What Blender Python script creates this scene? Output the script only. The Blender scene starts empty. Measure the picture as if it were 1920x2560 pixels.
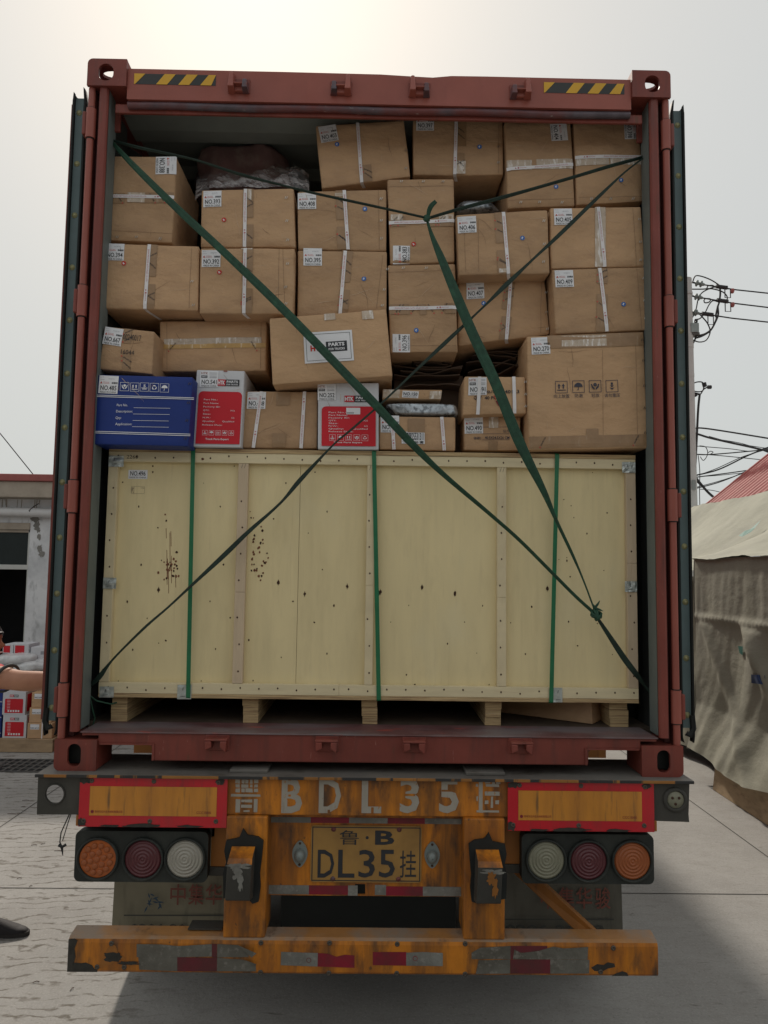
import bpy, bmesh, math, random
from mathutils import Vector, Matrix, noise
from mathutils.geometry import tessellate_polygon
R = math.radians
SC = bpy.context.scene
COL = SC.collection
random.seed(7)

# ------------------------------------------------------------------ camera
CAM_POS = Vector((0.0064, -2.9484, 2.0272))
TILT, YAW, ROLL, FPX = 0.0816, 0.0115, 0.0137, 1850.0
ff = Vector((math.sin(YAW)*math.cos(TILT), math.cos(YAW)*math.cos(TILT), math.sin(TILT)))
r0 = ff.cross(Vector((0, 0, 1))).normalized(); u0 = r0.cross(ff)
rr = r0*math.cos(ROLL) + u0*math.sin(ROLL)
uu = -r0*math.sin(ROLL) + u0*math.cos(ROLL)
cd = bpy.data.cameras.new('camera'); cam = bpy.data.objects.new('camera', cd); COL.objects.link(cam)
m = Matrix((rr, uu, -ff)).transposed().to_4x4(); m.translation = CAM_POS
cam.matrix_world = m
cd.sensor_fit = 'VERTICAL'; cd.sensor_height = 36.0; cd.lens = 36.0*FPX/2560.0
cd.clip_start = 0.05; cd.clip_end = 800
SC.camera = cam
SC.view_settings.view_transform = 'Standard'; SC.view_settings.look = 'None'
SC.view_settings.gamma = 1; SC.view_settings.exposure = 0.15

# ------------------------------------------------------------------ sky and sun (hazy day, sun ahead and a little left)
SUN_EL, SUN_AZ = R(41.5), R(-10.5)
sd = Vector((math.sin(SUN_AZ)*math.cos(SUN_EL), math.cos(SUN_AZ)*math.cos(SUN_EL), math.sin(SUN_EL)))
w = bpy.data.worlds.new('World'); SC.world = w; w.use_nodes = True
nt = w.node_tree; nt.nodes.clear()
N = nt.nodes.new; L = nt.links.new
out = N('ShaderNodeOutputWorld'); bg = N('ShaderNodeBackground'); bg.inputs[1].default_value = 0.1
sky = N('ShaderNodeTexSky'); sky.sky_type = 'NISHITA'; sky.sun_disc = False
sky.sun_elevation = SUN_EL; sky.sun_rotation = SUN_AZ; sky.air_density = 1.5; sky.dust_density = 6; sky.ozone_density = 1
tc = N('ShaderNodeTexCoord')
dot = N('ShaderNodeVectorMath'); dot.operation = 'DOT_PRODUCT'; dot.inputs[1].default_value = sd
L(tc.outputs['Generated'], dot.inputs[0])
mx = N('ShaderNodeMath'); mx.operation = 'MAXIMUM'; mx.inputs[1].default_value = 0; L(dot.outputs['Value'], mx.inputs[0])
pw = N('ShaderNodeMath'); pw.operation = 'POWER'; pw.inputs[1].default_value = 16; L(mx.outputs[0], pw.inputs[0])
sx = N('ShaderNodeSeparateXYZ'); L(tc.outputs['Generated'], sx.inputs[0])
rp = N('ShaderNodeValToRGB'); L(sx.outputs['Z'], rp.inputs[0])
e = rp.color_ramp.elements
e[0].position = 0.0; e[0].color = (0.53, 0.56, 0.56, 1)
e[1].position = 0.6; e[1].color = (0.57, 0.58, 0.57, 1)
glow = N('ShaderNodeMix'); glow.data_type = 'RGBA'; glow.blend_type = 'ADD'
L(pw.outputs[0], glow.inputs[0]); L(rp.outputs[0], glow.inputs[6]); glow.inputs[7].default_value = (0.13, 0.09, 0.055, 1)
sc_ = N('ShaderNodeVectorMath'); sc_.operation = 'SCALE'; sc_.inputs['Scale'].default_value = 10.0
L(glow.outputs[2], sc_.inputs[0])
mixw = N('ShaderNodeMix'); mixw.data_type = 'RGBA'; mixw.inputs[0].default_value = 0.94
L(sky.outputs[0], mixw.inputs[6]); L(sc_.outputs[0], mixw.inputs[7])
L(mixw.outputs[2], bg.inputs[0]); L(bg.outputs[0], out.inputs[0])
sl = bpy.data.lights.new('sun', 'SUN'); sl.energy = 2.5; sl.angle = R(3.0); sl.color = (1.0, 0.91, 0.80)
so = bpy.data.objects.new('sun', sl); COL.objects.link(so)
so.rotation_euler = sd.to_track_quat('Z', 'Y').to_euler(); so.location = sd*30

# ------------------------------------------------------------------ measuring: a photo point at a known depth -> metres
def ray(px, py): return ff + rr*((px-960)/FPX) - uu*((py-1280)/FPX)
def P(px, py, Y=0.0):
    d = ray(px, py); return CAM_POS + d*((Y-CAM_POS.y)/d.y)
def G(px, py, z=0.0):
    d = ray(px, py); return CAM_POS + d*((z-CAM_POS.z)/d.z)
def z_(ox, oy, s): return lambda x, y: (ox+x/s, oy+y/s)
zA = z_(150, 130, 2.37); zB = z_(750, 130, 3.318); zC = z_(1150, 130, 2.765)
zD = z_(220, 600, 2.765); zE = z_(780, 600, 3.318); zF = z_(1150, 600, 3.016)

# ------------------------------------------------------------------ materials
MAT = {}
def mat(name, col, rough=0.6, metal=0.0, var=0.12, scale=6, layers=(), bump=0.0, dents=0, bscale=120, bstretch=(1, 1, 1), rnd=0.0, spec=0.4, stretch=(1, 1, 1), coat=0, rvar=0, alpha=1, trans=0):
    m = bpy.data.materials.new(name); m.use_nodes = True; MAT[name] = m
    t = m.node_tree; n = t.nodes; l = t.links; b = n['Principled BSDF']
    b.inputs['Roughness'].default_value = rough; b.inputs['Metallic'].default_value = metal
    b.inputs['Specular IOR Level'].default_value = spec; b.inputs['Coat Weight'].default_value = coat
    b.inputs['Alpha'].default_value = alpha; b.inputs['Transmission Weight'].default_value = trans
    tcn = n.new('ShaderNodeTexCoord')
    def nz(sc, st, seed, det=5, rgh=.6):
        mp = n.new('ShaderNodeMapping'); mp.inputs['Scale'].default_value = st; mp.inputs['Location'].default_value = (seed, seed*1.7, seed*.6)
        l.new(tcn.outputs['Object'], mp.inputs[0])
        x = n.new('ShaderNodeTexNoise'); x.inputs['Scale'].default_value = sc; x.inputs['Detail'].default_value = det; x.inputs['Roughness'].default_value = rgh
        l.new(mp.outputs[0], x.inputs['Vector']); return x.outputs['Fac']
    def mixc(f, a, c):
        x = n.new('ShaderNodeMix'); x.data_type = 'RGBA'; l.new(f, x.inputs[0])
        if isinstance(a, tuple): x.inputs[6].default_value = (*a, 1)
        else: l.new(a, x.inputs[6])
        x.inputs[7].default_value = (*c, 1); return x.outputs[2]
    def mr(f, lo, hi, tlo=0., thi=1.):
        x = n.new('ShaderNodeMapRange'); l.new(f, x.inputs[0]); x.inputs[1].default_value = lo; x.inputs[2].default_value = hi
        x.inputs[3].default_value = tlo; x.inputs[4].default_value = thi; return x.outputs[0]
    c = mixc(mr(nz(scale, stretch, 3.1), .3, .7), tuple(v*(1-var) for v in col), tuple(min(1, v*(1+var)) for v in col))
    for i, (lc, ls, lo, hi, st, amt) in enumerate(layers):
        c = mixc(mr(nz(ls, st, 11.3*(i+1)), lo, hi, 0, amt), c, lc)
    if rnd:
        oi = n.new('ShaderNodeObjectInfo'); hs = n.new('ShaderNodeHueSaturation')
        l.new(mr(oi.outputs['Random'], 0, 1, 1-rnd, 1+rnd), hs.inputs['Value']); l.new(c, hs.inputs['Color']); c = hs.outputs[0]
    l.new(c, b.inputs['Base Color'])
    if rvar:
        l.new(mr(nz(scale*2, stretch, 7), .3, .7, rough-rvar, rough+rvar), b.inputs['Roughness'])
    if name == 'film':
        l.new(mr(nz(14, (.5, 1, 1.6), 2, 6, .7), .40, .72, .06, .80), b.inputs['Alpha'])
    if bump:
        bp = n.new('ShaderNodeBump'); bp.inputs['Strength'].default_value = bump; bp.inputs['Distance'].default_value = 0.004
        l.new(nz(bscale, bstretch, 1.3, 4), bp.inputs['Height']); l.new(bp.outputs[0], b.inputs['Normal'])
        if dents:
            b2 = n.new('ShaderNodeBump'); b2.inputs['Strength'].default_value = dents; b2.inputs['Distance'].default_value = .03
            l.new(nz(6, (1, 1, 1.6), 5.5, 6, .55), b2.inputs['Height']); l.new(b2.outputs[0], bp.inputs['Normal'])
    return m
DK = (.018, .017, .015)
RUST = (.085, .035, .015)
mat('card', (.52, .335, .195), .82, dents=.65, var=.05, scale=3, layers=[((.39, .25, .155), 7, .45, .72, (1, 1, 2.5), .6), ((.29, .185, .11), 10, .60, .78, (1, 1, 1), .5), ((.50, .36, .25), 25, .62, .72, (1, 1, 4), .5)], bump=.2, bscale=90, bstretch=(4, 1, .5), rnd=.12, spec=.25)
mat('card_light', (.55, .355, .205), .82, dents=.65, var=.06, scale=3, layers=[((.42, .28, .165), 9, .5, .75, (1, 1, 2), .5)], bump=.14, bscale=90, bstretch=(1, 1, 3), rnd=.05, spec=.25)
mat('card_shade', (.09, .058, .04), .85, var=.15, bump=.2, bscale=60, rnd=.1)  # cardboard darkened to paint the shade between the rows
mat('crease_shade', (.24, .15, .09), .9, var=.2)  # dark stroke colour for folds and the shaded wrinkles
mat('card_highlight', (.58, .43, .30), .8, var=.1)  # pale stroke colour for painted wrinkle highlights
mat('tape_brown', (.33, .205, .11), .45, var=.10, scale=20, layers=[((.48, .38, .28), 40, .60, .72, (1, 1, .3), .5)], bump=.35, bscale=60, spec=.5)
mat('tape_clear', (.52, .42, .32), .2, var=.1, scale=30, layers=[((.80, .76, .72), 70, .52, .62, (1, 1, .25), .85), ((.25, .16, .10), 45, .6, .7, (.5, 1, 1), .6)], bump=.6, bscale=80, spec=.7)  # pale streak layer paints glare into the tape colour
mat('tape_yellow', (.55, .33, .10), .35, var=.15, scale=20, layers=[((.75, .62, .42), 60, .56, .62, (1, 1, .2), .8)], bump=.3, spec=.6)
mat('paper', (.78, .79, .82), .5, var=.03)
mat('ink', (.03, .032, .038), .6, var=.1)
mat('ink_faint', (.22, .17, .14), .7, var=.2)
mat('ink_grey', (.30, .31, .34), .6)
mat('ink_blue', (.05, .055, .08), .7, var=.2, layers=[((.30, .21, .13), 300, .58, .66, (1, 1, 1), .5)])
mat('ink_red', (.55, .09, .07), .6)
mat('strap_white', (.80, .78, .79), .45, var=.05)
mat('strap_ink', (.52, .20, .22), .6)
mat('sticker_red', (.55, .03, .02), .4)
mat('sticker_blue', (.03, .15, .48), .4)
mat('staple_metal', (.62, .60, .55), .3, 1.0)
mat('staple_dark', (.10, .085, .07), .5, .5)
mat('box_blue', (.008, .032, .20), .55, var=.08, bump=.1, bscale=60, layers=[((.02, .045, .17), 25, .6, .8, (1, 1, 3), .5)])
mat('box_white', (.60, .61, .64), .5, var=.04, layers=[((.45, .45, .47), 12, .6, .8, (1, 1, 2), .4)], bump=.1, bscale=60)
mat('box_red', (.58, .012, .025), .5, var=.06)
mat('ceiling', (.27, .30, .28), .5, var=.08)
mat('ply', (.74, .62, .35), .62, var=.05, scale=3, stretch=(3, 1, .7), layers=[((.58, .48, .27), 5, .50, .75, (3, 1, .3), .4), ((.50, .40, .23), 22, .60, .78, (3, 1, .15), .3), ((.56, .46, .26), 9, .52, .8, (2, 1, .6), .4), ((.72, .64, .42), 4, .55, .8, (1, 1, .6), .5)], bump=.08, bscale=60, bstretch=(4, 1, .5))
mat('batten', (.66, .56, .36), .65, var=.08, scale=10, layers=[((.50, .37, .22), 16, .56, .78, (5, 1, .5), .5)], bump=.1, bscale=60)
mat('batten_pink', (.57, .45, .31), .65, var=.08, scale=10, stretch=(4, 1, .5), layers=[((.43, .31, .20), 16, .56, .78, (5, 1, .4), .5)], bump=.1, bscale=60)
mat('rail_wood', (.69, .595, .385), .65, var=.08, scale=10, stretch=(.5, 1, 4), layers=[((.52, .40, .23), 12, .58, .78, (.5, 1, 6), .5)], bump=.1, bscale=60)
mat('ply_edge', (.47, .34, .18), .8, var=.3, scale=4, stretch=(1, 1, 40), layers=[((.22, .13, .07), 5, .5, .6, (1, 1, 45), .8), ((.55, .45, .28), 8, .6, .75, (1, 1, 20), .6)], bump=.4, bscale=40, bstretch=(1, 1, 5))
mat('knot', (.055, .025, .014), .8, var=.3, scale=60)
mat('stain_rust', (.17, .06, .03), .8, var=.4, scale=80)
mat('zinc', (.50, .54, .52), .38, .75, var=.12, scale=30, bump=.3, bscale=40)
mat('band_green', (.010, .145, .060), .38, var=.12, scale=20, spec=.5)
mat('webbing_dark', (.010, .026, .018), .65, var=.3, scale=40, bump=.5, bscale=260)
mat('webbing', (.015, .060, .034), .62, var=.25, scale=40, bump=.5, bscale=260, layers=[((.03, .11, .06), 20, .55, .7, (1, 1, 1), .6)])
mat('cont_red', (.20, .045, .032), .5, var=.15, scale=4, layers=[((.30, .085, .065), 5, .52, .75, (1, 1, .3), .5), ((.09, .035, .03), 7, .52, .74, (3, 3, .35), .7), ((.11, .055, .03), 16, .60, .70, (2, 2, .35), .6), ((.42, .24, .20), 60, .68, .72, (3, 3, .3), .6)], bump=.15, bscale=30, rvar=.1)
mat('cont_red_clean', (.30, .085, .062), .45, var=.10, scale=4, layers=[((.22, .06, .045), 7, .6, .8, (2, 2, .5), .5), ((.45, .22, .18), 50, .70, .75, (4, 4, .2), .5)], bump=.12, bscale=30, rvar=.1)
mat('cont_red_shade', (.09, .026, .022), .55, var=.15, scale=5)  # container red darkened to paint the shade in the post recess
mat('worn_steel', (.105, .085, .10), .45, .2, var=.3, scale=14, layers=[((.17, .045, .04), 7, .42, .6, (.6, 1, 1), .9), ((.38, .34, .32), 60, .66, .7, (.4, 1, 1), .6)], bump=.2)
mat('sill_top', (.15, .07, .07), .5, .1, var=.3, scale=9, layers=[((.20, .19, .20), 5, .45, .65, (.5, 1, 1), .7), ((.38, .07, .05), 11, .63, .68, (.4, 1, 1), .7), ((.45, .42, .40), 70, .68, .72, (.5, 1, 1), .6)], bump=.2)
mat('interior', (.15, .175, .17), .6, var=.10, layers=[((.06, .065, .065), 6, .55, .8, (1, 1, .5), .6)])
mat('interior_shade', (.06, .064, .062), .6)  # interior grey darkened to paint the shade along the side walls
mat('floor_wood', (.10, .075, .055), .8, var=.3, layers=[(DK, 5, .5, .7, (1, 1, 1), .5)])
mat('gasket', (.10, .145, .150), .5, var=.12, scale=8, layers=[((.11, .12, .12), 20, .6, .8, (1, 1, .4), .5)])
mat('rubber', (.014, .016, .015), .6, var=.2)
mat('rivet', (.30, .29, .15), .5, .2)
mat('hz_yellow', (.66, .37, .03), .5, var=.06)
mat('hz_black', (.035, .037, .037), .5)
mat('orange', (.58, .20, .014), .5, var=.18, scale=5, layers=[((.24, .075, .014), 5, .42, .66, (2, 2, .5), .8), ((.10, .048, .02), 5, .42, .70, (3.5, 2.5, .3), .85), ((.035, .030, .025), 9, .50, .70, (2.0, 1, .7), .85), ((.04, .03, .02), 40, .66, .72, (1, 1, .8), .7)], bump=.25, bscale=35, rvar=.12)
mat('orange_dull', (.33, .125, .022), .55, var=.15, scale=4, layers=[((.23, .095, .02), 4, .45, .7, (2, 2, .4), .8), ((.07, .045, .02), 8, .6, .76, (2.5, 2.5, .4), .7)], bump=.2, bscale=35)
mat('orange_top', (.36, .17, .055), .5, var=.2, scale=7, layers=[((.25, .21, .17), 6, .42, .62, (1, 1, 1), .8), ((.09, .05, .03), 14, .6, .7, (1, 1, 1), .6)], bump=.2)
mat('grime', (.035, .032, .027), .75, var=.3, scale=30, bump=.4, bscale=60)
mat('steel_dark', (.055, .053, .046), .6, .2, var=.2, scale=7, layers=[((.16, .09, .05), 8, .62, .72, (1, 1, 1), .5), ((.10, .095, .08), 5, .5, .7, (1, 1, .5), .5)], bump=.2, bscale=50)
mat('deck', (.16, .15, .135), .6, .1, var=.2, scale=5, layers=[((.24, .21, .17), 6, .5, .7, (.5, 1, 1), .6), ((.07, .055, .04), 9, .55, .7, (.7, 1, 1), .7)], bump=.2)
mat('deck_edge', (.30, .13, .03), .6, var=.2, layers=[((.03, .03, .03), 11, .47, .5, (1, 1, .1), 1)])
mat('paint_white', (.36, .33, .28), .7, var=.1, layers=[((.38, .15, .03), 70, .62, .66, (1, 1, .5), .8), ((.25, .20, .15), 20, .6, .7, (2, 1, .4), .5)])
mat('refl_red', (.52, .006, .018), .32, var=.1, layers=[((.25, .03, .03), 6, .48, .74, (2, 1, .35), .8), ((.06, .03, .03), 14, .60, .72, (2.5, 1, .35), .7)], coat=.3)
mat('refl_amber', (.58, .235, .028), .34, var=.08, layers=[((.36, .14, .025), 5, .45, .7, (3, 1, .35), .8), ((.12, .07, .03), 10, .58, .70, (4, 1, .3), .8)], coat=.3)
mat('tape_faded', (.14, .135, .115), .6, var=.2, scale=12, layers=[((.07, .06, .045), 6, .42, .7, (1, 1, 1), .8), ((.27, .25, .22), 40, .56, .68, (1, 1, 1), .5)], bump=.5, bscale=70)
mat('tape_red_faded', (.13, .018, .026), .5, var=.15, layers=[((.06, .03, .025), 9, .45, .7, (1, 1, 1), .8)])
mat('tape_red', (.24, .012, .028), .4, var=.15, layers=[((.09, .03, .03), 9, .45, .7, (1, 1, 1), .8)])
mat('tape_silver', (.22, .22, .20), .5, var=.2, scale=12, layers=[((.10, .09, .075), 6, .40, .72, (1, 1, 1), .75), ((.34, .32, .29), 50, .56, .66, (1, 1, 1), .35)], bump=.5, bscale=70)
mat('plate_yellow', (.38, .215, .06), .5, var=.08, layers=[((.22, .12, .04), 7, .5, .75, (1, 1, 1), .6)])
mat('lamp_black', (.022, .026, .023), .6, var=.2, layers=[((.055, .06, .05), 8, .5, .75, (1, 1, 1), .6)], bump=.15)
mat('lens_amber', (.46, .11, .018), .3, var=.1, layers=[((.30, .10, .03), 20, .5, .75, (1, 1, 1), .5)], spec=.5)
mat('lens_amber_dim', (.33, .095, .03), .35, var=.1)
mat('lens_red', (.10, .022, .028), .3, var=.15, spec=.5)
mat('lens_white', (.36, .34, .29), .32, var=.1, layers=[((.28, .27, .22), 15, .5, .75, (1, 1, 1), .6)], spec=.5)
mat('lens_dull', (.24, .235, .17), .35, var=.1, layers=[((.15, .15, .11), 15, .5, .75, (1, 1, 1), .6)])
mat('lamp_grey', (.22, .25, .24), .35, .2, var=.15)
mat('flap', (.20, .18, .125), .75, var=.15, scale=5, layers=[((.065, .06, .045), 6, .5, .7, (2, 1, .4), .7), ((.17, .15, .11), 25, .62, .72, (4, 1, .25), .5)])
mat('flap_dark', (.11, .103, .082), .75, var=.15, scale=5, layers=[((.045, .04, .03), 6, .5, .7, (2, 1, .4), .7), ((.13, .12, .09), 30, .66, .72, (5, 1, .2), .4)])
mat('flap_red', (.17, .055, .04), .7, var=.2)
mat('flap_blue', (.025, .055, .09), .7, var=.2)
mat('flap_ink', (.045, .045, .04), .7)
mat('tyre', (.022, .022, .021), .8, var=.2, bump=.3)
mat('concrete_wall', (.70, .72, .74), .85, var=.06, scale=2, layers=[((.40, .42, .44), 3, .45, .7, (1, 1, 1), .7), ((.27, .28, .29), 7, .56, .70, (1, 1, .4), .7), ((.70, .69, .66), 5, .6, .75, (1, 1, .5), .5)], bump=.25, bscale=40)
mat('eave', (.38, .33, .27), .85, var=.1, layers=[((.25, .21, .17), 6, .5, .75, (1, 1, 1), .5)])
mat('fascia', (.30, .085, .075), .6, var=.12)
mat('pvc', (.58, .58, .58), .4, var=.06)
mat('frame_white', (.50, .51, .49), .5, var=.06)
mat('glass_dark', (.02, .028, .03), .06, var=.1, spec=.6)
mat('shade_black', (.012, .012, .013), .9)  # near-black standing in for shade in the room, the slots and the shelter
mat('canvas', (.35, .345, .275), .85, dents=.3, var=.08, scale=3, layers=[((.29, .285, .24), 3, .5, .72, (1, 1, .5), .6), ((.42, .38, .30), 8, .6, .75, (1, 1, .5), .4)], bump=.3, bscale=30)
mat('canvas_dark', (.17, .155, .12), .85, var=.1, bump=.3, bscale=30)
mat('patch_green', (.02, .13, .10), .6, var=.15)
mat('patch_blue', (.035, .06, .15), .7, var=.15)
mat('roof_red', (.36, .09, .08), .6, var=.12, scale=3, layers=[((.45, .22, .18), 6, .55, .75, (1, .3, 1), .5), ((.22, .06, .05), 5, .6, .8, (1, 1, 1), .5)])
mat('spall', (.22, .215, .20), .9, var=.2)
mat('brick_grey', (.30, .26, .21), .9, var=.2, bump=.3)
mat('board_wood', (.46, .34, .21), .8, var=.15, scale=5, stretch=(1, 1, 3), layers=[((.19, .13, .08), 7, .5, .75, (1, 1, 3), .6)], bump=.3)
mat('pole_concrete', (.42, .42, .40), .8, var=.06)
mat('blocker_wall', (.10, .105, .10), .85, var=.1)  # for the added light-blocking wall out of view
mat('cable', (.02, .02, .021), .6)
mat('porcelain', (.16, .19, .18), .35)
mat('skin', (.46, .225, .135), .5, var=.06, scale=10, layers=[((.34, .14, .085), 9, .45, .75, (1, 1, 1), .6)], bump=.15, bscale=60)
mat('hair', (.012, .010, .010), .5)
mat('lips', (.32, .12, .10), .5)
mat('eye_white', (.7, .7, .68), .3)
mat('cloth_red', (.50, .025, .035), .8, var=.1, bump=.2)
mat('cloth_grey', (.09, .11, .11), .8, var=.1)
mat('trousers', (.03, .031, .036), .85, var=.15, bump=.2)
mat('shoe_dark', (.016, .014, .015), .7, var=.15, bump=.3, bscale=200)
mat('shoe_sole', (.035, .032, .03), .8, var=.15)
mat('quilt', (.19, .11, .105), .9, var=.2, scale=12, layers=[((.25, .19, .17), 12, .52, .68, (1, 1, 1), .7)], bump=.5, bscale=40)
mat('film', (.80, .77, .78), .18, var=.08, scale=15, alpha=.30, bump=.9, bscale=18, spec=.9)
mat('foil', (.42, .46, .50), .26, .55, var=.3, scale=25, layers=[((.08, .09, .10), 26, .52, .60, (1.4, 1, 1), .75), ((.72, .76, .82), 45, .60, .68, (1, 1, 1), .7)], bump=.7, bscale=26)
mat('film_white', (.58, .585, .59), .25, var=.1, scale=12, bump=.9, bscale=20, layers=[((.40, .41, .43), 15, .5, .7, (1, 1, 1), .6)], spec=.6)
mat('pallet_wood', (.38, .27, .165), .85, var=.15, scale=5, stretch=(1, 1, 3), layers=[((.22, .15, .09), 7, .5, .75, (1, 1, 3), .6)])
mat('iron', (.10, .10, .095), .6, .4, var=.2)

def ground_mat():
    m = bpy.data.materials.new('yard_concrete'); m.use_nodes = True; MAT['ground'] = m
    t = m.node_tree; n = t.nodes; l = t.links; b = n['Principled BSDF']; b.inputs['Roughness'].default_value = .88
    tcn = n.new('ShaderNodeTexCoord')
    def noise_(sc, st=(1, 1, 1), det=6, seed=0., dist=0.):
        mp = n.new('ShaderNodeMapping'); mp.inputs['Scale'].default_value = st; mp.inputs['Location'].default_value = (seed, seed, 0)
        l.new(tcn.outputs['Object'], mp.inputs[0]); x = n.new('ShaderNodeTexNoise'); x.inputs['Scale'].default_value = sc
        x.inputs['Detail'].default_value = det; x.inputs['Roughness'].default_value = .62; x.inputs['Distortion'].default_value = dist
        l.new(mp.outputs[0], x.inputs[0]); return x.outputs['Fac']
    def mr(f, a, c, d=0., e=1.):
        x = n.new('ShaderNodeMapRange'); l.new(f, x.inputs[0])
        for i, v in enumerate((a, c, d, e)): x.inputs[i+1].default_value = v
        return x.outputs[0]
    def mul(a, c):
        x = n.new('ShaderNodeMath'); x.operation = 'MULTIPLY'; l.new(a, x.inputs[0])
        if isinstance(c, float): x.inputs[1].default_value = c
        else: l.new(c, x.inputs[1])
        return x.outputs[0]
    def mixc(f, a, c):
        x = n.new('ShaderNodeMix'); x.data_type = 'RGBA'; l.new(f, x.inputs[0])
        if isinstance(a, tuple): x.inputs[6].default_value = (*a, 1)
        else: l.new(a, x.inputs[6])
        x.inputs[7].default_value = (*c, 1); return x.outputs[2]
    c = mixc(mr(noise_(1.2, seed=2), .3, .7), (.265, .257, .242), (.35, .34, .32))
    c = mixc(mr(noise_(7, seed=5), .45, .75, 0, .45), c, (.23, .215, .195))
    c = mixc(mr(noise_(90, det=3, seed=9), .52, .72, 0, .45), c, (.46, .44, .40))
    c = mixc(mr(noise_(60, det=3, seed=4), .56, .72, 0, .5), c, (.17, .155, .135))
    # arcs of dried mud left by tyre treads, mainly on the left of the truck
    wv = n.new('ShaderNodeTexWave'); wv.wave_type = 'BANDS'; wv.bands_direction = 'Y'
    wv.inputs['Scale'].default_value = 3.4; wv.inputs['Distortion'].default_value = 8.5; wv.inputs['Detail'].default_value = 4; wv.inputs['Detail Scale'].default_value = 2.2
    mp = n.new('ShaderNodeMapping'); mp.inputs['Scale'].default_value = (.55, 1, 1); mp.inputs['Rotation'].default_value = (0, 0, R(-8)); l.new(tcn.outputs['Object'], mp.inputs[0]); l.new(mp.outputs[0], wv.inputs[0])
    wf = mr(wv.outputs['Fac'], .84, .98, 0, 1)
    sp = n.new('ShaderNodeSeparateXYZ'); l.new(tcn.outputs['Object'], sp.inputs[0])
    leftm = mr(sp.outputs['X'], -.9, -1.3, .12, 1)
    brk = mr(noise_(13, (1, 1.6, 1), seed=21), .40, .56)
    c = mixc(mul(mul(mul(wf, leftm), brk), .85), c, (.10, .085, .065))
    dk = mul(mr(noise_(16, (.35, 1.6, 1), seed=31, dist=.6), .64, .72), .6)
    c = mixc(dk, c, (.09, .078, .062))
    lt = mul(mr(noise_(22, (.5, 1.3, 1), seed=44), .68, .75), .5)
    c = mixc(lt, c, (.55, .53, .50))
    l.new(c, b.inputs['Base Color'])
    bp = n.new('ShaderNodeBump'); bp.inputs['Strength'].default_value = .5; bp.inputs['Distance'].default_value = .006
    l.new(noise_(45, det=6, seed=1), bp.inputs['Height']); l.new(bp.outputs[0], b.inputs['Normal'])
ground_mat()

# ------------------------------------------------------------------ mesh helpers
def prop(o, label=None, cat=None, group=None, kind=None):
    if label: o['label'] = label
    if cat: o['category'] = cat
    if group: o['group'] = group
    if kind: o['kind'] = kind
    return o
def empty(name, loc, label, cat, group=None):
    o = bpy.data.objects.new(name, None); COL.objects.link(o); o.location = loc; o.empty_display_size = .1
    return prop(o, label, cat, group)
_tc = {}
def text_mesh(s, bold=0.0):
    k = (s, bold)
    if k in _tc: return _tc[k]
    cu = bpy.data.curves.new('t', 'FONT'); cu.body = s; cu.size = 1.0; cu.resolution_u = 2; cu.offset = bold; cu.dimensions = '2D'; cu.fill_mode = 'FRONT'
    ob = bpy.data.objects.new('t', cu); me = bpy.data.meshes.new_from_object(ob)
    v = [(p.co.x, p.co.y) for p in me.vertices]; f = [tuple(p.vertices) for p in me.polygons]
    bpy.data.objects.remove(ob); bpy.data.curves.remove(cu); bpy.data.meshes.remove(me)
    xs = [a for a, _ in v]; ys = [b for _, b in v]
    _tc[k] = (v, f, min(xs), max(xs), min(ys), max(ys)); return _tc[k]
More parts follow.
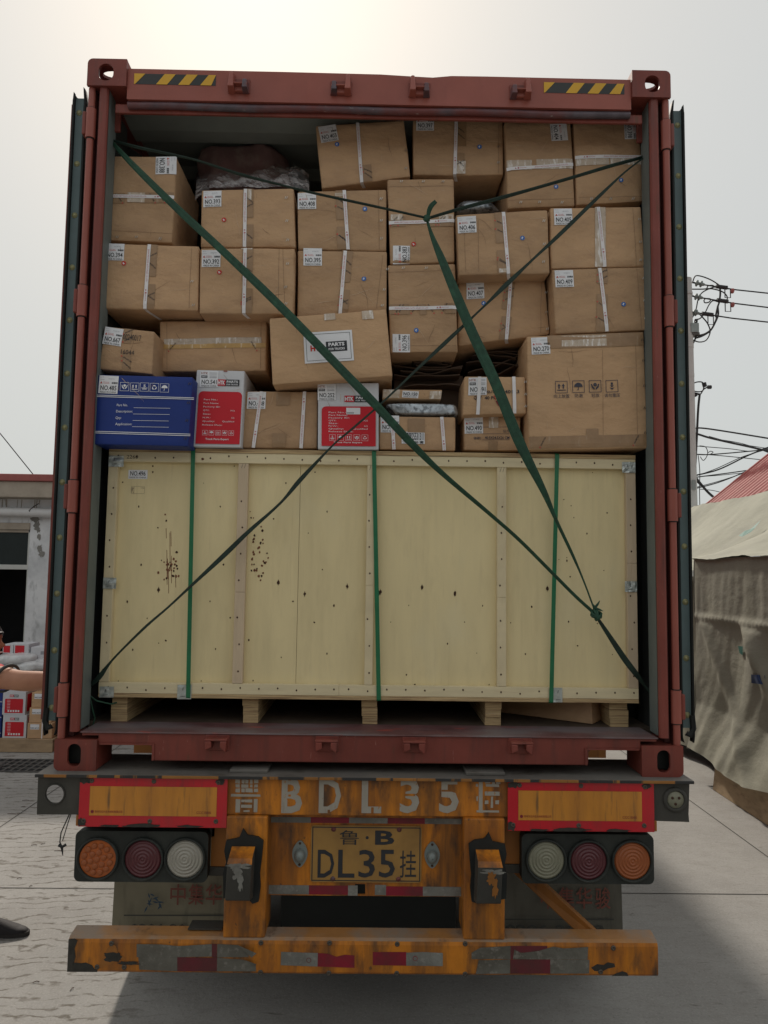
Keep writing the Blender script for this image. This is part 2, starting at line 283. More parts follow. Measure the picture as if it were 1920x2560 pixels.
class MB:
    """collects faces (3D, or 2D ones laid on a surface by self.F) and builds ONE mesh object"""
    def __init__(s, F=None): s.v = []; s.f = []; s.m = []; s.mats = []; s.F = F; s.T = None; s.sm = []
    def mi(s, mt):
        if mt not in s.mats: s.mats.append(mt)
        return s.mats.index(mt)
    def add(s, vs, fs, mt, smooth=False):
        b = len(s.v); s.v += [Vector(p) for p in vs]; i = s.mi(mt)
        for f in fs: s.f.append(tuple(a+b for a in f)); s.m.append(i); s.sm.append(smooth)
    def box(s, x0, x1, y0, y1, z0, z1, mt):
        v = [(x, y, z) for x in (x0, x1) for y in (y0, y1) for z in (z0, z1)]
        s.add(v, [(0, 1, 3, 2), (4, 6, 7, 5), (0, 4, 5, 1), (2, 3, 7, 6), (0, 2, 6, 4), (1, 5, 7, 3)], mt)
    def hexa(s, fr, bk, mt):   # front quad and back quad, same order
        v = list(fr)+list(bk); s.add(v, [(0, 1, 2, 3), (7, 6, 5, 4), (0, 4, 5, 1), (1, 5, 6, 2), (2, 6, 7, 3), (3, 7, 4, 0)], mt)
    def prism(s, loops, fn, d0, d1, mt, mside=None):
        """loops: outer then holes, 2D; fn(a,b,d)->3D"""
        tri = tessellate_polygon([[Vector((a, b, 0)) for a, b in lp] for lp in loops])
        flat = [p for lp in loops for p in lp]; n = len(flat)
        s.add([fn(a, b, d0) for a, b in flat]+[fn(a, b, d1) for a, b in flat],
              [tuple(t) for t in tri]+[tuple(i+n for i in reversed(t)) for t in tri], mt)
        for lp in loops:
            k = len(lp); v = [fn(a, b, d0) for a, b in lp]+[fn(a, b, d1) for a, b in lp]
            s.add(v, [(i, (i+1) % k, (i+1) % k+k, i+k) for i in range(k)], mside or mt)
    def tube(s, pts, r, mt, n=8, caps=True):
        pts = [Vector(p) for p in pts]; rs = r if isinstance(r, (list, tuple)) else [r]*len(pts)
        v = []; nrm = None
        for i, p in enumerate(pts):
            t = (pts[min(i+1, len(pts)-1)]-pts[max(i-1, 0)]).normalized()
            if nrm is None: nrm = t.orthogonal().normalized()
            nrm = (nrm-t*nrm.dot(t)).normalized(); b = t.cross(nrm)
            for k in range(n):
                a = 2*math.pi*k/n; v.append(p+(nrm*math.cos(a)+b*math.sin(a))*rs[i])
        f = [(i*n+k, i*n+(k+1) % n, (i+1)*n+(k+1) % n, (i+1)*n+k) for i in range(len(pts)-1) for k in range(n)]
        s.add(v, f, mt, True)
        if caps: s.add(v[:n], [tuple(reversed(range(n)))], mt); s.add(v[-n:], [tuple(range(n))], mt)
    def lathe(s, c, ax, prof, mt, n=32):
        """prof: (radius, distance along ax)"""
        c = Vector(c); ax = Vector(ax).normalized(); a0 = ax.orthogonal().normalized(); b0 = ax.cross(a0); v = []
        for r, d in prof:
            for k in range(n):
                a = 2*math.pi*k/n; v.append(c+ax*d+(a0*math.cos(a)+b0*math.sin(a))*r)
        s.add(v, [(i*n+k, i*n+(k+1) % n, (i+1)*n+(k+1) % n, (i+1)*n+k) for i in range(len(prof)-1) for k in range(n)], mt, True)
    def grid(s, fn, nu, nv, mt, smooth=True):
        v = [fn(i/nu, j/nv) for j in range(nv+1) for i in range(nu+1)]
        s.add(v, [(j*(nu+1)+i, j*(nu+1)+i+1, (j+1)*(nu+1)+i+1, (j+1)*(nu+1)+i) for j in range(nv) for i in range(nu)], mt, smooth)
    # ---- flat print on a surface
    def tr(s, x, z):
        if s.T: ox, oz, a = s.T; c, q = math.cos(a), math.sin(a); return ox+x*c-z*q, oz+x*q+z*c
        return x, z
    def rect(s, x0, z0, x1, z1, mt, off=.0008, st=.05):
        nu = max(1, int(abs(x1-x0)/st+.5)); nv = max(1, int(abs(z1-z0)/st+.5))
        s.grid(lambda a, b: s.F(*s.tr(x0+(x1-x0)*a, z0+(z1-z0)*b), off), nu, nv, mt, False)
    def poly(s, pts, mt, off=.0012):
        tri = tessellate_polygon([[Vector((a, b, 0)) for a, b in pts]])
        s.add([s.F(*s.tr(a, b), off) for a, b in pts], [tuple(t) for t in tri], mt)
    def disc(s, x, z, r, mt, off=.0012, n=14, rz=None, wob=0, seed=0):
        rz = rz or r; rn = random.Random(seed)
        s.poly([(x+r*math.cos(2*math.pi*k/n)*(1+wob*rn.uniform(-1, 1)), z+rz*math.sin(2*math.pi*k/n)*(1+wob*rn.uniform(-1, 1))) for k in range(n)], mt, off)
    def line(s, x0, z0, x1, z1, wd, mt, off=.0012, seg=1):
        a = Vector((x0, z0)); b = Vector((x1, z1)); d = (b-a); q = Vector((-d.y, d.x)).normalized()*wd/2
        for i in range(seg):
            p0 = a+d*i/seg; p1 = a+d*(i+1)/seg
            s.add([s.F(*s.tr(*c), off) for c in (p0-q, p1-q, p1+q, p0+q)], [(0, 1, 2, 3)], mt)
    def frame(s, x0, z0, x1, z1, wd, mt, off=.0012):
        s.line(x0, z0+wd/2, x1, z0+wd/2, wd, mt, off); s.line(x0, z1-wd/2, x1, z1-wd/2, wd, mt, off)
        s.line(x0+wd/2, z0, x0+wd/2, z1, wd, mt, off); s.line(x1-wd/2, z0, x1-wd/2, z1, wd, mt, off)
    def text(s, t, x0, z0, x1, z1, mt, off=.0014, bold=0.0, full=False):
        """text fitted to the box x0..x1, z0..z1; full=False keeps the baseline box of a capital letter"""
        v, f, a, b, c, d = text_mesh(t, bold)
        if not full: c, d = -.0, .73
        if b-a < 1e-6: return
        s.add([s.F(*s.tr(x0+(p-a)/(b-a)*(x1-x0), z0+(q-c)/(d-c)*(z1-z0)), off) for p, q in v], f, mt)
    def build(s, name, parent=None, loc=None, bevel=0, seg=2, smooth=False):
        o0 = parent.matrix_world_loc if False else None
        org = Vector((0, 0, 0)); p = parent
        while p is not None: org += p.location; p = p.parent
        if parent is None and loc is not None: org = Vector(loc)
        me = bpy.data.meshes.new(name); me.from_pydata([v-org for v in s.v], [], s.f); 
        for mt in s.mats: me.materials.append(MAT[mt])
        me.polygons.foreach_set('material_index', s.m)
        me.polygons.foreach_set('use_smooth', [smooth or q for q in s.sm]); me.update()
        o = bpy.data.objects.new(name, me); COL.objects.link(o)
        if parent is not None: o.parent = parent
        elif loc is not None: o.location = loc
        if bevel:
            b = o.modifiers.new('bevel', 'BEVEL'); b.width = bevel; b.segments = seg; b.limit_method = 'ANGLE'; b.angle_limit = R(40)
        return o
def plane(Y): return lambda x, z, off=0: Vector((x, Y-off, z))
def XZ(a, b, d): return Vector((a, d, b))
def YZ(a, b, d): return Vector((d, a, b))
def XY(a, b, d): return Vector((a, b, d))
def rrect(x0, z0, x1, z1, r, n=4, corners=(1, 1, 1, 1)):
    o = []
    for (cx, cz, a0, on) in ((x1-r, z1-r, 0, corners[0]), (x0+r, z1-r, 90, corners[1]), (x0+r, z0+r, 180, corners[2]), (x1-r, z0+r, 270, corners[3])):
        if on: o += [(cx+r*math.cos(R(a0+90*k/n)), cz+r*math.sin(R(a0+90*k/n))) for k in range(n+1)]
        else:
            sx_ = 1 if a0 in (0, 270) else -1; sz_ = 1 if a0 in (0, 90) else -1; o.append((cx+sx_*r, cz+sz_*r))
    return o
def circ(x, z, r, n=24, rz=None): return [(x+r*math.cos(2*math.pi*k/n), z+(rz or r)*math.sin(2*math.pi*k/n)) for k in range(n)]
def cat(p, k=6):
    o = []; n = len(p)
    for i in range(n-1):
        a, b, c, d = p[max(i-1, 0)], p[i], p[i+1], p[min(i+2, n-1)]
        for j in range(k):
            t = j/k; o.append(tuple(.5*(2*b[q]+(c[q]-a[q])*t+(2*a[q]-5*b[q]+4*c[q]-d[q])*t*t+(3*b[q]-a[q]-3*c[q]+d[q])*t**3) for q in range(len(b))))
    o.append(tuple(p[-1])); return o
# ================================================================== the ground
mb = MB(); mb.grid(lambda a, b: Vector((-150+300*a, -60+360*b, 0)), 2, 2, 'ground', False)
prop(mb.build('ground'), kind='structure')
mb = MB(plane(0)); 
mb.F = lambda x, y, off=0: Vector((x, y, .002))
for k in range(9): mb.line(-30, 1.955+k*6-6, 30, 1.955+k*6-6, .009, 'grime')
for x in (-2.895, 2.90, -8.7, 8.7): mb.line(x, -12, x, 40, .009, 'grime')
prop(mb.build('expansion_joints'), kind='structure')

# ================================================================== the container
cont = empty('shipping_container', (0, 6, 1.25), 'dull red steel shipping container with its rear doors swung open, resting on the orange trailer', 'shipping container')
ZB, ZT, HX = 1.25, 4.146, 1.219
def casting(sx, y0, y1, z0, top, rear=True):
    b = MB(); x0, x1 = (-HX, -HX+.162) if sx < 0 else (HX-.162, HX); z1 = z0+.118
    cs = (1, 1, 0, 0) if top else (0, 0, 1, 1)
    if top: cs = (1, 0, 0, 0) if sx > 0 else (0, 1, 0, 0)
    else: cs = (0, 0, 0, 1) if sx > 0 else (0, 0, 1, 0)
    fr = rrect(x0, z0, x1, z1, .022, 5, cs); cx = (x0+x1)/2+(.004 if sx > 0 else -.004)
    hw, hh = (.031, .037) if top else (.026, .043)
    hole = rrect(cx-hw, z0+.059-hh, cx+hw, z0+.059+hh, hw*.95, 6)
    b.prism([fr, hole], XZ, y0, y0+.014, 'cont_red')
    # shell without front: openings on top castings only; bottom ones closed to darken them
    ox = x0 if sx < 0 else x1-.012
    side = [(y0+.014, z0+.02), (y1, z0+.02), (y1, z1-.02), (y0+.014, z1-.02)]
    b.prism([side]+([circ((y0+y1)/2, (z0+z1)/2, .032, 16)] if top else []), YZ, ox, ox+.012, 'cont_red')
    ix = x1-.012 if sx < 0 else x0
    b.box(ix, ix+.012, y0+.014, y1, z0+.002, z1-.002, 'cont_red')
    zz = z1-.014 if top else z0+.002; zo = z0+.002 if top else z1-.014
    b.prism([[(x0+.013, y0+.0145), (x1-.013, y0+.0145), (x1-.013, y1), (x0+.013, y1)]]+([circ((x0+x1)/2, (y0+y1)/2, .05, 16, .03)] if top else []), XY, zz, zz+.012, 'cont_red')
    b.box(x0+.013, x1-.013, y0+.0145, y1, zo, zo+.012, 'cont_red')
    b.box(x0+.013, x1-.013, y1-.012, y1-.001, z0+.015, z1-.015, 'cont_red') if not top else None
    if not top: b.box(x0+.014, x1-.014, y0+.05, y0+.06, z0+.016, z1-.016, 'rubber')  # added black plate, keeps the casting hole dark
    b.build('corner_casting', cont, bevel=.003)
for sx in (-1, 1):
    casting(sx, -.014, .164, ZB, False); casting(sx, -.014, .164, ZT-.118, True)
    casting(sx, 12.02, 12.19, ZB, False); casting(sx, 12.02, 12.19, ZT-.118, True)
# rear header
b = MB()
top = [(1.056, 3.98), (1.056, 4.112), (.45, 4.113), (.30, 4.112), (.22, 4.103), (.14, 4.106), (.0, 4.112), (-.4, 4.114), (-1.056, 4.114), (-1.056, 3.98)]
b.prism([top], XZ, 0.0, .10, 'cont_red_clean')
hd = b.build('header', cont, bevel=.006)
b = MB(); b.tube([(-1.056+k*.176, .022, 3.966+.0025*math.sin(k*1.7)) for k in range(13)], .0155, 'worn_steel', 12)
b.build('header_gutter', cont)
b = MB(); b.box(-1.115, 1.115, .032, .046, 3.939, 3.9795, 'cont_red'); b.box(-1.115, 1.115, .101, .115, 3.985, 4.11, 'cont_red'); b.box(-1.18, -1.1155, .10, .115, 3.9, 4.12, 'cont_red'); b.box(1.1155, 1.18, .10, .115, 3.9, 4.12, 'cont_red')
b.build('header_lintel', cont, bevel=.004)
# door cam keepers on header and sill
def keeper(x, z, up, mir):
    b = MB(); s = -1 if mir else 1
    b.box(x-.046, x+.046, -.007, .0, z-.032, z+.030, 'cont_red')
    if up:
        b.hexa([(x-.040*s, -.042, z-.028), (x-.018*s, -.042, z-.028), (x-.020*s, -.036, z+.012), (x-.036*s, -.036, z+.012)],
               [(x-.044*s, 0, z-.034), (x-.016*s, 0, z-.034), (x-.014*s, 0, z+.016), (x-.040*s, 0, z+.016)], 'worn_steel')
        b.hexa([(x+.016*s, -.048, z-.028), (x+.040*s, -.048, z-.028), (x+.036*s, -.030, z+.046), (x+.022*s, -.030, z+.046)],
               [(x+.012*s, 0, z-.034), (x+.044*s, 0, z-.034), (x+.038*s, 0, z+.052), (x+.018*s, 0, z+.052)], 'cont_red_clean')
        b.box(x-.02, x+.02, -.018, 0, z-.03, z+.004, 'cont_red_clean')
        b.box(x-.040, x+.040, -.038, -.0072, z-.010, z-.004, 'cont_red_clean')
    else:
        b.box(x-.044, x+.044, -.045, 0, z+.012, z+.020, 'cont_red')
        b.hexa([(x-.040, -.046, z-.022), (x-.016, -.046, z-.012), (x-.018, -.046, z+.012), (x-.042, -.046, z+.012)],
               [(x-.040, 0, z-.030), (x-.016, 0, z-.018), (x-.018, 0, z+.012), (x-.042, 0, z+.012)], 'cont_red')
        b.hexa([(x+.016, -.046, z-.010), (x+.038, -.046, z-.030), (x+.042, -.046, z+.012), (x+.016, -.046, z+.012)],
               [(x+.016, 0, z-.016), (x+.038, 0, z-.034), (x+.042, 0, z+.012), (x+.016, 0, z+.012)], 'cont_red')
    b.build('cam_keeper', cont, bevel=.0035)
for x, q in ((-.59, 0), (-.163, 0), (.164, 1), (.588, 0)): keeper(x, 4.045, True, q or x == -.59)
for x in (-.593, -.169, .17, .584): keeper(x, 1.362, False, False)
# hazard stripes
for x0, x1 in ((-1.028, -.688), (.688, 1.028)):
    b = MB(plane(0)); z0, z1 = 4.046, 4.092
    b.rect(x0, z0, x1, z1, 'hz_black', .0012)
    wd = (x1-x0)/7.4
    for k in range(4):
        a = x0+wd*(2*k)
        pts = [(a+wd*(.0 if k else 0), z0), (a+wd*(1.0 if k else .1), z0), (a+wd*(1.75 if k else 1.0), z1), (a+wd*(.75 if k else 0), z1)]
        pts = [(min(max(p, x0), x1), q) for p, q in pts]; b.poly(pts, 'hz_yellow', .0022)
    b.build('hazard_stripe', cont)
# corner posts
for s in (-1, 1):
    b = MB()
    b.tube([(s*1.2045, .012, z) for z in (1.368, 2.2, 3.1, 4.028)], .0145, 'cont_red_clean', 12)
    b.prism([[(s*1.219, .012), (s*1.219, .10), (s*1.17, .10), (s*1.17, .048), (s*1.19, .045), (s*1.1905, .012)]], XY, 1.369, 4.027, 'cont_red_shade')
    b.build('hinge_post', cont)
    b = MB()
    b.prism([[(s*1.1695, .046), (s*1.1695, .0), (s*1.160, -.004), (s*1.140, -.002), (s*1.134, .006), (s*1.134, .016), (s*1.140, .020), (s*1.1695, .0995)]], XY, 1.395, 4.027, 'cont_red')
    b.build('corner_post', cont, bevel=.002)
    b = MB(); b.prism([[(s*1.1345, .0205), (s*1.139, .120), (s*1.172, .124), (s*1.175, .130), (s*1.144, .128), (s*1.141, .0225)]], XY, 1.40, 4.06, 'interior')
    b.build('post_liner', cont)
    for z in (3.875, 3.115, 2.313, 1.515):
        b = MB(); b.tube([(s*1.2045, .012, z-.064), (s*1.2045, .012, z+.064)], .0205, 'cont_red_clean', 14)
        b.box(min(s*1.222, s*1.238), max(s*1.222, s*1.238), .0, .038, z-.05, z+.05, 'cont_red')
        b.build('hinge', cont, bevel=.005)
        for q in (-.0665, .0665): b = MB(); b.tube([(s*1.2045, .012, z+q-.002), (s*1.2045, .012, z+q+.002)], .0165, 'rubber', 12); b.build('hinge_joint', cont)
# sill
b = MB()
pts = [(-1.056, 1.382), (-1.056, 1.352)] + [(-1.045, 1.347), (-.856, 1.347), (-.848, 1.340), (-.846, 1.291), (.850, 1.291), (.852, 1.338), (.862, 1.347), (1.045, 1.347)] + [(1.056, 1.352), (1.056, 1.382), (1.12, 1.382), (1.12, 1.392), (-1.12, 1.392), (-1.12, 1.382)]
b.prism([pts], XZ, 0.0, .014, 'cont_red')
for s in (-1, 1):
    b.box(min(s*.845, s*1.05), max(s*.845, s*1.05), -.006, .0, 1.348, 1.354, 'cont_red')
    b.box(min(s*.838, s*.846), max(s*.838, s*.846), -.006, .0, 1.29, 1.354, 'cont_red')
b.box(-1.05, 1.05, .0145, .06, 1.349, 1.382, 'cont_red')
b.box(-.84, .84, .0145, .12, 1.285, 1.291, 'cont_red')
b.build('sill', cont, bevel=.004)
b = MB(); b.box(-1.124, 1.124, -.010, .19, 1.3925, 1.398, 'sill_top'); b.build('threshold_plate', cont, bevel=.0025)
b = MB(); b.box(-1.17, 1.17, .191, 12.1, 1.37, 1.397, 'floor_wood')
b.build('floor', cont)
b = MB()
for k in range(40):
    y = .40+k*.296; b.box(-1.15, 1.15, y, y+.045, 1.30, 1.3695, 'cont_red')
prop(b.build('floor_bearers', cont))
# walls: corrugated, outer face red, inner face darkened to paint its shade
def corr(y): 
    t = (y % .278)/.278
    return 0 if t < .26 else (t-.26)/.24 if t < .5 else 1 if t < .76 else 1-(t-.76)/.24
for s in (-1, 1):
    b = MB(); ys = [.126]+[k*.278+q*.278 for k in range(1, 43) for q in (0, .26, .5, .76)]+[12.1]
    for mt, o in (('interior_shade', 0), ('cont_red', .003)):
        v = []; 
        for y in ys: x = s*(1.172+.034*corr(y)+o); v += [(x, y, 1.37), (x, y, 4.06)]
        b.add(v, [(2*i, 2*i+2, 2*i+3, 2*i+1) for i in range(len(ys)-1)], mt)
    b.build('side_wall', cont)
    b = MB(); b.box(min(s*1.165, s*1.218), max(s*1.165, s*1.218), .165, 12.02, 1.27, 1.369, 'cont_red'); b.box(min(s*1.16, s*1.214), max(s*1.16, s*1.214), .165, 12.02, 4.061, 4.12, 'cont_red')
    b.build('side_rail', cont)
b = MB(); v = []; ys = [.301]+[.35+k*.42+q for k in range(28) for q in (0, .10, .13, .23)]+[12.1]
zz = lambda i, y: 4.105 if i % 4 in (3, 0) or i == 0 else 4.09
ys2 = []
for k in range(28):
    y = .35+k*.42; ys2 += [(y, 4.06), (y+.09, 4.06), (y+.13, 4.10), (y+.37, 4.10)]
ys2 = [(.116, 4.10)]+ys2+[(12.1, 4.10)]
for mt, o in (('ceiling', 0), ('cont_red', .003)):
    v = []
    for y, z in ys2: v += [(-1.16, y, z+o), (1.16, y, z+o)]
    b.add(v, [(2*i, 2*i+1, 2*i+3, 2*i+2) for i in range(len(ys2)-1)], mt)
b.build('roof', cont)
b = MB(); b.box(-1.2, 1.2, 12.1, 12.16, 1.3, 4.1, 'cont_red'); b.build('front_wall', cont)
# doors, folded right back along the sides
def door(s):
    d = bpy.data.objects.new('door', None); COL.objects.link(d); d.parent = cont; d.location = Vector((s*1.27, .6, 0))-cont.location
    xo_ = 1.316 if s < 0 else 1.302; xa, xb = sorted((s*1.252, s*xo_)); b = MB()
    z0, z1 = 1.425, 4.00
    b.box(xa, xb, .075, .16, z0, z1, 'cont_red'); b.box(xa, xb, 1.12, 1.20, z0, z1, 'cont_red')
    b.box(xa, xb, .16, 1.12, z0, z0+.08, 'cont_red'); b.box(xa, xb, .16, 1.12, z1-.08, z1, 'cont_red')
    v = []; n = 0
    for z in [z0+.08]+[q+dz for q in (1.62, 2.0, 2.4, 2.8, 3.2, 3.6) for dz in (0, .07, .25, .32)]+[z1-.08]:
        n += 1
        i = n-2; t = 0 if n in (1, 26) else (1 if (i % 4) in (1, 2) else 0)
        v += [(s*(1.292-.03*t), .16, z), (s*(1.292-.03*t), 1.12, z)]
    b.add(v, [(2*i, 2*i+1, 2*i+3, 2*i+2) for i in range(n-1)], 'cont_red')
    b.build('door_panel', d, bevel=.003)
    lean = lambda z: (z-1.4)/2.65
    b = MB(); xg = lambda o, z: s*(o+(.008*lean(z)))
    b.add([(xg(1.249, z0), .055, z0), (xg(1.282, z0), .055, z0), (xg(1.282, z1), .055, z1+.015), (xg(1.249, z1), .055, z1+.015),
           (xg(1.249, z0), .0745, z0), (xg(1.282, z0), .0745, z0), (xg(1.282, z1), .0745, z1+.015), (xg(1.249, z1), .0745, z1+.015)],
          [(0, 1, 2, 3), (0, 4, 5, 1), (1, 5, 6, 2), (2, 6, 7, 3), (3, 7, 4, 0)], 'gasket')
    b.build('gasket_strip', d)
    b = MB()
    # rubber lips: inner one folded towards the container, outer one curled; both end in a torn tip
    for (xo, xi, y0, ya, tp) in ((1.2485, 1.2335, .045, .06, .055), (1.2825, 1.2915, .040, .06, .03)):
        v = []; zs = [z0-.055, z0-.03, z0, 1.9, 2.4, 3.0, 3.5, z1, z1+tp]
        for k, z in enumerate(zs):
            q = 0 if k == 0 else .3 if k in (len(zs)-1,) else 1
            xi2 = xo+(xi-xo)*(q if k not in (0,) else .2)
            v += [(xg(xo, z), y0+.012, z), (xg((xo+xi2)/2, z), y0-.006+.002*math.sin(k*2), z), (xg(xi2, z), y0+.004, z), (xg(xi2, z), ya+.015, z), (xg(xo, z), ya+.015, z)]
        b.add(v, [(5*i+j, 5*i+j+1, 5*i+j+6, 5*i+j+5) for i in range(len(zs)-1) for j in range(4)], 'rubber', True)
    b.tube([(xg(1.285, z0), .055, z0+.05), (xg(1.288, z0), .05, z0-.0), (xg(1.275, z0), .05, z0-.03), (xg(1.262, z0), .055, z0-.02)], .012, 'rubber')
    b.build('gasket_lips', d)
    for k in range(12):
        z = z0+.05+k*(z1-z0-.10)/11; x = xg(1.2655, z)
        b = MB(); b.lathe((x, .0552, z), (0, -1, 0), [(.0125, 0), (.0125, .001), (.0085, .0015), (.007, .0045), (.003, .006), (0, .0062)], 'rivet', 14)
        b.build('rivet', d)
    for y in (.38, .92):
        b = MB(); b.tube([(s*1.338, y, z0-.03), (s*1.338, y, z1+.02)], .014, 'worn_steel', 10)
        for z in (1.6, 2.4, 3.2, 3.85): b.box(min(s*(xo_+.0005), s*1.358), max(s*(xo_+.0005), s*1.358), y-.03, y+.03, z, z+.05, 'cont_red')
        b.build('lock_rod', d, bevel=.002)
for s in (-1, 1): door(s)

# ================================================================== the trailer
tr = empty('container_trailer', (0, 6, 0), 'worn orange flatbed truck trailer with red and amber reflector boards, carrying the red container', 'trailer')
def B(name, x0, x1, y0, y1, z0, z1, mt, bevel=.003, lab=None):
    b = MB(); b.box(x0, x1, y0, y1, z0, z1, mt); o = b.build(name, tr, bevel=bevel)
    if lab: o['label'] = lab
    return o
b = MB(); b.box(-1.266, 1.238, -.062, .26, 1.239, 1.2495, 'deck'); b.box(-1.266, 1.238, -.066, -.0625, 1.2385, 1.2495, 'deck_edge')
b.build('deck_plate', tr, bevel=.0015)
# rear cross beam: steel-grey ends with a round hole, orange middle
b = MB()
hl = P(140, 1983, -.03)
b.prism([[(-1.262, 1.094), (-1.075, 1.096), (-1.075, 1.238), (-1.264, 1.238)], circ(hl.x, hl.z, .036, 24)], XZ, -.040, -.030, 'steel_dark')
b.tube([(hl.x+.037*math.cos(a), -.042, hl.z+.037*math.sin(a)) for a in [2*math.pi*k/24 for k in range(25)]], .003, 'steel_dark', 6, False)
b.build('beam_end', tr)
b = MB()
b.prism([[(-.029, 1.10), (.2, 1.10), (.2, 1.236), (-.029, 1.236)]], YZ, -1.12, -1.112, 'steel_dark'); b.build('beam_end_web', tr)
b = MB(); hr = P(1688, 1999, -.04)
b.prism([[(1.06, 1.094), (1.226, 1.090), (1.224, 1.12), (1.230, 1.238), (1.06, 1.238)]], XZ, -.040, -.030, 'steel_dark')
b.box(1.06, 1.228, -.029, .2, 1.098, 1.106, 'steel_dark')
b.build('beam_end', tr)
b = MB(); b.lathe((hr.x, -.040, hr.z), (0, -1, 0), [(.048, 0), (.046, .006), (.036, .009), (.034, .008), (.033, .002), (0, .002)], 'steel_dark', 28)
b.build('socket_ring', tr)
b = MB(); b.lathe((hr.x, -.0425, hr.z), (0, -1, 0), [(.032, 0), (.031, .003), (.0, .004)], 'lens_dull', 24)
for a in (150, 30, 265): b.lathe((hr.x+.015*math.cos(R(a)), -.0462, hr.z+.015*math.sin(R(a))), (0, -1, 0), [(.0055, 0), (.005, .002), (0, .002)], 'knot', 10)
b.build('socket_lens', tr)
b = MB(); b.box(-1.074, 1.059, -.038, -.028, 1.100, 1.2385, 'orange'); b.box(-1.074, 1.059, -.028, .12, 1.100, 1.108, 'orange_dull'); b.build('cross_beam', tr, bevel=.004)
# stencilled registration
def pxr(x0, y0, x1, y1, Y): a = P(x0, y0, Y); c = P(x1, y1, Y); return a.x, c.z, c.x, a.z
def zH(x, y): return (550+x/2.37, 1880+y/2.37)
for ch, x0, x1, gaps in (('B', 705, 755, ((724, 1940, 1951), (724, 1986, 1991))), ('D', 798, 852, ((822, 1940, 1950), (822, 2024, 2034))), ('L', 905, 953, ((925, 1985, 1989), (931, 2018, 2033))), ('3', 1000, 1048, ((1028, 1984, 1990),)), ('5', 1098, 1147, ((1120, 1974, 1979),))):
    b = MB(plane(-.038)); a, c, d, e_ = pxr(x0, 1944, x1, 2033, -.038); b.text(ch, a, c, d, e_, 'paint_white', .0012, .025, True)
    for x, y0, y1 in gaps: a, c, d, e_ = pxr(x-3, y0, x+3, y1, -.038) if ch != '3' and ch != '5' else pxr(x-16, y0, x+10, y1, -.038); b.rect(a, c, d, e_, 'orange', .0018)
    b.build('painted_character', tr)
for rects in ([(78, 150, 215, 158), (92, 163, 118, 186), (128, 163, 146, 186), (152, 163, 168, 186), (178, 163, 194, 186), (203, 163, 226, 186), (92, 191, 118, 210), (128, 191, 168, 210), (178, 191, 194, 210), (203, 191, 226, 210), (92, 215, 118, 238), (128, 215, 146, 238), (152, 215, 194, 238), (203, 215, 226, 238), (66, 248, 240, 266), (92, 278, 118, 356), (202, 278, 222, 356), (126, 280, 190, 298), (126, 311, 190, 330), (138, 344, 176, 355)],
              [(1532, 170, 1556, 350), (1516, 188, 1528, 205), (1518, 262, 1528, 290), (1572, 172, 1600, 186), (1612, 165, 1630, 200), (1636, 172, 1660, 190), (1574, 190, 1654, 206), (1570, 233, 1656, 257), (1604, 262, 1619, 332), (1568, 285, 1592, 308), (1630, 285, 1652, 308), (1556, 345, 1652, 358), (1520, 345, 1560, 358)]):
    b = MB(plane(-.038))
    for i, (x0, y0, x1, y1) in enumerate(rects):
        q = zH(x0, y0); p = zH(x1, y1); a, c, d, e_ = pxr(q[0], q[1], p[0], p[1], -.038); rn = random.Random(i)
        j = lambda: rn.uniform(-.0012, .0012); b.poly([(a+j(), c+j()), (d+j(), c+j()), (d+j(), e_+j()), (a+j(), e_+j())], 'paint_white', .0012+i*.00003)
    b.build('painted_character', tr)
# reflector boards
def board(x0, x1, z0, z1, ax0, ax1, az0, az1):
    Y = -.052; d = bpy.data.objects.new('reflector_board', None); COL.objects.link(d); d.parent = tr; d.location = Vector((x0, Y, z0))-tr.location
    b = MB(); b.box(x0, x1, Y, Y+.005, z0, z1, 'refl_red'); b.build('board_plate', d, bevel=.001)
    b = MB(plane(Y)); b.rect(ax0, az0, ax1, az1, 'refl_amber', .0012)
    b.text('常州华日升反光材料有限公司', ax0+.022, az0+.010, ax0+.125, az0+.019, 'tape_red', .002, 0, True)
    b.text('CCC E000', ax1-.075, az0+.010, ax1-.02, az0+.019, 'tape_red', .002)
    b.disc(ax0+.012, az0+.0145, .006, 'tape_red', .002); b.build('amber_panel', d)
    for x, z in ((x0+.045, z1-.014), ((x0+x1)/2-.0, z1-.014), (x1-.035, z1-.016), (x0+.02, z0+.022), ((x0+x1)/2-.01, z0+.022), (x1-.04, z0+.024)):
        b = MB(); b.lathe((x, Y, z), (0, -1, 0), [(.009, 0), (.008, .003), (.004, .003), (.003, .001), (0, .001)], 'staple_dark', 12); b.build('bolt', d)
    rn = random.Random(int(x0*100))
    for cx, cz, rx, rz in ((x0+.018, z1-.012, .026, .014), (x0+.012, z0+.015, .02, .017), (x0+.24, z0+.006, .08, .008), (x1-.028, z1-.012, .018, .012), (x0+.12, z0+.004, .04, .005), (x1-.14, z0+.005, .05, .006)):
        b = MB(plane(Y)); n = 22; b.poly([(min(x1, max(x0, cx+rx*math.cos(6.283*k/n)*rn.uniform(.7, 1.15))), min(z1, max(z0, cz+rz*math.sin(6.283*k/n)*rn.uniform(.6, 1.2)))) for k in range(n)], 'grime', .0016); b.build('dirt_patch', d)
    return d
board(-1.100, -.541, 1.055, 1.2385, -1.060, -.580, 1.097, 1.205)
board(.527, 1.088, 1.055, 1.2385, .567, 1.040, 1.095, 1.205)
B('board_bracket', -1.112, -1.101, -.046, -.03, 1.055, 1.095, 'orange_dull')
B('board_bracket', 1.089, 1.100, -.046, -.03, 1.055, 1.095, 'orange_dull')
# uprights
for x0, x1 in ((-.542, -.385), (.360, .516)):
    B('upright', x0, x1, -.052, .10, .6565, 1.0995, 'orange', .006)
